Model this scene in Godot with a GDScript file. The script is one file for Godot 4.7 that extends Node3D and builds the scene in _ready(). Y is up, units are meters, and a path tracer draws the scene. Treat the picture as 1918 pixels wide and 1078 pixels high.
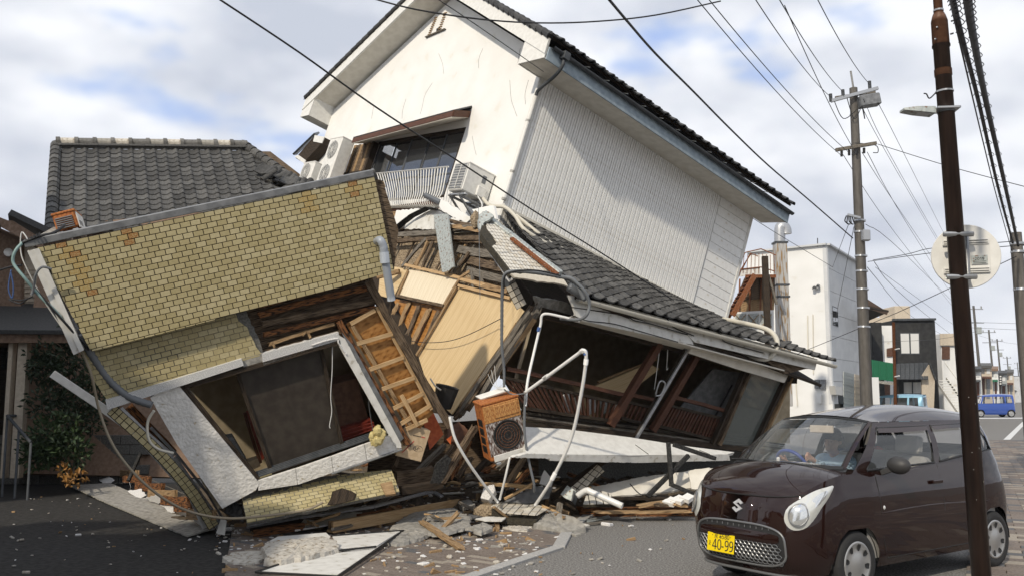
extends Node3D
# A collapsed shop house on a street corner after an earthquake, a brown kei car passing it.
# Measured in metres, y up; the photographer stands at the origin, 1.83 m eye height, looking along -z and 6.7 degrees up.
const EYE := Vector3(0, 1.83, 0)
const FOCAL := 1680.0
var pitch := atan(198.0 / 1680.0)
var M := {}
var rng := RandomNumberGenerator.new()
var taken := {}
var mesh_cache := {}

# ---------- survey: where a sighting of the photograph lies in the world ----------
func ray(x: float, y: float) -> Vector3:
	var cx := (x - 959.0) / FOCAL
	var cy := (539.0 - y) / FOCAL
	return Vector3(cx, cy * cos(pitch) + sin(pitch), -(cos(pitch) - cy * sin(pitch)))
func at(x: float, y: float, d: float) -> Vector3:        # at distance d along the view axis
	return EYE + ray(x, y) * d
func atz(x: float, y: float, f: float) -> Vector3:       # on the upright plane f metres north
	var r := ray(x, y)
	return EYE + r * (f / -r.z)
func gnd(x: float, y: float, h := 0.0) -> Vector3:       # on the level plane at height h
	var r := ray(x, y)
	return EYE + r * ((h - EYE.y) / r.y)
func on(p: Plane, x: float, y: float) -> Vector3:        # on a wall or roof plane
	var r := ray(x, y)
	return EYE + r * ((p.d - p.normal.dot(EYE)) / p.normal.dot(r))
func ons(p: Plane, a: Array) -> Array:
	var o := []
	for q in a: o.append(on(p, q[0], q[1]))
	return o
func gnds(a: Array, h := 0.0) -> Array:
	var o := []
	for q in a: o.append(gnd(q[0], q[1], h))
	return o
func ats(a: Array) -> Array:
	var o := []
	for q in a: o.append(at(q[0], q[1], q[2]))
	return o
func back(p: Plane, d: float) -> Plane:                  # the parallel plane d metres farther from the eye
	var n := p.normal if p.distance_to(EYE) < 0 else -p.normal
	return Plane(n, n.dot(p.get_center()) + d)

# ---------- names and metas ----------
func numbered(n: String) -> String:
	var k: int = taken.get(n, 0)
	taken[n] = k + 1
	return n if k == 0 else "%s_%03d" % [n, k]
func tag(o: Node, label: String, category: String, group := ""):
	o.set_meta("label", label)
	o.set_meta("category", category)
	if group != "": o.set_meta("group", group)
	return o
func thing(called: String, label: String, category: String, where: Vector3, group := "", turn := 0.0) -> Node3D:
	var o := Node3D.new()
	o.name = numbered(called)
	add_child(o)
	o.position = where
	o.rotation.y = turn
	tag(o, label, category, group)
	return o
func setting(o: Node, called: String):
	o.name = numbered(called)
	o.set_meta("kind", "structure")
	return o

func inst(parent: Node, called: String, mesh: Mesh, m: Material, world: Transform3D) -> MeshInstance3D:
	var o := MeshInstance3D.new()
	o.mesh = mesh
	o.material_override = m
	o.name = numbered(called) if parent == self else called
	parent.add_child(o, true)
	o.transform = (parent as Node3D).global_transform.affine_inverse() * world if parent != self else world
	return o

# ---------- materials ----------
func grad(cols: Array, offs: Array) -> Gradient:
	var g := Gradient.new()
	g.colors = PackedColorArray(cols)
	g.offsets = PackedFloat32Array(offs)
	return g
func lin(r: float, g: float, b: float) -> Color:
	return Color(r, g, b).linear_to_srgb()
func noise_tex(freq: float, seed_: int, ramp: Gradient = null, size := 256, octaves := 4, cell := false) -> NoiseTexture2D:
	var n := FastNoiseLite.new()
	n.noise_type = FastNoiseLite.TYPE_CELLULAR if cell else FastNoiseLite.TYPE_SIMPLEX_SMOOTH
	n.seed = seed_
	n.frequency = freq
	n.fractal_octaves = octaves
	var t := NoiseTexture2D.new()
	t.width = size
	t.height = size
	t.seamless = true
	t.normalize = true
	t.noise = n
	if ramp: t.color_ramp = ramp
	return t
var height_maps := {}
func height_map(kind: String) -> Texture2D:
	if not height_maps.has(kind):
		height_maps[kind] = {"fine": noise_tex(0.06, 11, null, 256, 4), "coarse": noise_tex(0.02, 12, null, 256, 5), "grit": noise_tex(0.12, 13, null, 256, 2)}[kind]
	return height_maps[kind]
# colours a..b (linear) mottled by noise; size = metres per texture repeat
func mat(called: String, a: Array, b: Array, opt := {}) -> StandardMaterial3D:
	var m := StandardMaterial3D.new()
	var ca := lin(a[0], a[1], a[2])
	var cb := lin(b[0], b[1], b[2])
	var cols := [ca, ca.lerp(cb, 0.5), cb]
	var offs := [0.25, 0.5, 0.78]
	if opt.has("c"):
		var c: Array = opt.c
		cols = [lin(c[0], c[1], c[2]), ca, ca.lerp(cb, 0.6), cb]
		offs = [opt.get("cut", 0.22), opt.get("cut", 0.22) + 0.07, 0.55, 0.8]
	m.albedo_texture = noise_tex(opt.get("freq", 0.02), opt.get("seed", called.hash() % 1000), grad(cols, offs), opt.get("px", 256), opt.get("oct", 5))
	m.roughness = opt.get("rough", 0.85)
	m.metallic = opt.get("metal", 0.0)
	m.metallic_specular = opt.get("spec", 0.4)
	m.uv1_triplanar = true
	m.uv1_world_triplanar = opt.get("world", false)
	var s: float = 1.0 / opt.get("size", 1.0)
	var st: Array = opt.get("stretch", [1, 1, 1])
	m.uv1_scale = Vector3(s * st[0], s * st[1], s * st[2])
	if opt.has("bump"):
		m.heightmap_enabled = true
		m.heightmap_texture = height_map(opt.get("relief", "fine"))
		m.heightmap_scale = opt.bump
	M[called] = m
	return m
func plain(called: String, c: Array, rough := 0.6, metal := 0.0, opt := {}) -> StandardMaterial3D:
	var m := StandardMaterial3D.new()
	m.albedo_color = lin(c[0], c[1], c[2])
	m.roughness = rough
	m.metallic = metal
	if opt.has("coat"):
		m.clearcoat_enabled = true
		m.clearcoat = opt.coat
		m.clearcoat_roughness = opt.get("coat_rough", 0.03)
	M[called] = m
	return m
func glass(called: String, c: Array, alpha: float) -> StandardMaterial3D:
	var m := StandardMaterial3D.new()
	m.transparency = BaseMaterial3D.TRANSPARENCY_ALPHA
	m.albedo_color = Color(lin(c[0], c[1], c[2]), alpha)
	m.roughness = 0.02
	m.metallic_specular = 0.6
	M[called] = m
	return m

# ---------- mesh helpers ----------
func st_new(smooth := false) -> SurfaceTool:
	var s := SurfaceTool.new()
	s.begin(Mesh.PRIMITIVE_TRIANGLES)
	s.set_smooth_group(0 if smooth else -1)
	return s
func quad(s: SurfaceTool, a: Vector3, b: Vector3, c: Vector3, d: Vector3):
	for v in [a, b, c, a, c, d]: s.add_vertex(v)
func tri(s: SurfaceTool, a: Vector3, b: Vector3, c: Vector3):
	for v in [a, b, c]: s.add_vertex(v)
func done(s: SurfaceTool, smooth := false) -> ArrayMesh:
	if smooth: s.index()
	s.generate_normals()
	return s.commit()
# chamfered box into s, centre c, half axes hx hy hz, chamfer in metres
func cbox(s: SurfaceTool, c: Vector3, hx: Vector3, hy: Vector3, hz: Vector3, ch := 0.004):
	var lx := hx.length(); var ly := hy.length(); var lz := hz.length()
	ch = minf(ch, 0.45 * minf(lx, minf(ly, lz)))
	var ax := [hx, hy, hz]
	var le := [lx, ly, lz]
	# points: for each corner sign, three points each pulled in on two axes
	var pt := func(sg: Array, face: int) -> Vector3:
		var v := c
		for k in 3:
			var f: float = sg[k] * (1.0 if k == face else 1.0 - ch / le[k])
			v += ax[k] * f
		return v
	for f in 3:
		var g := (f + 1) % 3
		var h := (f + 2) % 3
		for sgn in [-1.0, 1.0]:
			var q := []
			for uv in [[-1.0, -1.0], [1.0, -1.0], [1.0, 1.0], [-1.0, 1.0]]:
				var sg := [0.0, 0.0, 0.0]
				sg[f] = sgn; sg[g] = uv[0]; sg[h] = uv[1]
				q.append(pt.call(sg, f))
			if sgn > 0: quad(s, q[0], q[3], q[2], q[1])
			else: quad(s, q[0], q[1], q[2], q[3])
	for f in 3:            # edges along axis f
		var g := (f + 1) % 3
		var h := (f + 2) % 3
		for a in [-1.0, 1.0]:
			for b in [-1.0, 1.0]:
				var s0 := [0.0, 0.0, 0.0]
				var s1 := [0.0, 0.0, 0.0]
				s0[f] = -1.0; s1[f] = 1.0
				s0[g] = a; s1[g] = a; s0[h] = b; s1[h] = b
				quad(s, pt.call(s0, g), pt.call(s1, g), pt.call(s1, h), pt.call(s0, h))
	for a in [-1.0, 1.0]:
		for b in [-1.0, 1.0]:
			for d in [-1.0, 1.0]:
				var sg := [a, b, d]
				tri(s, pt.call(sg, 0), pt.call(sg, 1), pt.call(sg, 2))
func box_mesh(size: Vector3, ch := 0.004) -> ArrayMesh:
	var key := "b%s|%s" % [size.snapped(Vector3.ONE * 0.001), ch]
	if not mesh_cache.has(key):
		var s := st_new()
		cbox(s, Vector3.ZERO, Vector3(size.x / 2, 0, 0), Vector3(0, size.y / 2, 0), Vector3(0, 0, size.z / 2), ch)
		mesh_cache[key] = done(s)
	return mesh_cache[key]
func frame_x(a: Vector3, b: Vector3, hint := Vector3.UP) -> Basis:      # x along a->b, y near hint
	var x := (b - a).normalized()
	if absf(x.dot(hint.normalized())) > 0.98: hint = Vector3(0.3, 0.2, 1)
	var z := x.cross(hint).normalized()
	return Basis(x, z.cross(x).normalized(), z)
func bar(parent: Node, called: String, a: Vector3, b: Vector3, thick: float, wide: float, m: Material, hint := Vector3.UP, ch := 0.004) -> MeshInstance3D:
	return inst(parent, called, box_mesh(Vector3(a.distance_to(b), thick, wide), ch), m, Transform3D(frame_x(a, b, hint), (a + b) / 2))
# a weathered timber: slightly bowed and uneven, with splintered ends where rag > 0
func timber_mesh(l: float, thick: float, wide: float, seed_: int, rag := 0.0, wob := 0.006) -> ArrayMesh:
	var r := RandomNumberGenerator.new()
	r.seed = seed_
	var s := st_new()
	var n := maxi(4, int(l / 0.18))
	var bow := r.randf_range(-1, 1) * wob * 2.0
	var rings := []
	var prof := []
	var ny := 2 if rag == 0.0 else 4
	for k in ny: prof.append(Vector2(lerpf(-0.5, 0.5, float(k) / (ny - 1)), -0.5))
	for k in ny: prof.append(Vector2(lerpf(0.5, -0.5, float(k) / (ny - 1)), 0.5))
	var e0 := []
	var e1 := []
	for k in prof.size():
		e0.append(r.randf() * rag)
		e1.append(r.randf() * rag)
	for i in n + 1:
		var t := float(i) / n
		var ring := []
		for k in prof.size():
			var x := lerpf(-l / 2 + e0[k], l / 2 - e1[k], t)
			var y: float = prof[k].y * thick + bow * (1 - pow(2 * t - 1, 2)) + r.randf_range(-wob, wob) * 0.5
			var z: float = prof[k].x * wide + r.randf_range(-wob, wob) * 0.7
			ring.append(Vector3(x, y, z))
		rings.append(ring)
	for i in n:
		for k in prof.size():
			var k2 := (k + 1) % prof.size()
			quad(s, rings[i][k], rings[i + 1][k], rings[i + 1][k2], rings[i][k2])
	for e in [rings[0], rings[n]]:
		for k in range(1, prof.size() - 1): tri(s, e[0], e[k], e[k + 1])
	return done(s)
func timber(parent: Node, called: String, a: Vector3, b: Vector3, thick: float, wide: float, m: Material, hint := Vector3.UP, rag := 0.0, wob := 0.006) -> MeshInstance3D:
	return inst(parent, called, timber_mesh(a.distance_to(b), thick, wide, int((a.x * 31 + b.z * 17 + a.y * 57) * 100), rag, wob), m, Transform3D(frame_x(a, b, hint), (a + b) / 2))
# flat plates: one or several polygons of world points on one plane, given thickness away from the eye
func slab(parent: Node, called: String, pts: Array, thick: float, m: Material, more := [], rough_edge := 0.0) -> MeshInstance3D:
	var o: Vector3 = pts[0]
	var n := Vector3.ZERO
	for k in pts.size(): n += (pts[k] - o).cross(pts[(k + 1) % pts.size()] - o)
	n = n.normalized()
	if n.dot(EYE - o) < 0: n = -n
	var x: Vector3 = ((pts[1] - o) - n * (pts[1] - o).dot(n)).normalized()
	var basis_ := Basis(x, n.cross(x), n)
	var s := st_new()
	for poly in [pts] + more:
		var p2 := PackedVector2Array()
		for k in poly.size():
			var q: Vector3 = poly[k] - o
			var v := Vector2(q.dot(basis_.x), q.dot(basis_.y))
			p2.append(v)
			if rough_edge > 0.0:
				var q2: Vector3 = poly[(k + 1) % poly.size()] - o
				var v2 := Vector2(q2.dot(basis_.x), q2.dot(basis_.y))
				var cuts := int(v.distance_to(v2) / (rough_edge * 2.5))
				for c in range(1, mini(cuts, 24)):
					p2.append(v.lerp(v2, (c + rng.randf_range(-0.25, 0.25)) / cuts) + Vector2(rng.randf_range(-1, 1), rng.randf_range(-1, 1)) * rough_edge * 0.5)
		prism(s, p2, 0.0, -thick)
	return inst(parent, called, done(s), m, Transform3D(basis_, o))
func prism(s: SurfaceTool, p2: PackedVector2Array, z0: float, z1: float):
	var idx := Geometry2D.triangulate_polygon(p2)
	for k in range(0, idx.size(), 3):
		for z in [z0, z1]:
			tri(s, Vector3(p2[idx[k]].x, p2[idx[k]].y, z), Vector3(p2[idx[k + 1]].x, p2[idx[k + 1]].y, z), Vector3(p2[idx[k + 2]].x, p2[idx[k + 2]].y, z))
	for k in p2.size():
		var a := p2[k]
		var b := p2[(k + 1) % p2.size()]
		quad(s, Vector3(a.x, a.y, z0), Vector3(b.x, b.y, z0), Vector3(b.x, b.y, z1), Vector3(a.x, a.y, z1))
func spline(pts: Array, per := 6) -> Array:
	var o := []
	for i in pts.size() - 1:
		var p0: Vector3 = pts[maxi(i - 1, 0)]
		var p3: Vector3 = pts[mini(i + 2, pts.size() - 1)]
		for k in per: o.append((pts[i] as Vector3).cubic_interpolate(pts[i + 1], p0, p3, float(k) / per))
	o.append(pts[-1])
	return o
func tube_into(s: SurfaceTool, path: Array, radius: float, sides := 7, r_end := -1.0, ribs := 0.0):
	if r_end < 0: r_end = radius
	var rings := []
	var side := Vector3.ZERO
	for i in path.size():
		var t: Vector3 = (path[mini(i + 1, path.size() - 1)] - path[maxi(i - 1, 0)]).normalized()
		if side == Vector3.ZERO: side = t.cross(Vector3.UP if absf(t.y) < 0.9 else Vector3.RIGHT).normalized()
		side = (side - t * side.dot(t)).normalized()
		var up := t.cross(side)
		var ring := []
		var rr := lerpf(radius, r_end, float(i) / maxf(1, path.size() - 1)) + (ribs if i % 2 == 0 else 0.0)
		for k in sides:
			var a := TAU * k / sides
			ring.append(path[i] + side * cos(a) * rr + up * sin(a) * rr)
		rings.append(ring)
	for i in path.size() - 1:
		for k in sides:
			quad(s, rings[i][k], rings[i + 1][k], rings[i + 1][(k + 1) % sides], rings[i][(k + 1) % sides])
	for e in [rings[0], rings[-1]]:
		for k in range(1, sides - 1): tri(s, e[0], e[k], e[k + 1])
func tube(parent: Node, called: String, pts: Array, radius: float, m: Material, smooth := true, sides := 7, r_end := -1.0, ribs := 0.0, per := 6) -> MeshInstance3D:
	var base: Vector3 = pts[0]
	for p in pts: if p.y < base.y: base = p
	var loc := []
	for p in pts: loc.append(p - base)
	var s := st_new(true)
	tube_into(s, spline(loc, per) if smooth and loc.size() > 2 else loc, radius, sides, r_end, ribs)
	return inst(parent, called, done(s, true), m, Transform3D(Basis(), base))
func sag(a: Vector3, b: Vector3, drop: float, n := 10) -> Array:
	var o := []
	for k in n + 1:
		var t := float(k) / n
		o.append(a.lerp(b, t) + Vector3.DOWN * drop * 4 * t * (1 - t))
	return o
func lathe_into(s: SurfaceTool, c: Vector3, axis: Vector3, prof: Array, sides := 20):   # prof: [along, radius]
	var x := axis.cross(Vector3.UP if absf(axis.y) < 0.9 else Vector3.RIGHT).normalized()
	var y := axis.cross(x)
	for i in prof.size() - 1:
		for k in sides:
			var q := []
			for e in [[i, k], [i + 1, k], [i + 1, k + 1], [i, k + 1]]:
				var a: float = TAU * e[1] / sides
				q.append(c + axis * prof[e[0]][0] + (x * cos(a) + y * sin(a)) * prof[e[0]][1])
			quad(s, q[0], q[1], q[2], q[3])
# a lump with broken faces
func lump(parent: Node, called: String, c: Vector3, size: Vector3, m: Material, seed_: int, turn := 0.0) -> MeshInstance3D:
	var r := RandomNumberGenerator.new()
	r.seed = seed_
	var s := st_new()
	var pts := []
	var nu := 8
	var nv := 5
	for j in nv + 1:
		var row := []
		for i in nu:
			var a := TAU * i / nu + r.randf_range(-0.2, 0.2)
			var b := lerpf(-PI / 2, PI / 2, float(j) / nv)
			var f := r.randf_range(0.78, 1.15)
			var v := Vector3(cos(a) * cos(b), sin(b), sin(a) * cos(b))
			v = v / maxf(absf(v.x), maxf(absf(v.y), absf(v.z))) * 0.35 + v * 0.55
			row.append(v * size * 0.5 * f)
		pts.append(row)
	for j in nv:
		for i in nu: quad(s, pts[j][i], pts[j + 1][i], pts[j + 1][(i + 1) % nu], pts[j][(i + 1) % nu])
	return inst(parent, called, done(s), m, Transform3D(Basis(Vector3.UP, turn), c))
# tiles over a polygon of a plane: each a plate with chamfered front edges, cut where the outline cuts it
func tiling(parent: Node, called: String, o: Vector3, ux: Vector3, uy: Vector3, outline: PackedVector2Array, tw: float, th: float, gap: float, bond: float, thick: float, mats: Array, keep: int, nearest: Callable, skip = null, tilt := 0.004, pick = null):
	var n := ux.cross(uy).normalized()
	if n.dot(EYE - o) < 0: n = -n
	var lo := outline[0]
	var hi := outline[0]
	for v in outline:
		lo = lo.min(v)
		hi = hi.max(v)
	var cells := []
	for j in range(int(floor(lo.y / th)), int(ceil(hi.y / th))):
		for i in range(int(floor(lo.x / tw)) - 1, int(ceil(hi.x / tw)) + 1):
			var x0 := (i + (bond if j % 2 != 0 else 0.0)) * tw
			var rect := PackedVector2Array([Vector2(x0 + gap / 2, j * th + gap / 2), Vector2(x0 + tw - gap / 2, j * th + gap / 2), Vector2(x0 + tw - gap / 2, (j + 1) * th - gap / 2), Vector2(x0 + gap / 2, (j + 1) * th - gap / 2)])
			var mid := (rect[0] + rect[2]) / 2
			if skip != null and skip.call(mid): continue
			var cut := Geometry2D.intersect_polygons(rect, outline)
			if cut.is_empty() or cut[0].size() < 3: continue
			var area := 0.0
			for k in cut[0].size(): area += cut[0][k].cross(cut[0][(k + 1) % cut[0].size()])
			if absf(area) / 2 < tw * th * 0.08: continue
			cells.append([nearest.call(mid), cut[0], mid, absf(area) / 2 > 0.98 * (tw - gap) * (th - gap)])
	cells.sort_custom(func(a, b): return a[0] < b[0])
	var rest := {}
	for k in cells.size():
		var mid: Vector2 = cells[k][2]
		var mi: int = pick.call(mid) if pick != null else rng.randi() % mats.size()
		if mi < 0: mi = rng.randi() % mats.size()
		var m: Material = mats[mi]
		var jx := rng.randf_range(-tilt, tilt) * 4.0
		var jy := rng.randf_range(-tilt, tilt) * 4.0
		var bb := Basis(ux, uy, n) * Basis(Vector3.RIGHT, jx) * Basis(Vector3.UP, jy)
		var xf := Transform3D(bb, o + ux * mid.x + uy * mid.y)
		var s: SurfaceTool
		if k < keep:
			if cells[k][3]:
				var key := "tile%s|%s|%s" % [tw, th, thick]
				if not mesh_cache.has(key):
					s = st_new()
					plate(s, cells[k][1], mid, thick, Transform3D())
					mesh_cache[key] = done(s)
				inst(parent, called, mesh_cache[key], m, xf)
			else:
				s = st_new()
				plate(s, cells[k][1], mid, thick, Transform3D())
				inst(parent, called, done(s), m, xf)
		else:
			if not rest.has(m): rest[m] = st_new()
			plate(rest[m], cells[k][1], mid, thick, Transform3D(Basis(ux, uy, n).inverse(), Vector3.ZERO) * Transform3D(Basis(), -o) * xf)
	for m in rest:
		var q := inst(parent, called + "_field", done(rest[m]), m, Transform3D(Basis(ux, uy, n), o))
		q.set_meta("kind", "stuff")
func plate(s: SurfaceTool, poly: PackedVector2Array, mid: Vector2, thick: float, xf: Transform3D):
	var c := minf(0.003, thick * 0.3)
	var n := poly.size()
	var top := []
	var edge := []
	var bot := []
	for v in poly:
		var d := v - mid
		var e := d - d.normalized() * c
		top.append(xf * Vector3(e.x, e.y, thick))
		edge.append(xf * Vector3(d.x, d.y, thick - c))
		bot.append(xf * Vector3(d.x, d.y, 0))
	for k in range(1, n - 1): tri(s, top[0], top[k + 1], top[k])
	for k in n:
		var k2 := (k + 1) % n
		quad(s, top[k], top[k2], edge[k2], edge[k])
		quad(s, edge[k], edge[k2], bot[k2], bot[k])
# interlocking wave tiles, one per cell, laid from the eave up
func wave_tile() -> ArrayMesh:
	if not mesh_cache.has("wave"):
		var s := st_new()
		var prof := [Vector2(-0.15, 0.012), Vector2(-0.135, 0.026), Vector2(-0.11, 0.016), Vector2(-0.06, 0.006), Vector2(0.0, 0.006), Vector2(0.035, 0.014), Vector2(0.06, 0.034), Vector2(0.09, 0.052), Vector2(0.12, 0.05), Vector2(0.145, 0.03), Vector2(0.155, 0.012)]
		var l := 0.29
		for k in prof.size() - 1:
			var a: Vector2 = prof[k]
			var b: Vector2 = prof[k + 1]
			var fa := Vector3(a.x, -0.03, a.y + 0.026)
			var fb := Vector3(b.x, -0.03, b.y + 0.026)
			var ba := Vector3(a.x, l - 0.03, a.y)
			var bb := Vector3(b.x, l - 0.03, b.y)
			quad(s, fa, ba, bb, fb)
			var da := Vector3(0, 0, -0.024)
			quad(s, fa + da, fa, fb, fb + da)
			quad(s, fa + da, fb + da, bb + da, ba + da)
		mesh_cache["wave"] = done(s)
	return mesh_cache["wave"]
func tile_roof(parent: Node, o: Vector3, ex: Vector3, es: Vector3, cols: int, rows: int, mats: Array, keep: int, skip = null, jitter := 0.01):
	var n := ex.cross(es).normalized()
	if n.y < 0: n = -n
	es = n.cross(ex).normalized()
	var right_handed := ex.cross(es).dot(n) > 0
	if not right_handed: es = -es
	var cells := []
	for j in rows:
		for i in cols:
			if skip != null and skip.call(i, j): continue
			var p := o + ex * ((i + 0.5) * 0.265) + es * (j * 0.235)
			cells.append([p.distance_to(EYE), p])
	cells.sort_custom(func(a, b): return a[0] < b[0])
	var rest := {}
	for k in cells.size():
		var m: Material = mats[rng.randi() % mats.size()]
		var xf := Transform3D(Basis(ex, es, n) * Basis(Vector3.BACK, rng.randf_range(-jitter, jitter)) * Basis(Vector3.RIGHT, rng.randf_range(-jitter, jitter)), (cells[k][1] as Vector3) + n * rng.randf_range(-0.003, 0.003))
		if k < keep: inst(parent, "roof_tile", wave_tile(), m, xf)
		else:
			if not rest.has(m): rest[m] = st_new()
			(rest[m] as SurfaceTool).append_from(wave_tile(), 0, Transform3D(Basis(), -o) * xf)
	for m in rest:
		var q := inst(parent, "roof_tile_field", (rest[m] as SurfaceTool).commit(), m, Transform3D(Basis(), o))
		q.set_meta("kind", "stuff")
func area_shape(pts: Array, o: Vector3, ux: Vector3, uy: Vector3) -> PackedVector2Array:
	var r := PackedVector2Array()
	for p in pts: r.append(Vector2((p - o).dot(ux), (p - o).dot(uy)))
	return r
func sky_image() -> Image:
	var im := Image.create(1536, 768, false, Image.FORMAT_RGBA8)
	var big := FastNoiseLite.new()
	big.seed = 5
	big.frequency = 1.1
	big.fractal_octaves = 6
	big.fractal_gain = 0.52
	var wisp := FastNoiseLite.new()
	wisp.seed = 21
	wisp.frequency = 2.6
	wisp.fractal_octaves = 5
	var tuft := FastNoiseLite.new()
	tuft.seed = 33
	tuft.frequency = 7.0
	tuft.fractal_octaves = 5
	for y in 768:
		var el := PI / 2 - PI * (y + 0.5) / 768
		var sy := sin(el)
		var air := pow(clampf(1.0 - maxf(sy, 0.0), 0, 1), 3.0)
		var blue := Color(0.55, 0.65, 0.85).lerp(Color(0.70, 0.76, 0.86), air)
		for x in 1536:
			var az := TAU * x / 1536.0
			var c := cos(el)
			var d := Vector3(c * cos(az), sy * 2.2 + 0.25, c * sin(az))
			var v := big.get_noise_3dv(d * 1.6) * 0.75 + wisp.get_noise_3dv(d * Vector3(1.2, 2.0, 1.2)) * 0.3
			var fine := tuft.get_noise_3dv(d)
			var cover := smoothstep(-0.46, -0.16, v + air * 0.25 + fine * 0.22)
			var body := clampf(0.5 + big.get_noise_3dv(d * 2.3 + Vector3(4, 7, 1)) * 0.9 + wisp.get_noise_3dv(d * 1.9 + Vector3(9, 2, 5)) * 0.5 + fine * 0.45, 0, 1)
			var cl := Color(0.72, 0.738, 0.778).lerp(Color(0.905, 0.908, 0.916), body)
			im.set_pixel(x, y, blue.lerp(cl, cover * 0.95))
	return im

func make_world():
	var cam := Camera3D.new()
	cam.name = "camera"
	add_child(cam)
	cam.position = EYE
	cam.rotation.x = pitch
	cam.fov = rad_to_deg(2 * atan(539.0 / FOCAL))
	cam.near = 0.05
	cam.far = 2000
	cam.current = true
	var env := Environment.new()
	env.tonemap_mode = Environment.TONE_MAPPER_LINEAR
	env.tonemap_exposure = 1.16
	env.background_mode = Environment.BG_SKY
	var sky := Sky.new()
	var pan := PanoramaSkyMaterial.new()
	pan.panorama = ImageTexture.create_from_image(sky_image())
	sky.sky_material = pan
	env.sky = sky
	env.background_energy_multiplier = 1.13
	env.sky_rotation = Vector3(0, deg_to_rad(0), 0)
	env.sdfgi_enabled = true
	env.ssao_enabled = true
	env.ssil_enabled = true
	env.fog_enabled = true
	env.fog_density = 0.00022
	env.fog_light_color = Color(0.80, 0.84, 0.9)
	var we := WorldEnvironment.new()
	we.name = "world_environment"
	we.environment = env
	add_child(we)
	var sun := DirectionalLight3D.new()
	sun.name = "sun"
	sun.light_energy = 0.88
	sun.light_color = Color(1.0, 0.955, 0.88)
	sun.light_angular_distance = 1.6
	sun.shadow_enabled = true
	add_child(sun)
	sun.look_at_from_position(Vector3.ZERO, Vector3(0.375, -0.583, -0.72), Vector3.UP)

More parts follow.
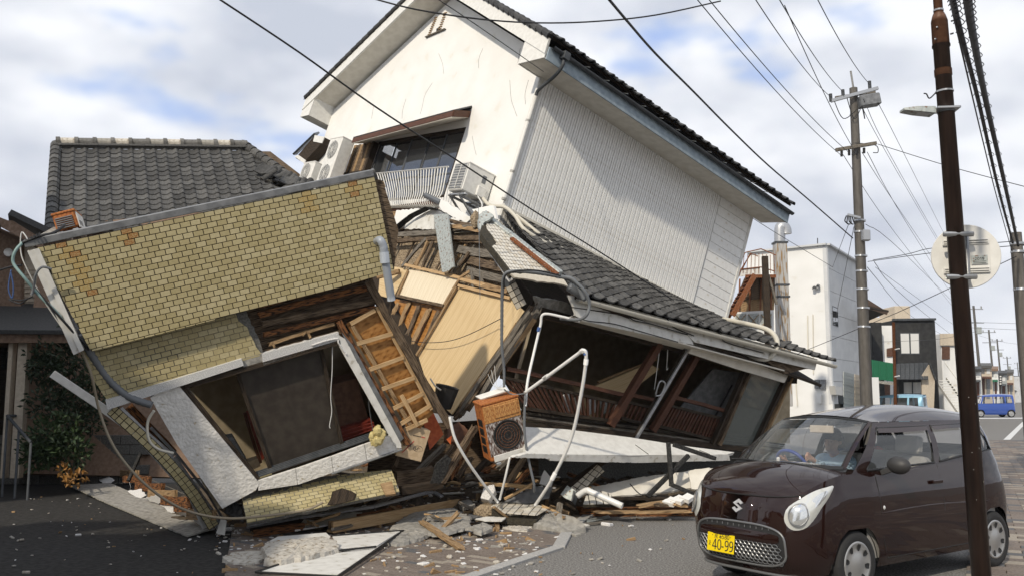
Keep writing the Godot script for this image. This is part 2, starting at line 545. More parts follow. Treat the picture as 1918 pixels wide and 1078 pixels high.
func make_materials():
	rng.seed = 4099
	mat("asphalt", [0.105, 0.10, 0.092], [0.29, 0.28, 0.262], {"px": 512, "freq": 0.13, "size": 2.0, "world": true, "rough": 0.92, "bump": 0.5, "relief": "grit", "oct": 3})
	mat("old_asphalt", [0.018, 0.0175, 0.0165], [0.038, 0.0365, 0.034], {"freq": 0.05, "size": 1.4, "world": true, "rough": 0.95, "bump": 0.4, "relief": "grit"})  # near-black tone for the left patch, deepened well below the road's asphalt
	mat("plaster", [0.72, 0.715, 0.685], [0.765, 0.76, 0.735], {"freq": 0.012, "size": 2.5, "rough": 0.9, "bump": 0.25, "c": [0.69, 0.675, 0.62], "cut": 0.12})
	mat("board_white", [0.60, 0.59, 0.55], [0.70, 0.69, 0.65], {"freq": 0.02, "size": 0.9, "rough": 0.75, "c": [0.45, 0.42, 0.36], "cut": 0.15})
	mat("siding", [0.76, 0.755, 0.725], [0.82, 0.815, 0.785], {"freq": 0.03, "size": 1.2, "rough": 0.55, "c": [0.64, 0.60, 0.52], "cut": 0.13})
	mat("soffit", [0.60, 0.57, 0.50], [0.68, 0.65, 0.58], {"freq": 0.02, "size": 1.5, "rough": 0.85})
	mat("fascia_blue", [0.22, 0.27, 0.31], [0.30, 0.36, 0.40], {"freq": 0.02, "size": 1.0, "rough": 0.6})
	mat("gutter_dark", [0.045, 0.05, 0.055], [0.08, 0.085, 0.09], {"rough": 0.5})
	for k in 5:
		var g: float = [0.065, 0.085, 0.105, 0.14, 0.05][k]
		mat("rooftile%d" % k, [g * 0.7, g * 0.69, g * 0.66], [g * 1.25, g * 1.22, g * 1.16], {"freq": 0.03, "size": 0.45, "rough": 0.72, "bump": 0.15, "c": [g * 0.45, g * 0.43, g * 0.38], "cut": 0.2, "world": true, "seed": 60 + k})
	for k in 3:
		var g: float = [0.035, 0.048, 0.06][k]
		mat("darktile%d" % k, [g * 0.8, g * 0.8, g * 0.8], [g * 1.3, g * 1.28, g * 1.22], {"freq": 0.03, "size": 0.5, "rough": 0.6, "world": true, "seed": 70 + k})
	var tc := [[0.41, 0.35, 0.195], [0.435, 0.375, 0.215], [0.39, 0.33, 0.18], [0.455, 0.395, 0.235], [0.375, 0.318, 0.17]]
	for k in 5:
		var c: Array = tc[k]
		mat("tile%d" % k, [c[0] * 0.93, c[1] * 0.93, c[2] * 0.9], [c[0] * 1.07, c[1] * 1.07, c[2] * 1.08], {"freq": 0.03, "size": 0.3, "rough": 0.42, "world": true, "seed": 80 + k, "bump": 0.06})
	mat("tile_rust", [0.24, 0.085, 0.018], [0.43, 0.35, 0.18], {"freq": 0.03, "size": 0.13, "rough": 0.7, "world": true, "oct": 3, "seed": 91})
	mat("tile_rust_light", [0.36, 0.24, 0.08], [0.43, 0.36, 0.19], {"freq": 0.03, "size": 0.16, "rough": 0.6, "world": true, "oct": 3, "seed": 92})
	mat("mortar", [0.10, 0.098, 0.09], [0.17, 0.165, 0.15], {"freq": 0.05, "size": 0.5, "bump": 0.3})
	mat("grout_dark", [0.028, 0.025, 0.018], [0.06, 0.052, 0.036], {"freq": 0.04, "size": 0.4})
	mat("mosaic", [0.60, 0.57, 0.50], [0.68, 0.65, 0.58], {"freq": 0.03, "size": 0.4, "rough": 0.35, "world": true})
	mat("mosaic_warm", [0.52, 0.47, 0.38], [0.62, 0.57, 0.48], {"freq": 0.03, "size": 0.4, "rough": 0.4, "world": true})
	mat("roughcast", [0.60, 0.585, 0.55], [0.72, 0.705, 0.67], {"freq": 0.025, "size": 0.8, "bump": 0.7, "relief": "fine", "c": [0.48, 0.42, 0.32], "cut": 0.1})
	mat("pebble_white", [0.50, 0.50, 0.49], [0.72, 0.715, 0.70], {"freq": 0.09, "size": 0.35, "bump": 0.6, "relief": "grit"})
	mat("concrete", [0.22, 0.21, 0.19], [0.36, 0.345, 0.31], {"freq": 0.03, "size": 0.8, "bump": 0.8, "relief": "coarse"})
	mat("rubble_pale", [0.40, 0.37, 0.32], [0.56, 0.53, 0.47], {"freq": 0.025, "size": 0.6, "bump": 0.9, "c": [0.2, 0.16, 0.11], "cut": 0.22})
	mat("kerbstone", [0.33, 0.325, 0.31], [0.43, 0.42, 0.40], {"freq": 0.06, "size": 0.6, "world": true, "bump": 0.25, "relief": "grit"})
	mat("paver_a", [0.15, 0.122, 0.101], [0.20, 0.167, 0.142], {"freq": 0.06, "size": 0.6, "world": true, "bump": 0.3, "relief": "grit", "c": [0.12, 0.096, 0.08]})
	mat("paver_b", [0.165, 0.136, 0.114], [0.22, 0.184, 0.157], {"freq": 0.06, "size": 0.7, "world": true, "bump": 0.3, "relief": "grit", "c": [0.13, 0.106, 0.088]})
	mat("paver_grey", [0.095, 0.095, 0.097], [0.13, 0.13, 0.131], {"freq": 0.06, "size": 0.6, "world": true, "bump": 0.3, "relief": "grit"})
	mat("paver_pale", [0.27, 0.235, 0.19], [0.34, 0.30, 0.25], {"freq": 0.06, "size": 0.6, "world": true, "bump": 0.3, "relief": "grit"})
	# timbers: grain runs along the piece (local x)
	var gr := [0.25, 5.0, 5.0]
	mat("wood_old", [0.085, 0.058, 0.036], [0.24, 0.175, 0.115], {"freq": 0.03, "size": 0.5, "stretch": gr, "bump": 1.0, "c": [0.03, 0.02, 0.014], "cut": 0.24})
	mat("wood_grey", [0.12, 0.105, 0.085], [0.27, 0.24, 0.20], {"freq": 0.03, "size": 0.5, "stretch": gr, "bump": 1.0, "c": [0.05, 0.04, 0.03]})
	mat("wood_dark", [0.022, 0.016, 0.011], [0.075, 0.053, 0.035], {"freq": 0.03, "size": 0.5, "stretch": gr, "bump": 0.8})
	mat("wood_rot", [0.14, 0.052, 0.018], [0.27, 0.12, 0.045], {"freq": 0.03, "size": 0.5, "stretch": [0.4, 3, 3], "bump": 1.0, "c": [0.02, 0.014, 0.01], "cut": 0.34})
	mat("wood_red", [0.07, 0.028, 0.016], [0.135, 0.058, 0.032], {"freq": 0.03, "size": 0.4, "stretch": gr, "rough": 0.6, "bump": 0.4})
	mat("wood_fresh", [0.42, 0.27, 0.13], [0.58, 0.41, 0.23], {"freq": 0.025, "size": 0.6, "stretch": gr, "rough": 0.7, "bump": 0.3})
	mat("wood_tan", [0.27, 0.17, 0.085], [0.42, 0.29, 0.16], {"freq": 0.03, "size": 0.5, "stretch": gr, "bump": 0.6, "c": [0.12, 0.075, 0.04]})
	mat("ply", [0.56, 0.41, 0.22], [0.66, 0.51, 0.30], {"freq": 0.025, "size": 0.9, "stretch": [0.18, 5, 5], "rough": 0.6})
	mat("ply_pale", [0.70, 0.60, 0.43], [0.80, 0.71, 0.55], {"freq": 0.025, "size": 0.9, "stretch": [0.2, 4, 4], "rough": 0.6})  # paler copy of ply; sunlight on one sheet put into its colour
	mat("ply_orange", [0.30, 0.135, 0.035], [0.42, 0.21, 0.065], {"freq": 0.02, "size": 0.7, "stretch": [1, 2, 2], "rough": 0.45, "c": [0.2, 0.085, 0.02], "cut": 0.2})
	mat("mud", [0.22, 0.165, 0.105], [0.40, 0.32, 0.22], {"freq": 0.06, "size": 0.5, "bump": 2.0, "relief": "coarse", "c": [0.08, 0.055, 0.035], "cut": 0.27})
	mat("metal_pale", [0.33, 0.37, 0.36], [0.46, 0.48, 0.46], {"freq": 0.03, "size": 0.4, "rough": 0.55, "metal": 0.3, "c": [0.22, 0.13, 0.09], "cut": 0.26})
	mat("metal_grey", [0.16, 0.165, 0.17], [0.24, 0.245, 0.25], {"freq": 0.02, "size": 0.8, "rough": 0.5, "metal": 0.4})
	mat("aluminium", [0.36, 0.37, 0.39], [0.48, 0.49, 0.50], {"freq": 0.03, "size": 0.5, "rough": 0.42, "metal": 0.6})
	mat("rust", [0.12, 0.035, 0.012], [0.26, 0.10, 0.035], {"freq": 0.05, "size": 0.4, "rough": 0.9, "bump": 0.5, "c": [0.5, 0.46, 0.4], "cut": 0.16})
	mat("rust_orange", [0.30, 0.085, 0.022], [0.42, 0.17, 0.05], {"freq": 0.04, "size": 0.5, "rough": 0.75, "c": [0.16, 0.05, 0.02], "cut": 0.2})
	mat("rust_streak", [0.38, 0.15, 0.035], [0.60, 0.36, 0.14], {"freq": 0.04, "size": 0.4, "stretch": [5, 0.6, 5], "rough": 0.6, "c": [0.18, 0.05, 0.02], "cut": 0.3})
	mat("steel_soot", [0.05, 0.03, 0.022], [0.62, 0.60, 0.58], {"freq": 0.03, "size": 0.5, "stretch": [4, 0.6, 4], "rough": 0.5, "c": [0.10, 0.04, 0.02], "cut": 0.3})
	mat("enamel", [0.64, 0.63, 0.59], [0.72, 0.71, 0.67], {"freq": 0.02, "size": 0.7, "rough": 0.45})
	mat("duct", [0.36, 0.35, 0.33], [0.46, 0.45, 0.43], {"freq": 0.02, "size": 1.6, "rough": 0.5, "metal": 0.3, "stretch": [3, 0.3, 3], "c": [0.30, 0.19, 0.09], "cut": 0.34, "world": true})
	plain("pvc", [0.70, 0.70, 0.68], 0.35)
	plain("pvc_grey", [0.30, 0.33, 0.37], 0.4)
	plain("pvc_cream", [0.55, 0.52, 0.44], 0.5)
	plain("cable_black", [0.012, 0.012, 0.013], 0.6)
	plain("cable_grey", [0.14, 0.15, 0.16], 0.6)
	plain("cable_teal", [0.22, 0.33, 0.32], 0.55)
	plain("cable_tan", [0.24, 0.20, 0.14], 0.6)
	plain("cable_white", [0.6, 0.6, 0.58], 0.5)
	plain("cable_blue", [0.05, 0.10, 0.25], 0.5)
	mat("ochre_plaster", [0.30, 0.245, 0.165], [0.38, 0.315, 0.22], {"freq": 0.02, "size": 1.2})
	mat("straw_mat", [0.28, 0.245, 0.14], [0.36, 0.315, 0.19], {"freq": 0.03, "size": 0.5, "stretch": [0.3, 5, 5]})
	mat("door_brown", [0.030, 0.024, 0.019], [0.045, 0.037, 0.029], {"freq": 0.02, "size": 1.0, "rough": 0.5})
	mat("red_lacquer", [0.12, 0.018, 0.012], [0.19, 0.035, 0.022], {"freq": 0.02, "size": 0.8, "rough": 0.35})
	mat("brown_panel", [0.085, 0.04, 0.024], [0.14, 0.07, 0.042], {"freq": 0.02, "size": 0.6, "rough": 0.5})
	mat("cardboard", [0.40, 0.30, 0.19], [0.48, 0.37, 0.245], {"freq": 0.02, "size": 0.4, "rough": 0.9})
	mat("orange_board", [0.36, 0.07, 0.018], [0.48, 0.11, 0.03], {"freq": 0.02, "size": 0.5, "rough": 0.5})
	mat("paper", [0.60, 0.59, 0.57], [0.74, 0.73, 0.71], {"freq": 0.05, "size": 0.3, "rough": 0.9, "bump": 0.6, "c": [0.35, 0.36, 0.42], "cut": 0.2})
	mat("felt_black", [0.016, 0.016, 0.016], [0.045, 0.044, 0.042], {"freq": 0.04, "size": 0.5, "rough": 0.9, "bump": 0.6})
	mat("foam_yellow", [0.62, 0.50, 0.20], [0.80, 0.70, 0.38], {"freq": 0.06, "size": 0.15, "rough": 1.0, "bump": 1.5})
	mat("soil", [0.05, 0.038, 0.026], [0.11, 0.086, 0.06], {"freq": 0.05, "size": 0.7, "world": true, "bump": 1.5, "relief": "coarse"})
	mat("white_wall", [0.68, 0.68, 0.66], [0.76, 0.76, 0.745], {"freq": 0.012, "size": 5.0, "rough": 0.8, "world": true, "c": [0.58, 0.55, 0.49], "cut": 0.1})
	mat("grey_siding", [0.50, 0.51, 0.52], [0.57, 0.58, 0.585], {"freq": 0.012, "size": 3.0, "rough": 0.8, "world": true})
	mat("black_siding", [0.022, 0.022, 0.022], [0.034, 0.034, 0.033], {"freq": 0.02, "size": 2.0, "rough": 0.7, "world": true})
	mat("brick_tan", [0.19, 0.125, 0.085], [0.26, 0.18, 0.13], {"freq": 0.03, "size": 0.8, "world": true, "bump": 0.3})
	mat("brick_cream", [0.48, 0.41, 0.32], [0.56, 0.49, 0.39], {"freq": 0.03, "size": 0.8, "world": true})
	mat("bark", [0.05, 0.037, 0.027], [0.10, 0.078, 0.058], {"freq": 0.05, "size": 0.4, "bump": 1.0})
	mat("pole_concrete", [0.20, 0.185, 0.165], [0.29, 0.27, 0.245], {"freq": 0.02, "size": 1.5, "rough": 0.9, "stretch": [3, 0.6, 3]})
	mat("pole_brown", [0.022, 0.013, 0.010], [0.04, 0.024, 0.018], {"freq": 0.02, "size": 0.8, "rough": 0.32, "stretch": [3, 0.4, 3], "c": [0.016, 0.01, 0.008]})
	mat("pole_rust", [0.09, 0.04, 0.022], [0.14, 0.068, 0.036], {"freq": 0.03, "size": 0.5, "rough": 0.5})
	plain("galvanised", [0.42, 0.43, 0.44], 0.4, 0.7)
	plain("porcelain", [0.65, 0.64, 0.6], 0.25)
	plain("black", [0.012, 0.012, 0.012], 0.55)
	plain("ink", [0.02, 0.02, 0.02], 0.8)
	plain("ink_red", [0.45, 0.06, 0.05], 0.8)
	plain("leaf_dark", [0.02, 0.036, 0.013], 0.6)
	plain("leaf_mid", [0.032, 0.058, 0.018], 0.6)
	plain("leaf_yellow", [0.26, 0.13, 0.03], 0.6)
	mat("net_green", [0.012, 0.10, 0.05], [0.02, 0.15, 0.075], {"freq": 0.05, "size": 0.6, "world": true})
	glass("window_glass", [0.05, 0.055, 0.06], 0.35)
	glass("dull_glass", [0.16, 0.18, 0.17], 0.55)
	plain("curtain", [0.5, 0.51, 0.52], 0.9)
	plain("curtain_pale", [0.62, 0.62, 0.6], 0.9)
	plain("paint_white", [0.62, 0.62, 0.6], 0.7)

# ---------- the ground ----------
func flat_sheet(called: String, pts: Array, h: float, m: Material) -> MeshInstance3D:
	var s := st_new()
	var p2 := PackedVector2Array()
	for p in pts: p2.append(Vector2(p.x, p.z))
	var idx := Geometry2D.triangulate_polygon(p2)
	for k in range(0, idx.size(), 3):
		for e in [0, 1, 2]: s.add_vertex(Vector3(p2[idx[k + e]].x, h, p2[idx[k + e]].y))
	var o := inst(self, called, done(s), m, Transform3D())
	o.set_meta("kind", "structure")
	return o
func make_ground():
	flat_sheet("ground", [Vector3(-400, 0, 60), Vector3(400, 0, 60), Vector3(400, 0, -700), Vector3(-400, 0, -700)], -0.012, M.asphalt)
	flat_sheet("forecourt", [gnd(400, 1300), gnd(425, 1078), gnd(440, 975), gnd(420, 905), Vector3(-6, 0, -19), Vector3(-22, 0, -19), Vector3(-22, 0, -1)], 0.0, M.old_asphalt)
	# the carriageway of the crossing, lighter and worn
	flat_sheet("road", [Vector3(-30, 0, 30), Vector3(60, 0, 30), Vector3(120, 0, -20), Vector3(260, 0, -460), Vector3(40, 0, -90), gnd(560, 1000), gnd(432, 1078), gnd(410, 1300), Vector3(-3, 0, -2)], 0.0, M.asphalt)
	# forecourt of pavers before the shop, with its flush kerb
	var k0 := gnd(835, 1092)
	var k1 := gnd(1035, 1026)
	var k2 := gnd(1056, 990)
	var k3 := gnd(1110, 955)
	var forecourt := Node3D.new()
	add_child(setting(forecourt, "pavement"))
	var area := [gnd(450, 1400), k0, k1, k2, k3, gnd(700, 905), gnd(440, 960), gnd(420, 1078)]
	var bed: Array = []
	for p in area: bed.append(p + Vector3.UP * 0.004)
	var sb := st_new()
	var b2 := PackedVector2Array()
	for p in bed: b2.append(Vector2(p.x, p.z))
	var bi := Geometry2D.triangulate_polygon(b2)
	for k in bi: sb.add_vertex(Vector3(b2[k].x, 0.003, b2[k].y))
	inst(forecourt, "bedding", done(sb), M.soil, Transform3D())
	var ux := (gnd(908, 1043) - gnd(866, 1037)).normalized()
	var uy := Vector3.UP.cross(ux).normalized()
	var o := gnd(800, 1040, 0.003)
	var pick := func(_m): 
		var r := rng.randf()
		return 0 if r < 0.5 else 1 if r < 0.86 else 2 if r < 0.95 else 3
	tiling(forecourt, "paver", o, ux, uy, area_shape(area, o, ux, uy), 0.2, 0.1, 0.006, 0.5, 0.011, [M.paver_a, M.paver_b, M.paver_grey, M.paver_pale], 300, func(m): return (o + ux * m.x + uy * m.y).distance_to(gnd(820, 1050)), null, 0.002, pick)
	for seg in [[gnd(700, 1136), k0], [k0, k0.lerp(k1, 0.36)], [k0.lerp(k1, 0.365), k0.lerp(k1, 0.7)], [k0.lerp(k1, 0.705), k1], [k1, k2], [k2, k3]]:
		var a: Vector3 = seg[0]
		var b: Vector3 = seg[1]
		var side := (b - a).cross(Vector3.UP).normalized() * 0.075
		bar(forecourt, "kerbstone", a + side + Vector3(0, -0.03, 0), b + side + Vector3(0, -0.03, 0), 0.12, 0.15, M.kerbstone)
	# footway of pavers across the side street, by the brown pole
	var walk := Node3D.new()
	add_child(setting(walk, "pavement"))
	var a2 := [gnd(1790, 1300), gnd(1812, 1062), gnd(1838, 824), gnd(2100, 824), Vector3(16, 0, -8), Vector3(9, 0, -3.5)]
	var sb2 := st_new()
	var c2 := PackedVector2Array()
	for p in a2: c2.append(Vector2(p.x, p.z))
	for k in Geometry2D.triangulate_polygon(c2): sb2.add_vertex(Vector3(c2[k].x, 0.003, c2[k].y))
	inst(walk, "bedding", done(sb2), M.soil, Transform3D())
	var o2 := gnd(1880, 1040, 0.003)
	var vx := (gnd(1918, 1004) - gnd(1870, 1001)).normalized()
	var vy := Vector3.UP.cross(vx).normalized()
	tiling(walk, "paver", o2, vx, vy, area_shape(a2, o2, vx, vy), 0.4, 0.2, 0.01, 0.5, 0.011, [M.paver_grey, M.paver_b, M.paver_a, M.paver_pale], 260, func(m): return (o2 + vx * m.x + vy * m.y).distance_to(gnd(1890, 1000)), null, 0.002, func(_m): return [0, 0, 1, 1, 2, 2, 3][rng.randi() % 7])
	# painted lines
	flat_sheet("road_marking", [gnd(1880, 823), gnd(1893, 823), gnd(1936, 778), gnd(1928, 778)], 0.010, M.paint_white)
	flat_sheet("road_marking", [gnd(1700, 784), gnd(2100, 783), gnd(2100, 781), gnd(1700, 782)], 0.010, M.paint_white)
# ---------- the leaning upper storey ----------
var HC := Vector3(0.548, 7.601, -15.934)
var HL := Vector3(-0.6213, 0.1335, -0.7721)
var HU := Vector3(0.2821, 0.9574, -0.0615)
var HR := Vector3(0.7310, -0.2560, -0.6325)
func H(l: float, u: float, r: float) -> Vector3:
	return HC + HL * l + HU * u + HR * r
func onH(x: float, y: float, r: float) -> Vector3:       # on the plane r metres behind (+) or before (-) the gable wall
	return on(Plane(HR, HR.dot(HC) + r), x, y)
func hs(a: Array, r: float) -> Array:
	var o := []
	for q in a: o.append(H(q[0], q[1], r))
	return o
func hbox(parent: Node, called: String, l0: float, l1: float, u0: float, u1: float, r0: float, r1: float, m: Material, ch := 0.006) -> MeshInstance3D:
	return inst(parent, called, box_mesh(Vector3(absf(l1 - l0), absf(u1 - u0), absf(r1 - r0)), ch), m, Transform3D(Basis(-HL, HU, -HR), H((l0 + l1) / 2, (u0 + u1) / 2, (r0 + r1) / 2)))
func make_upper_house():
	HL = HL.normalized()
	HU = (HU - HL * HU.dot(HL)).normalized()
	HR = HL.cross(HU).normalized() * (1.0 if HL.cross(HU).dot(HR) > 0 else -1.0)
	var W := 8.5
	var LEN := 6.76
	var AP := 2.657
	var K := 0.53
	var F0 := AP - K * W / 2
	var t := thing("white_house_storey", "white plastered upper storey with dark tiled gable roof, tipped over to one side", "house", H(0, -2.7, 0))
	# gable wall, in pieces round the window opening, with the attic vent openings left as slots
	var wl := 5.45
	var wr := 2.0
	var wt := -0.78
	var wb := -2.3
	var wall := [[0, -3.0], [wr, -3.0], [wr, wt], [0, wt]]
	slab(t, "gable_wall", hs(wall, 0), 0.16, M.plaster, [
		hs([[wl, -3.0], [W, -3.0], [W, wt], [wl, wt]], 0), hs([[wr, -3.0], [wl, -3.0], [wl, wb], [wr, wb]], 0),
		hs([[0, wt], [W, wt], [W, F0], [W / 2, AP], [0, F0]], 0)])
	# cracks in the plaster
	for c in [[[760, 185], [754, 205], [752, 222]], [[810, 155], [796, 178], [790, 200], [786, 214]], [[884, 255], [889, 275], [892, 290]], [[955, 150], [958, 185], [964, 205], [968, 218]], [[990, 150], [983, 175], [985, 195]], [[822, 100], [828, 120], [831, 138]], [[905, 90], [898, 110], [896, 128]], [[700, 200], [695, 222]], [[838, 330], [834, 345]], [[975, 90], [970, 118]]]:
		var ps := []
		for k in c.size(): ps.append(onH(c[k][0] + rng.randf_range(-1, 1), c[k][1], -0.001))
		tube(t, "crack", ps, 0.0035, M.mortar, true, 4)
	# long side wall: narrow vertical siding strips, then lapped boards at the far end
	slab(t, "side_wall", [H(0, -3.0, 0.17), H(0, -3.0, LEN), H(0, -0.0, LEN), H(0, -0.0, 0.17)], 0.1, M.board_white)
	var strips := 44
	var sw := 5.5 / strips
	for k in strips:
		var r0 := 0.06 + k * sw
		var s := st_new()
		var prof := [Vector2(0, 0), Vector2(0.004, 0.03), Vector2(sw * 0.36, 0.032), Vector2(sw * 0.39, 0.014), Vector2(sw * 0.47, 0.014), Vector2(sw * 0.50, 0.032), Vector2(sw - 0.018, 0.03), Vector2(sw - 0.014, 0)]
		for e in prof.size() - 1:
			var a: Vector2 = prof[e]
			var b: Vector2 = prof[e + 1]
			quad(s, Vector3(a.x, -1.45, a.y), Vector3(a.x, 1.45, a.y), Vector3(b.x, 1.45, b.y), Vector3(b.x, -1.45, b.y))
		inst(t, "siding_strip", done(s), M.siding, Transform3D(Basis(HR, HU, -HL), H(-0.004, -1.47, r0)))
	for k in 14:
		var u0 := -2.95 + k * 0.21
		var s := st_new()
		quad(s, Vector3(0, 0, 0.018), Vector3(0, 0.205, 0.012), Vector3(1.18, 0.205, 0.012), Vector3(1.18, 0, 0.018))
		quad(s, Vector3(0, 0, 0.0), Vector3(0, 0, 0.018), Vector3(1.18, 0, 0.018), Vector3(1.18, 0, 0.0))
		inst(t, "lap_board", done(s), M.siding, Transform3D(Basis(HR, HU, -HL), H(-0.002, u0, 5.58)))
	hbox(t, "corner_trim", -0.03, 0.02, -3.0, 0.0, 0.0, 0.06, M.enamel)
	hbox(t, "corner_trim", -0.03, 0.02, -3.0, 0.0, LEN - 0.04, LEN + 0.05, M.board_white)
	slab(t, "back_wall", hs([[0, -3.0], [W, -3.0], [W, F0], [W / 2, AP], [0, F0]], LEN - 0.01), 0.08, M.plaster)
	slab(t, "side_wall", [H(W, -3.0, 0.17), H(W, -3.0, LEN), H(W, 0, LEN), H(W, 0, 0.17)], 0.1, M.plaster)
	slab(t, "floor", [H(0.1, -3.0, 0.1), H(W, -3.0, 0.1), H(W, -3.0, LEN), H(0.1, -3.0, LEN)], 0.06, M.wood_dark)
	# boxed eaves, barge boards and verge soffits
	var OV := 0.72
	var VG := 0.58
	var e0 := -OV
	hbox(t, "eave_soffit", e0, -0.03, -0.03, 0.0, -VG + 0.02, LEN + 0.36, M.soffit)
	hbox(t, "eave_fascia", e0 - 0.03, e0, -0.05, 0.19, -VG + 0.02, LEN + 0.36, M.fascia_blue)
	for sgn in [0, 1]:
		var base := -OV if sgn == 0 else W + 0.5
		var under := []
		var cl := W / 2
		var f := func(l: float) -> float: return AP - K * absf(l - cl)
		# verge soffit (sloped underside), stops where the boxed eave begins
		var inner := 0.0 if sgn == 0 else W
		slab(t, "verge_soffit", [H(cl, f.call(cl) + 0.06, -VG), H(inner, f.call(inner) + 0.06, -VG), H(inner, f.call(inner) + 0.06, 0.05), H(cl, f.call(cl) + 0.06, 0.05)], 0.02, M.soffit)
		# barge board
		slab(t, "barge_board", [H(cl, f.call(cl) + 0.02, -VG - 0.03), H(base, f.call(base) + 0.02, -VG - 0.03), H(base, f.call(base) + 0.32, -VG - 0.03), H(cl, f.call(cl) + 0.32, -VG - 0.03)], 0.045, M.enamel)
		# closed end of the boxed eave
		slab(t, "eave_end", [H(inner, -0.03, -VG - 0.012), H(base, -0.03, -VG - 0.012), H(base, f.call(base) + 0.2, -VG - 0.012), H(inner, f.call(inner) + 0.2, -VG - 0.012)], 0.02, M.enamel)
		slab(t, "eave_return", [H(inner, -0.03, -VG), H(inner, -0.03, 0.02), H(inner, f.call(inner) + 0.08, 0.02), H(inner, f.call(inner) + 0.08, -VG)], 0.02, M.enamel)
		# roof deck
		slab(t, "roof_deck", [H(cl, AP + 0.33, -VG), H(base, f.call(base) + 0.33, -VG), H(base, f.call(base) + 0.33, LEN + 0.34), H(cl, AP + 0.33, LEN + 0.34)], 0.05, M.wood_dark)
	hbox(t, "eave_soffit", W + 0.03, W + 0.5, -0.03, 0.0, -VG + 0.02, LEN + 0.34, M.soffit)
	# roof coverings: wave tiles on both slopes
	var roof := Node3D.new()
	roof.name = "roof"
	t.add_child(roof, true)
	var rm := [M.darktile0, M.darktile1, M.darktile2]
	var up_r := (H(W / 2, AP + 0.36, 0) - H(-OV, AP - K * (W / 2 + OV) + 0.36, 0)).normalized()
	tile_roof(roof, H(-OV - 0.1, AP - K * (W / 2 + OV) + 0.33, -VG - 0.06), HR, up_r, 29, 22, rm, 64)
	var up_l := (H(W / 2, AP + 0.36, 0) - H(W + OV, AP - K * (W / 2 + OV) + 0.36, 0)).normalized()
	tile_roof(roof, H(W + 0.6, AP - K * (W / 2 + 0.5) + 0.33, LEN + 0.34), -HR, up_l, 29, 21, rm, 20)
	# verge tiles: a row of cylinders stepping up each gable edge
	var vs := st_new()
	tube_into(vs, [Vector3(0, -0.03, 0.02), Vector3(0, 0.22, 0.0)], 0.065, 9)
	var vm := done(vs)
	for sgn in [0, 1]:
		var cl := W / 2
		for k in 21:
			var l := -OV + k * 0.236 * cos(atan(K)) if sgn == 0 else W + 0.5 - k * 0.236 * cos(atan(K))
			var u := AP - K * absf(l - cl) + 0.38
			var up := up_r if sgn == 0 else up_l
			inst(roof, "verge_tile", vm, rm[k % 3], Transform3D(Basis(-HR, up, (-HR).cross(up)), H(l, u, -VG - 0.03)))
	# gutter on the long eave with its brackets and the swan neck to the downpipe
	var gs := st_new()
	var gr := 0.055
	for k in 8:
		var a0 := PI + PI * k / 8
		var a1 := PI + PI * (k + 1) / 8
		quad(gs, Vector3(0, sin(a0) * gr, cos(a0) * gr), Vector3(LEN + 0.9, sin(a0) * gr, cos(a0) * gr), Vector3(LEN + 0.9, sin(a1) * gr, cos(a1) * gr), Vector3(0, sin(a1) * gr, cos(a1) * gr))
	inst(t, "gutter", done(gs), M.gutter_dark, Transform3D(Basis(HR, HU, HR.cross(HU)), H(-OV - 0.085, 0.2, -VG + 0.05)))
	for k in 13: bar(t, "gutter_bracket", H(-OV - 0.155, 0.235, -0.2 + k * 0.52), H(-OV - 0.02, 0.27, -0.2 + k * 0.52), 0.012, 0.03, M.galvanised)
	hbox(t, "rain_hopper", -OV - 0.16, -OV - 0.03, 0.10, 0.24, -0.3, -0.16, M.gutter_dark)
	tube(t, "swan_neck", [H(-OV - 0.09, 0.12, -0.23), H(-OV - 0.08, -0.02, -0.22), H(-OV + 0.1, -0.16, -0.18), H(-0.14, -0.30, -0.08), H(-0.07, -0.40, -0.06)], 0.033, M.gutter_dark)
	tube(t, "downpipe", [H(-0.05, -0.05, -0.05), H(-0.05, -1.2, -0.05), H(-0.05, -2.45, -0.05)], 0.04, M.enamel, false, 10)
	for u in [-0.9, -1.9, -2.43]: tube(t, "pipe_clip", [H(-0.05, u - 0.02, -0.05), H(-0.05, u + 0.02, -0.05)], 0.047, M.enamel, false, 10)
	# attic vent: two ladders of slots with a sill
	var vent := Node3D.new()
	vent.name = "gable_vent"
	t.add_child(vent, true)
	for col in [[[834, 24], [822, 58]], [[816, 33], [804, 64]]]:
		for k in 9:
			var p := onH(lerpf(col[0][0], col[1][0], k / 8.0), lerpf(col[0][1], col[1][1], k / 8.0), -0.012)
			inst(vent, "slat", box_mesh(Vector3(0.12, 0.022, 0.02), 0.003), M.wood_tan, Transform3D(Basis(-HL, HU, -HR), p))
	bar(vent, "vent_sill", onH(797, 70, -0.03), onH(834, 54, -0.03), 0.02, 0.06, M.wood_grey, HU)
	slab(vent, "vent_hole", [onH(817, 60, -0.006), onH(825, 56, -0.006), onH(823, 50, -0.006), onH(817, 54, -0.006)], 0.004, M.felt_black)
	# window with canopy
	var win := Node3D.new()
	win.name = "window"
	t.add_child(win, true)
	slab(win, "curtain", hs([[wr, wb], [wl, wb], [wl, wt], [wr, wt]], 0.55), 0.03, M.curtain)
	hbox(win, "frame", wr, wl, wt - 0.07, wt, 0.0, 0.12, M.wood_dark)
	hbox(win, "frame", wr, wl, wb, wb + 0.06, 0.0, 0.12, M.wood_dark)
	hbox(win, "frame", wr, wr + 0.05, wb, wt, 0.0, 0.12, M.wood_dark)
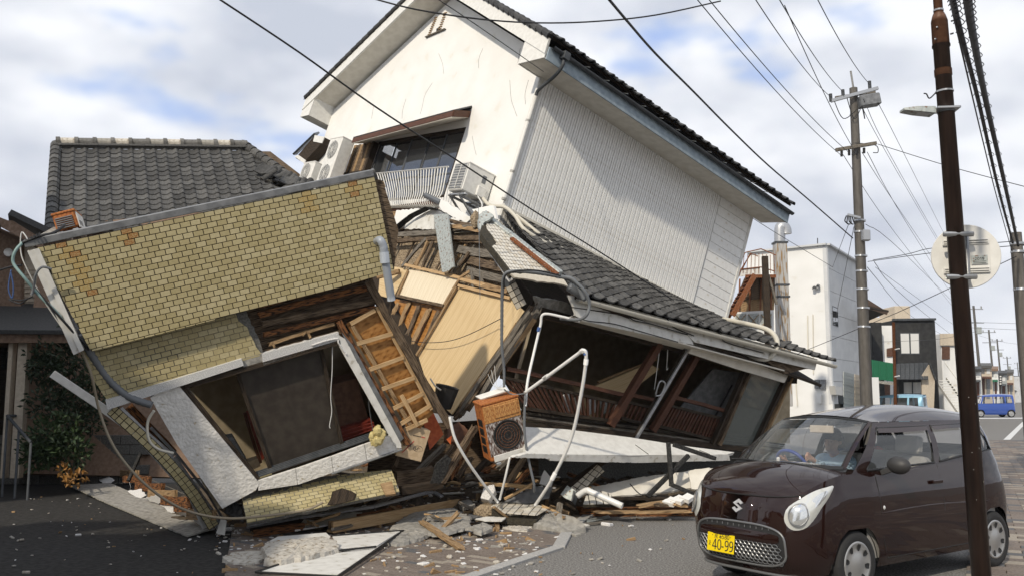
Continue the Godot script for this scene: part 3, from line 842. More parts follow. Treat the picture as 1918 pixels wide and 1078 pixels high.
	for k in 5:
		var l := lerpf(wr + 0.02, wl - 0.02, k / 5.0)
		var rr := 0.05 if k % 2 == 0 else 0.085
		var l1 := lerpf(wr + 0.02, wl - 0.02, (k + 1) / 5.0)
		hbox(win, "mullion", l1 - 0.03, l1 + 0.02, wb + 0.06, wt - 0.07, rr - 0.015, rr + 0.015, M.gutter_dark)
		hbox(win, "rail", l, l1, -1.78, -1.74, rr - 0.012, rr + 0.012, M.gutter_dark)
		hbox(win, "pane", l, l1, wb + 0.06, wt - 0.07, rr - 0.003, rr + 0.003, M.window_glass, 0.0)
	var can := Node3D.new()
	can.name = "window_canopy"
	t.add_child(can, true)
	var cf := [onH(662, 259, -0.55), onH(850, 208, -0.55)]
	var cw := [onH(690, 263, 0.0), onH(880, 214, 0.0)]
	slab(can, "canopy_roof", [cf[0], cf[1], cw[1] + HU * 0.16, cw[0] + HU * 0.16], 0.03, M.gutter_dark)
	slab(can, "canopy_soffit", [cf[0] - HU * 0.13, cf[1] - HU * 0.13, cw[1] - HU * 0.08, cw[0] - HU * 0.08], 0.02, M.soffit)
	bar(can, "canopy_fascia", cf[0] - HU * 0.06, cf[1] - HU * 0.06, 0.12, 0.03, M.wood_red, HU)
	bar(can, "canopy_fascia", cf[1] - HU * 0.05, cw[1] + HU * 0.0, 0.13, 0.03, M.wood_red, HU)
	# shutter box: weathered vertical boards
	var sh := Node3D.new()
	sh.name = "shutter_box"
	t.add_child(sh, true)
	for k in 8: hbox(sh, "board", wl + 0.03 + k * 0.11, wl + 0.13 + k * 0.11, -2.45, -0.86 + 0.012 * (k % 2), -0.14, -0.115, [M.wood_old, M.wood_tan, M.wood_old][k % 3])
	hbox(sh, "batten", wl + 0.02, wl + 0.92, -1.62, -1.56, -0.165, -0.14, M.wood_dark)
	hbox(sh, "edge_board", wl - 0.05, wl + 0.03, -2.45, -0.84, -0.15, 0.0, M.wood_dark)
	# balcony railing of thin white bars
	var rl := Node3D.new()
	rl.name = "balcony_railing"
	t.add_child(rl, true)
	var ra := onH(704, 325, -0.32)
	var rb := onH(840, 312, -0.32)
	var rc := onH(722, 386, -0.32)
	var rd := onH(826, 384, -0.32)
	tube(rl, "top_rail", [ra, rb], 0.016, M.enamel, false)
	tube(rl, "bottom_rail", [rc + HR * 0.1, rd + HR * 0.1], 0.014, M.enamel, false)
	for k in 27:
		var q := (k + 0.5) / 27.0
		var a := ra.lerp(rb, q)
		var b := rc.lerp(rd, q)
		tube(rl, "baluster", [a, a.lerp(b, 0.62), a.lerp(b, 0.85) - HR * 0.05, b - HR * 0.03, b + HR * 0.1], 0.011, M.enamel, true, 6, -1, 0, 3)
	bar(t, "window_ledge", onH(722, 396, -0.1), onH(815, 384, -0.1), 0.12, 0.2, M.wood_red, HU)
	# stub of a lower roof on the far side of the gable
	var stub := Node3D.new()
	stub.name = "side_eave"
	t.add_child(stub, true)
	slab(stub, "eave_top", [onH(590, 252, -0.3), onH(551, 292, -0.3), onH(556, 290, 1.2), onH(600, 250, 1.2)], 0.05, M.gutter_dark)
	slab(stub, "eave_board", [onH(589, 254, -0.28), onH(607, 257, -0.28), onH(602, 268, -0.28), onH(568, 305, -0.28), onH(553, 296, -0.28)], 0.5, M.wood_dark)
	slab(stub, "eave_cap", [onH(589, 253, -0.30), onH(607, 256, -0.30), onH(602, 268, -0.30), onH(586, 265, -0.30)], 0.02, M.enamel)
	slab(stub, "eave_cap", [onH(551, 293, -0.30), onH(569, 306, -0.30), onH(572, 300, -0.30), onH(558, 290, -0.30)], 0.02, M.enamel)

# outdoor unit: front towards +z, base at y = 0
func make_ac(label: String, w: float, h: float, d: float, fans: int, xf: Transform3D, body: Material, rusty := false) -> Node3D:
	var t := thing("air_conditioner", label, "air conditioner", xf.origin)
	t.transform = xf
	var g := xf
	var P := func(x, y, z): return g * Vector3(x, y, z)
	var loc := func(size: Vector3, c: Vector3, called: String, m: Material, ch := 0.012): return inst(t, called, box_mesh(size, ch), m, g * Transform3D(Basis(), c))
	loc.call(Vector3(w, h - 0.04, d), Vector3(0, h / 2 + 0.02, 0), "casing", body, 0.02)
	loc.call(Vector3(w + 0.015, 0.03, d + 0.02), Vector3(0, h - 0.01, 0), "lid", body)
	for sx in [-1, 1]: loc.call(Vector3(0.07, 0.04, d + 0.06), Vector3(sx * w * 0.32, 0.0, 0), "foot", M.galvanised)
	for k in fans:
		var cy := h * (0.5 if fans == 1 else (0.27 + 0.48 * k))
		var fr := minf(w * 0.36, h * 0.43 / fans)
		var c := Vector3(-w * 0.08 if fans == 1 else 0.0, cy, d / 2)
		var s := st_new()
		lathe_into(s, Vector3.ZERO, Vector3.BACK, [[0.004, 0.0], [0.004, fr]], 24)
		var fan := inst(t, "fan", done(s), M.felt_black if rusty else M.metal_grey, g * Transform3D(Basis(), c))
		var gs := st_new()
		for q in [0.3, 0.5, 0.7, 0.86, 1.0]:
			var ring := []
			for a in 25: ring.append(Vector3(cos(TAU * a / 24) * fr * q, sin(TAU * a / 24) * fr * q, 0.018))
			tube_into(gs, ring, 0.004, 4)
		for a in 12: tube_into(gs, [Vector3(0, 0, 0.02), Vector3(cos(TAU * a / 12) * fr, sin(TAU * a / 12) * fr, 0.018)], 0.004, 4)
		inst(fan, "fan_grille", done(gs), M.rust if rusty else body, g * Transform3D(Basis(), c))
		var bs := st_new()
		for a in 3:
			var a0 := TAU * a / 3.0
			tri(bs, Vector3(0, 0, 0.008), Vector3(cos(a0) * fr * 0.9, sin(a0) * fr * 0.9, 0.008), Vector3(cos(a0 + 0.9) * fr * 0.9, sin(a0 + 0.9) * fr * 0.9, 0.014))
		inst(fan, "fan_blade", done(bs), M.black if rusty else M.cable_grey, g * Transform3D(Basis(), c))
	return t
func make_house_units():
	# on a bracket right of the window: end with coil guard towards the street
	var c := onH(874, 372, -0.33)
	var xf := Transform3D(Basis(-HR, HU, -HL) , c)
	var a := make_ac("white air conditioner with wire coil guard, bracketed beside the white balcony railing", 0.62, 0.58, 0.44, 0, xf, M.enamel)
	var g := a.global_transform
	# coil guard on the end facing away from the wall, valve cover and hand hold on the side
	var gb := inst(a, "coil", box_mesh(Vector3(0.006, 0.48, 0.40), 0.001), M.metal_grey, g * Transform3D(Basis(), Vector3(0.313, 0.31, 0)))
	for k in 9: inst(gb, "guard_wire", box_mesh(Vector3(0.008, 0.008, 0.41), 0.001), M.enamel, g * Transform3D(Basis(), Vector3(0.321, 0.1 + k * 0.052, 0)))
	for k in 3: inst(gb, "guard_wire", box_mesh(Vector3(0.01, 0.48, 0.012), 0.001), M.enamel, g * Transform3D(Basis(), Vector3(0.322, 0.31, -0.2 + k * 0.2)))
	inst(a, "hand_hold", box_mesh(Vector3(0.09, 0.15, 0.01), 0.004), M.cable_grey, g * Transform3D(Basis(), Vector3(-0.1, 0.40, 0.218)))
	inst(a, "valve_cover", box_mesh(Vector3(0.2, 0.2, 0.05), 0.02), M.enamel, g * Transform3D(Basis(), Vector3(-0.1, 0.16, 0.235)))
	var br := thing("wall_bracket", "grey steel bracket carrying the air conditioner beside the balcony railing", "bracket", H(1.2, -2.6, -0.3))
	for z in [-0.15, 0.15]:
		bar(br, "arm", g * Vector3(0.3, -0.045, z), g * Vector3(-0.33, -0.045, z), 0.04, 0.04, M.metal_grey)
		bar(br, "strut", g * Vector3(0.25, -0.06, z), g * Vector3(-0.33, -0.42, z), 0.04, 0.03, M.metal_grey)
	# two-fan unit and a small one further along the wall, behind the parapet
	var bb := Basis(-HL, HU, -HR)
	make_ac("tall white two-fan air conditioner behind the tiled parapet", 0.62, 1.25, 0.33, 2, Transform3D(bb, onH(610, 355, -0.45)), M.enamel)
	make_ac("low white air conditioner behind the tiled parapet, under the far eave", 0.62, 0.52, 0.30, 1, Transform3D(bb, onH(577, 345, -0.45)), M.enamel)
	# pipe runs from the unit
	var pp := thing("refrigerant_pipe", "white lagged air conditioner pipes along the foot of the corrugated wall", "pipe", H(0, -2.7, -0.2))
	tube(pp, "lagging", [onH(905, 372, -0.25), onH(918, 385, -0.25), onH(945, 388, -0.2), at(965, 405, 15.3), at(985, 432, 15.0), at(1040, 465, 15.2)], 0.035, M.pvc_cream)
	tube(pp, "drain_hose", [onH(895, 368, -0.3), onH(903, 383, -0.35), onH(900, 396, -0.35)], 0.014, M.cable_white)
	tube(pp, "duct_cover", [at(965, 403, 15.4), at(1030, 455, 15.5), at(1180, 530, 16.6), at(1240, 560, 17.3)], 0.04, M.pvc_cream, false, 8)
# ---------- the tiled shop front, folded outwards ----------
var PT: Plane
var PS: Plane
func make_shop():
	PT = Plane(at(62, 462, 10.0), at(703, 326, 11.3), at(165, 655, 10.32))
	PS = back(PT, 0.17)
	var t := thing("tiled_shop_front", "shop front clad in yellow-beige brick tiles, leaning outwards over its broken show window", "shop front", on(PS, 420, 985))
	# upper panel
	var o := on(PT, 70, 462)
	var ux := (on(PT, 700, 330) - on(PT, 68, 462)).normalized()
	var n := PT.normal if PT.normal.dot(EYE - o) > 0 else -PT.normal
	var uy := n.cross(ux).normalized()
	var face := ons(PT, [[70, 464], [701, 331], [737, 507], [640, 536], [480, 577], [300, 624], [170, 657], [118, 560]])
	var panel := slab(t, "tile_panel", face, 0.16, M.grout_dark)
	var rust_spots := []
	for q in [[118, 462], [125, 470], [136, 470], [128, 480], [140, 486], [145, 492], [140, 498], [150, 505], [147, 515], [158, 530], [165, 545], [235, 433], [243, 442], [236, 452], [120, 455], [575, 372], [580, 385], [660, 345], [663, 360], [577, 366]]: rust_spots.append(on(PT, q[0], q[1]))
	var pick := func(m: Vector2) -> int:
		var p := o + ux * m.x + uy * m.y
		for k in rust_spots.size():
			var d: float = p.distance_to(rust_spots[k])
			if d < 0.05: return 5
			if d < 0.085 and (k * 7 + int(m.x * 91)) % 3 != 0: return 6
		return -1
	var mats := [M.tile0, M.tile1, M.tile2, M.tile3, M.tile4, M.tile_rust, M.tile_rust_light]
	var plain_pick := func(m: Vector2) -> int:
		var r: int = pick.call(m)
		return r if r >= 0 else rng.randi() % 5
	tiling(panel, "tile", o, ux, uy, area_shape(face, o, ux, uy), 0.1165, 0.0665, 0.0085, 0.5, 0.012, mats, 230, func(m): return (o + ux * m.x + uy * m.y).distance_to(EYE), null, 0.002, plain_pick)
	# cut bottom edge of tiles: soldier course
	bar(t, "coping", on(PT, 46, 462) - n * 0.07 + uy * 0.03, on(PT, 700, 328) - n * 0.07 + uy * 0.03, 0.085, 0.19, M.metal_grey, uy, 0.008)
	tube(t, "coping_end", [on(PT, 699, 327) - n * 0.02 + uy * 0.03, on(PT, 703, 326) - n * 0.02 + uy * 0.035], 0.045, M.metal_grey, false, 8)
	# white corner boards on the left edge
	slab(t, "corner_board", ons(back(PT, -0.03), [[50, 470], [72, 465], [156, 655], [137, 664]]), 0.14, M.board_white)
	slab(t, "corner_board", ons(back(PT, -0.045), [[62, 468], [72, 465], [156, 655], [148, 659]]), 0.02, M.board_white)
	# end of the panel seen from the right: broken layers
	slab(t, "panel_edge", ons(back(PT, 0.05), [[700, 334], [716, 338], [746, 430], [738, 505]]), 0.1, M.wood_old)
	for k in 6: timber(t, "broken_batten", on(back(PT, 0.08), 702 + k * 5, 350 + k * 26), on(back(PT, 0.2), 716 + k * 3, 345 + k * 24), 0.07, 0.1, [M.wood_tan, M.wood_rot][k % 2], Vector3.UP, 0.03)
	# lower, recessed panel
	var lo := ons(PS, [[146, 650], [300, 612], [436, 576], [446, 600], [462, 612], [480, 650], [491, 664], [360, 702], [200, 748], [178, 716]])
	var low := slab(t, "tile_panel", lo, 0.12, M.mortar)
	tiling(low, "tile", o - n * 0.17, ux, uy, area_shape(lo, o - n * 0.17, ux, uy), 0.1165, 0.0665, 0.005, 0.5, 0.012, mats, 40, func(m): return (o + ux * m.x + uy * m.y).distance_to(on(PS, 300, 700)), null, 0.002, func(_m): return rng.randi() % 5)
	slab(t, "bare_mortar", ons(back(PS, 0.012), [[430, 580], [462, 584], [490, 650], [492, 668], [470, 668], [440, 600]]), 0.05, M.mortar, [], 0.02)
	# lintel of white pebbledash, and the broken grey end
	var lp := back(PS, -0.06)
	slab(t, "lintel", ons(lp, [[197, 749], [452, 671], [456, 684], [200, 767]]), 0.16, M.pebble_white)
	slab(t, "lintel", ons(back(PS, -0.03), [[490, 662], [634, 622], [636, 638], [493, 683]]), 0.14, M.pebble_white, [], 0.012)
	slab(t, "broken_lintel", ons(back(PS, -0.01), [[452, 671], [492, 660], [494, 684], [456, 688]]), 0.14, M.concrete, [], 0.02)
	# roughcast pier
	slab(t, "roughcast_pier", ons(back(PS, -0.02), [[281, 745], [290, 737], [336, 724], [486, 905], [478, 918], [416, 952], [330, 830]]), 0.14, M.roughcast)
	# exposed boards above the window
	var bp := back(PS, 0.07)
	slab(t, "backing", ons(back(PS, 0.2), [[440, 560], [690, 500], [712, 560], [640, 640], [490, 690]]), 0.05, M.wood_old)
	for b in [[478, 572, 690, 516, 0.085, 0], [482, 590, 692, 538, 0.075, 0], [486, 607, 706, 562, 0.07, 1], [490, 627, 704, 575, 0.06, 0], [500, 645, 628, 605, 0.04, 2]]:
		timber(t, "exposed_board", on(bp, b[0], b[1]), on(bp, b[2], b[3]), b[4], 0.05, [M.wood_rot, M.wood_old, M.wood_tan][b[5]], uy, 0.05)
	for b in [[508, 640, 514, 650], [565, 628, 572, 618], [575, 620, 580, 632]]: timber(t, "splinter", on(bp, b[0], b[1]) + n * 0.04, on(bp, b[2], b[3]) + n * 0.05, 0.02, 0.03, M.wood_tan, uy, 0.02)
	# studs and the orange plywood panel with battens
	var lp2 := back(PS, 0.05)
	slab(t, "plywood_panel", ons(back(PS, 0.10), [[648, 606], [706, 572], [812, 772], [786, 803], [762, 800]]), 0.02, M.ply_orange)
	timber(t, "stud", on(lp2, 632, 598), on(lp2, 764, 832), 0.10, 0.085, M.wood_rot, n, 0.05, 0.012)
	timber(t, "stud", on(lp2, 684, 520), on(lp2, 844, 802), 0.13, 0.095, M.wood_old, n, 0.06, 0.014)
	timber(t, "stud_facing", on(lp2, 660, 610) , on(lp2, 768, 795), 0.03, 0.05, M.wood_tan, n)
	timber(t, "stud_facing", on(lp2, 705, 574), on(lp2, 808, 766), 0.03, 0.045, M.wood_fresh, n)
	for b in [[656, 606, 702, 580], [668, 643, 735, 624], [690, 692, 756, 668], [715, 728, 776, 706], [736, 764, 792, 736], [748, 794, 806, 758], [760, 803, 800, 785]]: timber(t, "batten", on(lp2, b[0], b[1]) + n * 0.012, on(lp2, b[2], b[3]) + n * 0.012, 0.02, 0.055, M.wood_fresh, n, 0.0, 0.003)
	timber(t, "loose_batten", on(lp2, 750, 738) + n * 0.04, on(lp2, 780, 796) + n * 0.05, 0.02, 0.05, M.wood_fresh, n)
	# white jamb and its grey liner
	slab(t, "jamb", ons(back(PS, -0.03), [[634, 626], [646, 634], [750, 828], [752, 838], [742, 838], [636, 650]]), 0.05, M.board_white, [], 0.008)
	slab(t, "jamb_liner", ons(back(PS, -0.015), [[640, 622], [660, 645], [756, 820], [748, 828], [648, 640]]), 0.03, M.metal_grey)
	tube(t, "torn_edging", ons(back(PS, -0.04), [[584, 646], [612, 637], [632, 634], [634, 642], [648, 662]]), 0.012, M.paper)
	# sill: four white panels on a dark track
	var sp := back(PS, -0.02)
	var top := [[483, 900], [553, 878], [620, 855], [682, 832], [737, 812]]
	var bot := [[483, 918], [557, 907], [624, 884], [687, 862], [751, 839]]
	for k in 4: slab(t, "sill_panel", ons(sp, [[top[k][0] + 0.6, top[k][1]], [top[k + 1][0] - 0.3, top[k + 1][1]], [bot[k + 1][0] - 0.3, bot[k + 1][1]], [bot[k][0] + 0.6, bot[k][1]]]), 0.05, M.roughcast)
	bar(t, "sill_edge", on(sp, 620, 886), on(sp, 752, 840), 0.02, 0.08, M.metal_grey, uy)
	for k in 4: bar(t, "track", on(back(PS, 0.02 + 0.04 * k), 476, 894 - k * 3), on(back(PS, 0.02 + 0.04 * k), 736, 806 - k * 3), 0.025, 0.018, M.gutter_dark, uy)
	bar(t, "window_head", on(back(PS, 0.03), 345, 722), on(back(PS, 0.03), 636, 638), 0.06, 0.12, M.wood_dark, uy)
	bar(t, "window_post", on(back(PS, 0.05), 345, 722), on(back(PS, 0.05), 362, 742), 0.05, 0.04, M.wood_grey, n)
	bar(t, "window_post", on(back(PS, 0.03), 338, 722), on(back(PS, 0.03), 480, 898), 0.05, 0.1, M.wood_dark, n)
	# dark sliding door still hanging in the opening
	var door := slab(t, "sliding_door", ons(back(PS, 0.14), [[442, 692], [600, 648], [641, 836], [508, 884]]), 0.04, M.door_brown)
	for e in [[[442, 692], [508, 884]], [[600, 648], [641, 836]], [[508, 884], [641, 836]]]: bar(door, "stile", on(back(PS, 0.125), e[0][0], e[0][1]), on(back(PS, 0.125), e[1][0], e[1][1]), 0.05, 0.05, M.wood_dark, n)
	# inside the shop
	var rm := thing("shop_room", "dark shop room seen through the broken show window", "room", on(back(PS, 1.4), 560, 930))
	var far := back(PS, 3.2)
	slab(rm, "back_partition", ons(far, [[300, 660], [690, 560], [790, 830], [470, 915], [330, 780]]), 0.05, M.ochre_plaster)
	slab(rm, "ceiling", [on(bp, 330, 700), on(bp, 640, 615), on(far, 660, 600), on(far, 320, 690)], 0.05, M.wood_old)
	slab(rm, "floorboards", [on(bp, 470, 905), on(bp, 745, 815), on(far, 745, 815), on(far, 470, 890)], 0.05, M.straw_mat)
	slab(rm, "end_partition", [on(bp, 655, 640), on(bp, 752, 825), on(far, 752, 825), on(far, 655, 640)], 0.04, M.ochre_plaster)
	slab(rm, "end_partition", [on(back(PS, 0.2), 290, 735), on(back(PS, 0.2), 430, 940), on(far, 430, 960), on(far, 300, 700)], 0.04, M.ochre_plaster)
	var ip := back(PS, 0.55)
	var ct := thing("red_counter", "dark red lacquered counter behind the hanging white cord", "counter", on(ip, 660, 825))
	slab(ct, "counter_front", ons(ip, [[612, 722], [668, 708], [694, 800], [636, 812]]), 0.4, M.brown_panel)
	slab(ct, "counter_base", ons(back(PS, 0.42), [[628, 806], [696, 786], [704, 800], [634, 832]]), 0.3, M.red_lacquer)
	for k in 3: bar(ct, "rail", on(back(PS, 0.36), 630 + k, 812 + k * 7), on(back(PS, 0.36), 700 + k, 790 + k * 6), 0.012, 0.02, M.red_lacquer, uy)
	var cb := thing("storage_box", "grey box lying in the dark left side of the show window", "box", on(ip, 440, 870))
	slab(cb, "box_side", ons(ip, [[412, 822], [436, 818], [462, 862], [446, 868]]), 0.2, M.metal_grey)
	slab(cb, "box_lid", ons(ip, [[452, 868], [484, 858], [488, 872], [462, 884]]), 0.15, M.cardboard)
	var pn := thing("lacquer_screen", "narrow dark red panel leaning behind the sliding door", "screen", on(ip, 500, 880))
	slab(pn, "panel_face", ons(ip, [[460, 770], [478, 764], [500, 850], [490, 862]]), 0.03, M.red_lacquer)
	timber(pn, "panel_edge", on(ip, 458, 772), on(ip, 488, 866), 0.03, 0.03, M.wood_red)
	# hanging cord
	tube(thing("light_pull_string", "thin white cord dangling in the show window", "cord", on(PS, 618, 800)), "cord", ons(back(PS, 0.03), [[622, 648], [622, 690], [619, 740], [621, 770], [617, 795], [618, 801]]), 0.006, M.cable_white)
	tube(thing("thin_wire", "thin grey wire hanging beside the yellow foam scrap", "wire", on(PS, 698, 805)), "wire", ons(back(PS, 0.1), [[692, 740], [691, 760], [698, 805]]), 0.004, M.cable_grey)
	# yellow foam scrap on the sill
	var fm := thing("foam_scrap", "crumpled yellow insulation foam caught on the window sill", "foam", on(sp, 707, 828))
	for k in 9: lump(fm, "foam_piece", on(back(PS, -0.09), 706 + rng.randf_range(-9, 9), 814 + rng.randf_range(-14, 14)), Vector3(0.16, 0.14, 0.1) * rng.randf_range(0.7, 1.3), M.foam_yellow, 300 + k, k)

func make_left_bits():
	var n := PT.normal if PT.normal.dot(EYE) > 0 else -PT.normal
	var uy := Vector3.UP
	# narrow strip of tiles torn off the corner, hanging down to the ground
	var base := gnd(405, 992)
	var p0 := at(208, 766, 10.72)
	var p1 := at(295, 846, 10.9)
	var p2 := at(358, 920, 11.2)
	var p3 := at(400, 986, 11.5)
	var strip := thing("torn_tile_strip", "narrow strip of beige brick tiles bent down from the shop corner to the ground", "tile strip", p3)
	var path := spline([p0, p1, p2, p3], 9)
	for k in path.size() - 1:
		var a: Vector3 = path[k]
		var b: Vector3 = path[k + 1]
		var d := (b - a).normalized()
		var w := d.cross(EYE - a).normalized()
		bar(strip, "strip_back", a, b, 0.02, 0.14, M.grout_dark, (EYE - a).normalized())
		for e in [-0.5, 0.5]:
			bar(strip, "tile", a + d * 0.004 + w * (e * 0.066) + (EYE - a).normalized() * 0.016, b - d * 0.006 + w * (e * 0.066) + (EYE - a).normalized() * 0.016, 0.012, 0.058, [M.tile0, M.tile1, M.tile2][int(k + e + 3.5) % 3], (EYE - a).normalized(), 0.002)
	# the long white gutter that came down, and two aluminium strips
	var gut := thing("fallen_gutter", "long white plastic gutter bent down across the gap left of the shop", "gutter", gnd(392, 992))
	var gp := [at(97, 699, 10.6), at(180, 755, 10.7), at(250, 806, 10.8), at(305, 866, 11.0), at(360, 930, 11.3), at(384, 985, 11.55)]
	for k in gp.size() - 1: bar(gut, "gutter_length", gp[k], gp[k + 1] + (gp[k + 1] - gp[k]).normalized() * 0.02, 0.03, 0.095, M.enamel, (EYE - gp[k]).normalized(), 0.008)
	var al := thing("aluminium_flashing", "pair of grey aluminium strips folded down beside the roughcast pier", "flashing", gnd(418, 990))
	var ap := [at(222, 768, 10.85), at(268, 812, 11.0), at(322, 858, 11.2), at(372, 930, 11.5), at(414, 988, 11.75)]
	for k in 4: bar(al, "strip_length", ap[k], ap[k + 1], 0.012, 0.115, M.aluminium, (EYE - ap[k]).normalized() + Vector3(0.2, 0, 0), 0.003)
	var aq := [at(282, 800, 11.0), at(330, 850, 11.2), at(390, 925, 11.5), at(425, 985, 11.75)]
	for k in 3: bar(al, "angle_length", aq[k], aq[k + 1], 0.03, 0.035, M.metal_grey, (EYE - aq[k]).normalized(), 0.003)
	# rotten brown board between them
	var rb := thing("rotten_board", "split red-brown board between the tile strip and the white pier", "board", at(300, 850, 11.3))
	timber(rb, "board_length", at(236, 762, 11.1), at(322, 852, 11.4), 0.03, 0.16, M.wood_rot, n, 0.06)
	# cables on the corner
	var cb := thing("corner_cables", "bundle of teal and grey cables running down the corner of the tiled wall", "cables", at(240, 742, 10.5))
	tube(cb, "teal_cable", [at(42, 454, 9.95), at(28, 470, 9.9), at(24, 492, 9.9), at(45, 520, 9.9), at(70, 550, 10.0), at(105, 585, 10.1), at(150, 640, 10.4), at(205, 715, 10.6), at(270, 752, 10.7)], 0.017, M.cable_teal)
	tube(cb, "grey_cable", [at(96, 504, 9.95), at(78, 500, 9.9), at(66, 515, 9.9), at(62, 540, 9.95), at(58, 552, 9.95)], 0.014, M.cable_grey)
	tube(cb, "black_cable", [at(60, 535, 10.0), at(95, 575, 10.05), at(135, 620, 10.2), at(165, 655, 10.4)], 0.013, M.cable_black)
	tube(cb, "corrugated_conduit", [at(150, 628, 10.35), at(175, 670, 10.5), at(205, 712, 10.6), at(240, 742, 10.65), at(284, 758, 10.7)], 0.04, M.cable_grey, true, 9, -1, 0.007, 10)
	tube(cb, "white_tube", [at(288, 768, 10.7), at(276, 790, 10.7), at(278, 822, 10.7), at(295, 840, 10.75), at(325, 848, 10.8)], 0.017, M.pvc_cream)
	tube(cb, "black_pigtail", [at(120, 422, 10.3), at(100, 436, 10.1), at(75, 442, 10.0), at(48, 452, 9.95), at(40, 456, 9.95)], 0.018, M.cable_black)
	for k in 7: tube(cb, "cable_tie", [at(42 + k * 5, 458 - k * 2.2, 9.95) + Vector3(0, 0.05, 0), at(44 + k * 5, 452 - k * 2.2, 9.95) + Vector3(0, -0.02, 0)], 0.01, M.cable_black, false, 5)
	tube(cb, "blue_wire", [at(20, 505, 10.4), at(15, 540, 10.4), at(22, 558, 10.4), at(24, 535, 10.4), at(19, 508, 10.4)], 0.008, M.cable_blue)
	tube(cb, "dark_wire", [at(-10, 508, 11.0), at(18, 500, 10.4), at(40, 496, 10.2)], 0.012, M.cable_black)
	tube(cb, "white_wire", [at(55, 455, 10.1), at(40, 435, 10.1), at(38, 470, 10.1), at(48, 500, 10.1), at(80, 560, 10.2), at(120, 620, 10.3)], 0.007, M.cable_white)
	tube(cb, "drop_wire", [at(60, 555, 10.1), at(40, 562, 10.3), at(16, 560, 10.4), at(36, 568, 10.3), at(50, 560, 10.2)], 0.009, M.cable_black)
	# long tan hose draped from the corner along the ground
	tube(thing("tan_hose", "tan cable looping from the shop corner down and along the rubble", "cable", gnd(330, 965)), "hose", [at(150, 650, 10.4), at(170, 700, 10.4), at(186, 770, 10.5), at(215, 840, 10.4), at(270, 905, 10.3), at(340, 952, 10.4), at(420, 970, 10.6), at(500, 965, 11.0), at(570, 955, 11.2), at(605, 940, 11.3)], 0.016, M.cable_tan)
	# grey vent pipe with elbow out of the panel's right end
	var vp := thing("grey_drainpipe", "pale grey plastic pipe with elbow sticking out of the tiled wall", "pipe", at(733, 565, 11.3))
	tube(vp, "pipe", [at(706, 452, 11.35), at(712, 450, 11.2), at(718, 462, 11.2), at(720, 478, 11.22), at(733, 562, 11.35)], 0.052, M.pvc_grey, true, 12)
	tube(vp, "socket", [at(719, 472, 11.2), at(721, 492, 11.22)], 0.06, M.pvc_grey, false, 12)
	# rusty unit on the roof edge behind the coping
	var c := at(136, 432, 11.2)
	var dirx := (at(165, 432, 11.25) - at(110, 446, 11.15)).normalized()
	var up := Vector3(0.12, 0.99, 0).normalized()
	var z := dirx.cross(up).normalized()
	var ac := make_ac("small air conditioner with rusted red lid behind the grey coping", 0.26, 0.26, 0.5, 0, Transform3D(Basis(dirx, z.cross(dirx), z), c - Vector3(0, 0.05, 0)), M.rust_orange)
	var g := ac.global_transform
	for k in 6: inst(ac, "louvre", box_mesh(Vector3(0.2, 0.012, 0.02), 0.002), M.metal_grey, g * Transform3D(Basis(), Vector3(-0.01, 0.06 + k * 0.025, 0.26)))
	inst(ac, "side_panel", box_mesh(Vector3(0.01, 0.2, 0.46), 0.003), M.enamel, g * Transform3D(Basis(), Vector3(0.135, 0.13, 0)))
	for k in 2: inst(ac, "side_slot", box_mesh(Vector3(0.01, 0.06, 0.05), 0.003), M.black, g * Transform3D(Basis(), Vector3(0.139, 0.10, 0.12 - k * 0.12)))
	slab(thing("broken_fibre_sheet", "grey corrugated sheet lying behind the coping beside the rusted unit", "sheet", at(85, 448, 10.9)), "sheet", ats([[62, 446, 10.6], [100, 425, 11.1], [116, 428, 11.1], [110, 438, 10.9]]), 0.02, M.concrete)

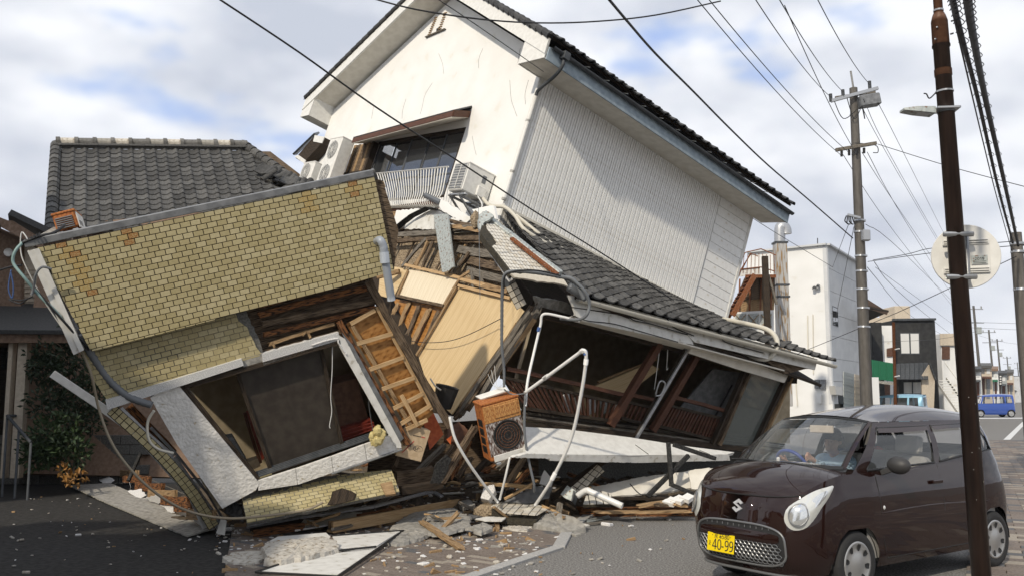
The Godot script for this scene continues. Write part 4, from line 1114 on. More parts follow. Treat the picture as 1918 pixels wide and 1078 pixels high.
# ---------- the grey tiled roof behind the shop ----------
func make_back_roof():
	var t := thing("grey_tiled_roof", "weathered grey wave-tile roof with pale ridge behind the tiled parapet", "roof", at(280, 470, 19.5))
	var e0 := at(82, 428, 19.2)
	var r0 := at(107, 275, 22.2)
	var r1 := at(463, 279, 24.0)
	var e1 := e0 + (r1 - r0) * 1.35
	var ex := (r1 - r0).normalized()
	var es := (r0 - e0)
	es = (es - ex * es.dot(ex)).normalized()
	var deck := [e0, e0 + ex * 8.5, r1 + ex * 0.2, r0]
	slab(t, "roof_deck", [e0 - Vector3(0, .06, 0), e0 + ex * 7.0 - Vector3(0, .06, 0), r1 + ex * 0.6 - Vector3(0, .06, 0), r0 - Vector3(0, .06, 0)], 0.05, M.wood_old)
	var mats := [M.rooftile0, M.rooftile1, M.rooftile1, M.rooftile0, M.rooftile2, M.rooftile1, M.rooftile0, M.rooftile4]
	var rows := int(r0.distance_to(e0) / 0.235) + 1
	var top_cols := r0.distance_to(r1) / 0.265
	tile_roof(t, e0 + ex * 0.28 - es * 0.2, ex, es, 26, rows, mats, 300, func(i, j): return i > top_cols - 1.5 + (rows - j) * 0.55)
	# left verge tiles and right hip tiles
	var vs := st_new()
	tube_into(vs, [Vector3(0, -0.04, 0.03), Vector3(0, 0.24, 0.0)], 0.13, 10)
	var vm := done(vs)
	var nn := ex.cross(es).normalized()
	for k in rows + 1: inst(t, "verge_tile", vm, mats[k % 5], Transform3D(Basis(ex, es, nn), e0 + ex * 0.13 + es * (k * 0.235 - 0.2) + nn * 0.0))
	for k in rows:
		var p := r1.lerp(r1 + (e0 - r0) + ex * 2.05, k / float(rows))
		var d := ((e0 - r0) + ex * 2.05).normalized()
		inst(t, "hip_tile", vm, mats[(k + 2) % 5], Transform3D(Basis(nn.cross(-d).normalized(), -d, nn), p + nn * 0.03))
	# ridge: stacked courses with a round cap in lengths
	bar(t, "ridge_course", r0 - ex * 0.1 + Vector3(0, 0.03, 0), r1 + ex * 0.1 + Vector3(0, 0.03, 0), 0.05, 0.36, M.rooftile2)
	for k in 11:
		var a := r0.lerp(r1, k / 11.0) + Vector3(0, 0.13, 0)
		var b := r0.lerp(r1, (k + 1) / 11.0) + Vector3(0, 0.13, 0)
		tube(t, "ridge_cap", [a - ex * 0.03, b - ex * 0.01], 0.105, [M.rubble_pale, M.rooftile3, M.concrete][k % 3], false, 10)
		tube(t, "ridge_collar", [a - ex * 0.04, a + ex * 0.05], 0.128, [M.rooftile2, M.rooftile3][k % 2], false, 10)
	# walls below, so that the roof stands on something
	slab(t, "wall", [e0 + es * 0.5 - Vector3(0, 0.2, 0), e0 + ex * 7 + es * 0.5 - Vector3(0, 0.2, 0), Vector3((e0 + ex * 7 + es * 0.5).x, 0, (e0 + es * 0.5).z), Vector3((e0 + es * 0.5).x, 0, (e0 + es * 0.5).z)], 0.2, M.brick_tan)
	# a heap of fallen tiles between this roof and the white storey
	var heap := thing("fallen_tiles", "slipped grey roof tiles heaped beside the small air conditioner", "roof tiles", at(530, 350, 15.0))
	for k in 16: inst(heap, "roof_tile", wave_tile(), mats[k % 8], Transform3D(Basis(Vector3.UP, rng.randf_range(-0.6, 0.6)) * Basis(Vector3.RIGHT, rng.randf_range(-0.9, -0.6)) * Basis(Vector3.FORWARD, rng.randf_range(0.2, 0.5)), at(490 + (k % 8) * 10, 326 + (k / 8) * 9 + (k % 8) * 4, 15.0 + rng.randf() * 0.5)))
# ---------- the torn-open end wall between shop front and veranda ----------
var PM: Plane
var PF: Plane
func make_middle():
	PM = Plane(HR, HR.dot(at(985, 590, 13.1)))
	var n := -HR
	var t := thing("torn_end_wall", "torn-open end wall with plywood sheets, mud plaster and bare lath", "wall", on(PM, 850, 780))
	var deep := back(PM, 0.35)
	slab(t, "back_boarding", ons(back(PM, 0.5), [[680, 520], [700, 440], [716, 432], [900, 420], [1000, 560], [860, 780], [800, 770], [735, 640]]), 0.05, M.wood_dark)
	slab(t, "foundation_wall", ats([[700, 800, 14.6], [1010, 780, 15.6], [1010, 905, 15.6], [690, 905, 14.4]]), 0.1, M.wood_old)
	for k in 16: timber(t, "fallen_stud", at(735 + k * 15, 880 + (k * 37) % 40, 13.4), at(770 + k * 14 + (k * 53) % 60, 800 + (k * 29) % 90, 13.8), 0.06, 0.07 + 0.01 * (k % 4), [M.wood_old, M.wood_grey, M.wood_dark, M.wood_rot][k % 4], n, 0.1, 0.01)
	# mud plaster on lath
	var mp := back(PM, 0.16)
	slab(t, "mud_plaster", ons(mp, [[722, 470], [738, 444], [900, 425], [950, 500], [960, 560], [905, 548], [765, 512], [705, 512]]), 0.06, M.mud, [], 0.04)
	for k in 9:
		var x := 742.0 + k * 22
		timber(t, "lath", on(back(PM, 0.1), x + 14 + k * 2, 440 + (k % 3) * 6), on(back(PM, 0.1), x - 18 + k, 505 + (k % 2) * 8), 0.022, 0.035, [M.wood_grey, M.wood_old, M.wood_tan][k % 3], n, 0.04)
	for b in [[752, 500, 800, 444, 2, 0.07], [778, 500, 802, 450, 0, 0.06], [790, 504, 812, 450, 1, 0.06], [858, 500, 880, 470, 1, 0.06], [848, 510, 870, 478, 2, 0.05]]: timber(t, "leaning_lath", on(PM, b[0], b[1]), on(PM, b[2], b[3]), 0.03, b[5], [M.wood_tan, M.wood_old, M.wood_grey][b[4]], n, 0.05)
	# weathered eave boards stacked over the plaster
	for b in [[728, 440, 900, 430, 0.09, 1], [735, 452, 905, 446, 0.07, 0], [800, 437, 925, 420, 0.08, 1], [842, 447, 930, 452, 0.10, 0], [856, 466, 955, 478, 0.13, 1], [868, 484, 960, 506, 0.13, 0], [872, 505, 962, 528, 0.12, 1], [836, 412, 900, 424, 0.06, 0], [838, 424, 900, 432, 0.07, 2], [870, 523, 955, 545, 0.09, 2]]:
		timber(t, "eave_board", on(back(PM, rng.randf_range(-0.02, 0.1)), b[0], b[1]), on(back(PM, rng.randf_range(-0.02, 0.1)), b[2], b[3]), b[4], 0.05, [M.wood_old, M.wood_grey, M.wood_tan][b[5]], HU, 0.08, 0.012)
	# plywood sheets
	slab(t, "plywood_sheet", ons(back(PM, 0.07), [[735, 560], [708, 552], [712, 505], [732, 498], [763, 504]]), 0.02, M.ply)
	slab(t, "plywood_sheet", ons(back(PM, 0.03), [[744, 552], [766, 505], [861, 519], [829, 570]]), 0.02, M.ply_pale)
	slab(t, "plywood_sheet", ons(back(PM, 0.05), [[782, 662], [856, 537], [957, 561], [982, 582], [846, 775], [806, 738]]), 0.02, M.ply)
	# bare boards where a sheet is gone
	slab(t, "inner_sheet", ons(back(PM, 0.12), [[735, 558], [830, 575], [790, 650], [775, 640]]), 0.02, M.ply_orange)
	for b in [[748, 562, 736, 590, 0.10, 2], [768, 562, 748, 612, 0.12, 2], [786, 568, 760, 632, 0.11, 0], [806, 575, 770, 648, 0.12, 2], [822, 578, 786, 655, 0.09, 0]]: timber(t, "split_board", on(back(PM, 0.08), b[0], b[1]), on(back(PM, rng.randf_range(0.0, 0.1)), b[2], b[3]), 0.02, b[4], [M.wood_old, M.wood_grey, M.wood_tan][b[5]], n, 0.12, 0.015)
	# trim battens round the sheets
	for b in [[752, 494, 862, 520, 3], [764, 506, 744, 553, 2], [742, 553, 830, 572, 0], [832, 570, 862, 520, 2], [855, 537, 780, 665, 2], [858, 534, 955, 558, 3], [862, 522, 950, 546, 3], [862, 520, 880, 508, 2], [900, 510, 905, 545, 1], [884, 506, 886, 540, 1]]:
		timber(t, "trim_batten", on(PM, b[0], b[1]), on(PM, b[2], b[3]), 0.025, 0.05, [M.wood_old, M.wood_grey, M.wood_tan, M.wood_fresh][b[4]], n, 0.0, 0.004)
	timber(t, "stub_joist", on(back(PM, -0.2), 707, 518), on(back(PM, 0), 748, 508), 0.08, 0.08, M.wood_tan, Vector3.UP)
	# corner post: a bundle of splitting timbers
	for b in [[1008, 560, 872, 768, 0.10, 0], [1000, 574, 858, 778, 0.09, 1], [990, 590, 850, 790, 0.07, 0], [1016, 566, 888, 765, 0.09, 1], [975, 602, 862, 764, 0.05, 2], [1004, 590, 905, 735, 0.05, 2]]:
		timber(t, "corner_post", on(back(PM, -0.06 - rng.randf() * 0.08), b[0], b[1]), on(back(PM, -0.06), b[2], b[3]), 0.08, b[4], [M.wood_old, M.wood_grey, M.wood_tan][b[5]], n, 0.18, 0.016)
	# stub of wall under the window
	slab(t, "plaster_fragment", ons(back(PM, 0.4), [[742, 394], [815, 388], [790, 402], [738, 432], [734, 420]]), 0.05, M.plaster, [], 0.03)
	slab(t, "plaster_fragment", ons(back(PM, 0.3), [[764, 412], [812, 400], [812, 430], [756, 428]]), 0.04, M.board_white, [], 0.03)
	slab(t, "plaster_fragment", ons(back(PM, 0.25), [[826, 372], [884, 408], [872, 418], [832, 398], [822, 385]]), 0.05, M.plaster, [], 0.03)
	slab(t, "plaster_fragment", ons(back(PM, 0.35), [[884, 392], [925, 385], [930, 410], [900, 416]]), 0.05, M.plaster, [], 0.03)
	for k in 12: slab(t, "brick_backing", ons(back(PM, 0.6), [[718 + (k % 3) * 12, 396 + (k / 3) * 11], [733 + (k % 3) * 12, 396 + (k / 3) * 11], [733 + (k % 3) * 12, 405 + (k / 3) * 11], [722 + (k % 3) * 12, 405 + (k / 3) * 11]]), 0.05, M.wood_tan)
	# loose flashings and gutters
	var f1 := thing("bent_flashing", "black bent roof flashing folded over a white plaster fragment under the balcony", "flashing", on(PM, 730, 438))
	var fp := ons(back(PM, 0.2), [[728, 439], [756, 416], [772, 404], [800, 390], [820, 392], [842, 404]])
	for k in 5: bar(f1, "flashing_fold", fp[k], fp[k + 1] + (fp[k + 1] - fp[k]).normalized() * 0.02, 0.015, 0.13, M.felt_black, HU)
	var f2 := thing("hanging_flashing", "pale green-grey sheet metal strip hanging over the bare lath", "flashing", on(PM, 838, 505))
	slab(f2, "strip", ons(back(PM, -0.12), [[812, 402], [836, 400], [848, 499], [840, 507], [828, 510]]), 0.012, M.metal_pale)
	slab(f2, "fold", ons(back(PM, -0.13), [[833, 400], [838, 401], [850, 499], [847, 501]]), 0.03, M.metal_pale)
	var f3 := thing("pipe_stub", "dark grey pipe stub lying at the foot of the white balcony railing", "pipe", onH(822, 388, -0.4))
	tube(f3, "tube", [onH(797, 366, -0.42), onH(826, 380, -0.38)], 0.055, M.cable_grey, false, 10)
	tube(f3, "mount", [onH(822, 378, -0.4), onH(830, 396, -0.3)], 0.03, M.cable_grey, false, 6)
	# mosaic-tiled parapet slab that slid down, with its coping
	var q := [at(903, 410, 13.6), at(922, 410, 13.9), at(1046, 514, 12.9), at(957, 511, 12.35), at(901, 436, 13.3)]
	var pp := Plane(at(903, 410, 13.6), at(1046, 514, 12.9), at(957, 511, 12.35))
	var par := thing("tiled_parapet", "slab of small white tiles torn off the parapet, lying on its side", "parapet slab", at(957, 515, 12.4))
	var shape := ons(pp, [[903, 411], [922, 414], [1046, 514], [957, 511], [901, 438]])
	slab(par, "slab_body", shape, 0.09, M.grout_dark)
	var o: Vector3 = on(pp, 901, 438)
	var ux := (on(pp, 957, 511) - o).normalized()
	var nn := pp.normal if pp.normal.dot(EYE - o) > 0 else -pp.normal
	var uy := nn.cross(ux).normalized()
	tiling(par, "tile", o + nn * 0.001, ux, uy, area_shape(ons(pp, [[910, 420], [925, 418], [1042, 512], [959, 509], [922, 462], [930, 455], [912, 430]]), o, ux, uy), 0.1, 0.06, 0.013, 0.0, 0.008, [M.mosaic, M.mosaic, M.mosaic_warm], 300, func(m): return m.x)
	var lip := [at(901, 436, 13.3), at(957, 511, 12.35), at(962, 524, 12.4), at(948, 528, 12.45), at(903, 452, 13.3)]
	slab(par, "torn_paper_edge", lip, 0.02, M.paper, [], 0.02)
	slab(par, "broken_rim", ats([[957, 512, 12.34], [1046, 515, 12.88], [1064, 536, 12.8], [1036, 530, 12.7], [1000, 524, 12.5], [962, 522, 12.36]]), 0.03, M.mosaic_warm, [], 0.03)
	var cp := [at(905, 398, 13.7), at(935, 424, 13.6), at(957, 440, 13.45), at(1000, 474, 13.2), at(1050, 512, 12.95)]
	for k in 4: bar(par, "coping", cp[k], cp[k + 1], 0.07, 0.11, M.metal_pale if k < 2 else M.metal_pale, nn, 0.01)
	bar(par, "rust_strip", at(958, 446, 13.25), at(1044, 514, 12.75), 0.04, 0.075, M.rust, nn)
	slab(par, "coping_wedge", ats([[893, 404, 13.5], [910, 396, 13.6], [925, 412, 13.6], [905, 416, 13.4], [903, 450, 13.3], [895, 430, 13.4]]), 0.05, M.metal_pale, [], 0.02)
	lump(par, "mortar_clod", at(890, 412, 13.5), Vector3(0.16, 0.3, 0.16), M.mud, 77)
	# strip of the same tiles hanging from it
	var hp := thing("hanging_tile_strip", "short strip of white tiles dangling over the plywood", "tile strip", at(975, 578, 12.7))
	slab(hp, "strip_back", ats([[947, 538, 12.65], [966, 527, 12.65], [984, 570, 12.75], [968, 580, 12.75]]), 0.03, M.grout_dark)
	var hp0 := at(947, 538, 12.64)
	var hx := (at(966, 527, 12.64) - hp0)
	var hy := (at(968, 580, 12.74) - hp0)
	for j in 4:
		for i in 2:
			var a := hp0 + hx * (i * 0.5 + 0.03) + hy * (j * 0.25 + 0.02)
			slab(hp, "tile", [a, a + hx * 0.44, a + hx * 0.44 + hy * 0.21, a + hy * 0.21], 0.01, M.mosaic_warm)
	slab(hp, "flap", ats([[941, 528, 12.6], [957, 515, 12.55], [960, 525, 12.6], [950, 540, 12.65]]), 0.02, M.cable_grey)
	# black spiral cable over the slab
	var sc := thing("spiral_cable", "black and grey wrapped cable bundle hanging from the tiled slab", "cable", at(944, 720, 12.5))
	tube(sc, "bundle", [at(1094, 560, 12.5), at(1075, 525, 12.5), at(1050, 518, 12.5), at(1000, 510, 12.3), at(965, 508, 12.2), at(946, 514, 12.2), at(941, 545, 12.3), at(940, 600, 12.4), at(940, 650, 12.45), at(944, 690, 12.5), at(944, 728, 12.5)], 0.03, M.cable_grey, true, 8, 0.016, 0.004, 12)
	tube(sc, "loop", [at(1075, 525, 12.45), at(1095, 545, 12.45), at(1104, 570, 12.5), at(1098, 590, 12.5), at(1082, 598, 12.6), at(1050, 596, 12.8)], 0.022, M.cable_grey, true, 8, -1, 0.003, 10)
	tube(sc, "strand", [at(1050, 516, 12.4), at(1000, 506, 12.2), at(950, 512, 12.15), at(944, 540, 12.25)], 0.012, M.cable_black)
	tube(thing("drooping_wire", "thin dark wire drooping across the plywood sheets", "wire", on(PM, 800, 640)), "wire", ons(back(PM, -0.1), [[770, 638], [800, 641], [840, 638], [880, 625], [938, 596]]), 0.006, M.cable_black)
	tube(thing("hanging_wire", "hair-thin wire hanging straight down before the bare lath", "wire", at(944, 900, 12.3)), "wire", [at(896, 385, 13.0), at(898, 480, 12.6), at(899, 560, 12.4)], 0.004, M.cable_grey)
	# felt-black basket and things wedged in the angle
	var bk := thing("black_bucket", "black plastic bucket wedged against the plywood", "bucket", at(833, 755, 12.9))
	var bs := st_new()
	lathe_into(bs, Vector3.ZERO, Vector3(0.25, 0.95, 0.1).normalized(), [[0, 0], [0, 0.13], [0.3, 0.17], [0.31, 0.18], [0.3, 0.16], [0.02, 0.12]], 8)
	inst(bk, "pail", done(bs), M.black, Transform3D(Basis(), at(828, 762, 12.9)))
	tube(bk, "handle", [at(806, 708, 12.75), at(815, 722, 12.7), at(826, 730, 12.7)], 0.012, M.pvc_cream)

# ---------- the sagging ground-floor veranda on the right ----------
func make_veranda():
	PF = Plane(at(1005, 575, 13.1), at(1490, 705, 17.0), at(975, 790, 13.35))
	var n := PF.normal if PF.normal.dot(EYE - PF.get_center()) > 0 else -PF.normal
	var along := (at(1490, 705, 17.0) - at(1005, 575, 13.1)).normalized()
	var t := thing("sagging_veranda", "ground-floor veranda with dark timber railing, racked sideways under a tiled lean-to roof", "veranda", on(PF, 1180, 850))
	# roof plane
	var e0 := at(1080, 548, 12.75)
	var e1 := at(1560, 676, 16.9)
	var top0 := H(-0.05, -2.62, 0.0)
	var top1 := H(-0.05, -2.62, 6.76)
	var ex := (e1 - e0).normalized()
	var es := top0 - e0
	es = (es - ex * es.dot(ex)).normalized()
	var lift := Vector3(0, -0.05, 0)
	slab(t, "roof_deck", [e0 + lift, e1 + lift, top1 + lift, top0 + lift], 0.05, M.wood_dark)
	var roof := Node3D.new()
	roof.name = "roof"
	t.add_child(roof, true)
	var mats := [M.rooftile0, M.rooftile1, M.rooftile1, M.rooftile4, M.rooftile2]
	var cols := int(e0.distance_to(e1) / 0.265)
	var slope := (top0 - e0).dot(es)
	var rows := int(slope / 0.235) + 1
	# the racked roof is twisted: rows follow both the eave and the foot of the white wall
	var cells := []
	var P := func(u: float, v: float) -> Vector3: return e0.lerp(e1, u).lerp(top0.lerp(top1, u), v)
	for j in rows:
		for i in cols:
			var u := (i + 0.5) / cols
			var v := (j - 0.2) / rows
			var p: Vector3 = P.call(u, v)
			var ax: Vector3 = (P.call(u + 0.5 / cols, v) - P.call(u - 0.5 / cols, v)) / 0.265
			var ay: Vector3 = (P.call(u, v + 1.0 / rows) - p) / 0.235
			var az := ax.cross(ay).normalized()
			if az.y < 0: az = -az
			var slip := 5.0 if rng.randf() < 0.07 else 1.0
			cells.append([p.distance_to(EYE), Transform3D(Basis(ax, ay, az) * Basis(Vector3.BACK, rng.randf_range(-0.03, 0.03) * slip) * Basis(Vector3.RIGHT, rng.randf_range(-0.03, 0.03)), p + az * 0.004 * (slip - 1.0))])
	cells.sort_custom(func(a, b): return a[0] < b[0])
	var rest := st_new()
	for k in cells.size():
		if k < 300: inst(roof, "roof_tile", wave_tile(), mats[rng.randi() % 5], cells[k][1])
		else: rest.append_from(wave_tile(), 0, Transform3D(Basis(), -e0) * cells[k][1])
	inst(roof, "roof_tile_field", rest.commit(), M.rooftile1, Transform3D(Basis(), e0)).set_meta("kind", "stuff")
	bar(t, "wall_flashing", top0 + es * -0.05 + Vector3(0, 0.06, 0), top1 + es * -0.05 + Vector3(0, 0.06, 0), 0.05, 0.09, M.pvc_cream)
	# gutter, fascia, soffit
	var g0 := e0 + lift * 1.3 + n * 0.05
	var g1 := e1 + lift * 1.3 + n * 0.05
	var gs := st_new()
	var len_ := g0.distance_to(g1)
	for k in 8:
		var a0 := PI + PI * k / 8
		var a1 := PI + PI * (k + 1) / 8
		quad(gs, Vector3(0, sin(a0) * 0.055, cos(a0) * 0.055), Vector3(len_, sin(a0) * 0.055, cos(a0) * 0.055), Vector3(len_, sin(a1) * 0.055, cos(a1) * 0.055), Vector3(0, sin(a1) * 0.055, cos(a1) * 0.055))
	inst(t, "gutter", done(gs), M.pvc_cream, Transform3D(frame_x(g0, g1), g0))
	for k in 9: bar(t, "gutter_bracket", g0.lerp(g1, (k + 0.5) / 9) + n * 0.06, g0.lerp(g1, (k + 0.5) / 9) - n * 0.06, 0.012, 0.025, M.galvanised)
	var pf := Plane(n, n.dot(e0 - n * 0.06 + lift))
	var fas := Plane(e0 + lift - n * 0.05, e1 + lift - n * 0.05, e0 + lift - n * 0.05 + Vector3.DOWN)
	slab(t, "fascia", ons(fas, [[1064, 552], [1160, 572], [1290, 608], [1440, 645], [1532, 672], [1527, 692], [1436, 671], [1302, 640], [1288, 626], [1182, 600], [1176, 588], [1074, 574]]), 0.03, M.board_white)
	slab(t, "fascia", ons(back(fas, 0.02), [[1074, 576], [1178, 592], [1184, 601], [1292, 628], [1300, 645], [1160, 615], [1082, 598]]), 0.03, M.board_white)
	slab(t, "soffit_board", [on(back(fas, 0.03), 1076, 590), on(back(fas, 0.03), 1300, 640), on(back(fas, 0.03), 1470, 690), on(back(PF, 0.05), 1470, 700), on(back(PF, 0.05), 1240, 640), on(back(PF, 0.05), 1060, 590)], 0.02, M.soffit)
	slab(t, "soffit_board", ons(back(fas, 0.25), [[1300, 640], [1430, 668], [1478, 700], [1470, 716], [1380, 690], [1290, 660]]), 0.03, M.soffit)
	slab(t, "eave_end", ons(back(fas, 0.1), [[1430, 672], [1526, 690], [1510, 690], [1470, 700]]), 0.03, M.wood_old)
	slab(t, "plaster_head", ons(back(PF, 0.02), [[1005, 556], [1062, 566], [1095, 590], [1062, 600], [1010, 577]]), 0.1, M.concrete, [], 0.02)
	bar(t, "header_beam", on(back(PF, 0.05), 1010, 583), on(back(PF, 0.05), 1488, 712), 0.12, 0.14, M.wood_dark)
	bar(t, "header_beam", on(back(PF, -0.02), 1020, 590), on(back(PF, -0.02), 1300, 655), 0.04, 0.05, M.wood_dark)
	# posts (all leaning the same way)
	var posts := [[1236, 642, 1143, 796, 0.13, M.wood_red], [1306, 664, 1222, 806, 0.12, M.wood_red], [1408, 686, 1346, 832, 0.07, M.wood_old], [1396, 690, 1334, 830, 0.05, M.wood_dark], [1474, 704, 1412, 836, 0.07, M.wood_dark], [1482, 706, 1428, 822, 0.05, M.wood_tan]]
	for p in posts: timber(t, "post", on(PF, p[0], p[1]), on(PF, p[2], p[3]), 0.09, p[4], p[5], n, 0.0, 0.005)
	# aluminium shutter guide hanging outside with its latch
	bar(t, "shutter_guide", on(back(PF, -0.12), 1298, 634), on(back(PF, -0.12), 1188, 824), 0.06, 0.10, M.wood_dark, n)
	bar(t, "shutter_guide", on(back(PF, -0.17), 1292, 650), on(back(PF, -0.17), 1190, 824), 0.035, 0.055, M.aluminium, n)
	tube(t, "guide_latch", ons(back(PF, -0.2), [[1228, 738], [1236, 714], [1246, 718], [1238, 738], [1228, 740]]), 0.014, M.galvanised)
	tube(t, "hook", ons(back(PF, -0.18), [[1280, 648], [1292, 660], [1300, 655], [1302, 634]]), 0.014, M.metal_grey)
	# railings: rails with square balusters
	for rl in [[[948, 690], [1172, 740], [938, 705], [1168, 757], [985, 764], [1152, 788], 22], [[1256, 742], [1368, 772], [1248, 757], [1362, 785], [1226, 795], [1346, 826], 20], [[1178, 738], [1226, 748], [1172, 752], [1220, 763], [1162, 782], [1204, 792], 6]]:
		var rr := Node3D.new()
		rr.name = "railing"
		t.add_child(rr, true)
		var rp := back(PF, 0.06)
		timber(rr, "handrail", on(rp, rl[0][0], rl[0][1]), on(rp, rl[1][0], rl[1][1]), 0.06, 0.07, M.wood_red)
		timber(rr, "rail", on(rp, rl[2][0], rl[2][1]), on(rp, rl[3][0], rl[3][1]), 0.045, 0.05, M.wood_dark)
		timber(rr, "rail", on(rp, rl[4][0], rl[4][1]), on(rp, rl[5][0], rl[5][1]), 0.05, 0.06, M.wood_dark)
		for k in int(rl[6]):
			var q: float = (k + 0.5) / rl[6]
			timber(rr, "baluster", on(rp, lerpf(rl[2][0], rl[3][0], q), lerpf(rl[2][1], rl[3][1], q)), on(rp, lerpf(rl[4][0], rl[5][0], q) + rng.randf_range(-2, 2), lerpf(rl[4][1], rl[5][1], q)), 0.035, 0.035, M.wood_red, n, 0.0, 0.003)
	# sill with sliding-door tracks
	for k in 5: timber(t, "sill_track", on(back(PF, 0.02 + 0.05 * k), 980, 784 - k * 4), on(back(PF, 0.02 + 0.05 * k), 1470, 848 - k * 4), 0.03, 0.035, [M.wood_dark, M.wood_grey][k % 2], Vector3.UP, 0.0, 0.003)
	bar(t, "sill_beam", on(back(PF, 0.06), 980, 794), on(back(PF, 0.06), 1440, 846), 0.09, 0.14, M.wood_dark)
	slab(t, "foundation_wall", ats([[990, 820, 15.6], [1480, 840, 19.0], [1480, 890, 19.0], [990, 905, 15.6]]), 0.1, M.mortar)
	# dusty glass of the end leaf, grey panel behind
	slab(t, "glass_leaf", ons(back(PF, 0.04), [[1410, 692], [1468, 706], [1408, 834], [1350, 832]]), 0.006, M.dull_glass)
	slab(t, "door_leaf", ons(back(PF, 0.5), [[1336, 690], [1400, 700], [1345, 790], [1260, 780]]), 0.03, M.metal_grey)
	bar(t, "leaf_stile", on(back(PF, 0.47), 1372, 720), on(back(PF, 0.47), 1335, 788), 0.02, 0.03, M.black, n)
	# the room behind
	var rm := thing("veranda_room", "dark matted room behind the broken veranda", "room", on(back(PF, 1.2), 1200, 820))
	slab(rm, "back_partition", ons(back(PF, 3.4), [[1010, 580], [1480, 690], [1480, 830], [1000, 800], [930, 690]]), 0.05, M.ochre_plaster)
	slab(rm, "ceiling", [on(back(PF, 0.12), 1015, 592), on(back(PF, 0.12), 1475, 714), on(back(PF, 3.4), 1470, 690), on(back(PF, 3.4), 1020, 600)], 0.04, M.wood_old)
	slab(rm, "floorboards", [on(back(PF, 0.1), 960, 785), on(back(PF, 0.1), 1440, 840), on(back(PF, 3.4), 1440, 820), on(back(PF, 3.4), 960, 770)], 0.04, M.straw_mat)
	slab(rm, "end_partition", [on(back(PF, 0.1), 1480, 700), on(back(PF, 0.1), 1430, 840), on(back(PF, 3.4), 1440, 830), on(back(PF, 3.4), 1490, 690)], 0.04, M.ochre_plaster)
	slab(rm, "end_partition", [on(back(PF, 0.2), 1000, 580), on(back(PF, 0.2), 950, 790), on(back(PF, 3.4), 940, 790), on(back(PF, 3.4), 1000, 590)], 0.04, M.ochre_plaster)
	var cl := thing("fallen_ceiling_sheet", "tan ceiling sheet hanging askew inside the veranda", "ceiling sheet", on(back(PF, 0.7), 1150, 735))
	slab(cl, "sheet", ons(back(PF, 0.7), [[1116, 722], [1215, 680], [1236, 690], [1178, 735], [1130, 734]]), 0.02, M.ply)
	timber(cl, "batten", on(back(PF, 0.68), 1120, 715), on(back(PF, 0.68), 1230, 672), 0.03, 0.05, M.wood_tan)
	for k in 5: slab(thing("white_shard", "pale broken sheet lying behind the long veranda railing", "shard", on(back(PF, 0.4), 1060 + k * 24, 775), "shards behind the veranda railing"), "sheet", ons(back(PF, 0.35 + 0.05 * k), [[1052 + k * 24, 742 + k * 3], [1066 + k * 24, 734 + k * 5], [1070 + k * 24, 770], [1056 + k * 24, 776]]), 0.02, [M.paper, M.mosaic_warm, M.paper, M.metal_pale, M.mosaic][k], [], 0.03)
	for k in 2: tube(thing("blind_cord", "thin pale cord hanging beside the red-brown veranda post", "cord", on(PF, 1235 + k * 15, 720), "blind cords in the veranda"), "cord", ons(back(PF, -0.03), [[1236 + k * 15, 650 + k * 4], [1231 + k * 18, 690], [1226 + k * 26, 728 - k * 40]]), 0.007, M.cable_white)
	# long white fascia board fallen below the sill
	var wb := thing("fallen_white_board", "long white fascia board fallen along the foot of the veranda", "board", on(back(PF, -0.75), 1150, 862))
	var wp := Plane(on(back(PF, -1.0), 985, 849), on(back(PF, -1.0), 1365, 850), on(back(PF, -0.45), 1060, 803))
	slab(wb, "upper_face", ons(wp, [[975, 798], [1060, 803], [1180, 818], [1280, 834], [1376, 846], [1360, 850], [1180, 852], [985, 848]]), 0.06, M.enamel)
	slab(wb, "lower_face", ons(back(PF, -1.02), [[985, 849], [1180, 853], [1365, 850], [1368, 862], [1200, 866], [1030, 862], [1030, 858], [960, 856]]), 0.06, M.board_white, [], 0.012)
	for e in [[[1190, 832], [1215, 850]], [[1250, 850], [1256, 864]], [[1310, 842], [1330, 850]]]: tube(wb, "seam", ons(back(wp, -0.005), e), 0.006, M.mortar, false, 4)
	# rusty outdoor unit hanging by its cable
	var c0 := at(938, 858, 12.55)
	var dy := (at(930, 741, 12.4) - at(949, 848, 12.5)).normalized()
	var dx := Vector3(0.9, 0.16, -0.36)
	dx = (dx - dy * dx.dot(dy)).normalized()
	var dz := dx.cross(dy).normalized()
	var mid := at(948, 856, 12.5)
	var ac := make_ac("rusted orange air conditioner dangling by its cable before the veranda", 0.56, 0.86, 0.30, 0, Transform3D(Basis(dx, dy, dz), mid), M.rust_orange)
	var g := ac.global_transform
	inst(ac, "top_grille", box_mesh(Vector3(0.54, 0.24, 0.02), 0.01), M.rust_streak, g * Transform3D(Basis(), Vector3(0.0, 0.70, 0.155)))
	inst(ac, "grille_frame", box_mesh(Vector3(0.36, 0.17, 0.02), 0.02), M.rust_streak, g * Transform3D(Basis(), Vector3(0.06, 0.71, 0.165)))
	inst(ac, "front_plate", box_mesh(Vector3(0.54, 0.46, 0.012), 0.01), M.steel_soot, g * Transform3D(Basis(), Vector3(0, 0.345, 0.153)))
	inst(ac, "kick_plate", box_mesh(Vector3(0.5, 0.09, 0.02), 0.01), M.enamel, g * Transform3D(Basis(), Vector3(0.02, 0.075, 0.156)))
	var fs := st_new()
	lathe_into(fs, Vector3.ZERO, Vector3.BACK, [[0.0, 0.0], [0.0, 0.19], [0.012, 0.2], [0.012, 0.21], [0.0, 0.215]], 28)
	var fan := inst(ac, "fan_opening", done(fs), M.felt_black, g * Transform3D(Basis(), Vector3(0.02, 0.36, 0.164)))
	var ws := st_new()
	for q in [0.06, 0.1, 0.14, 0.175]:
		var ring := []
		for a in 25: ring.append(Vector3(cos(TAU * a / 24) * q, sin(TAU * a / 24) * q, 0.02))
		tube_into(ws, ring, 0.0025, 4)
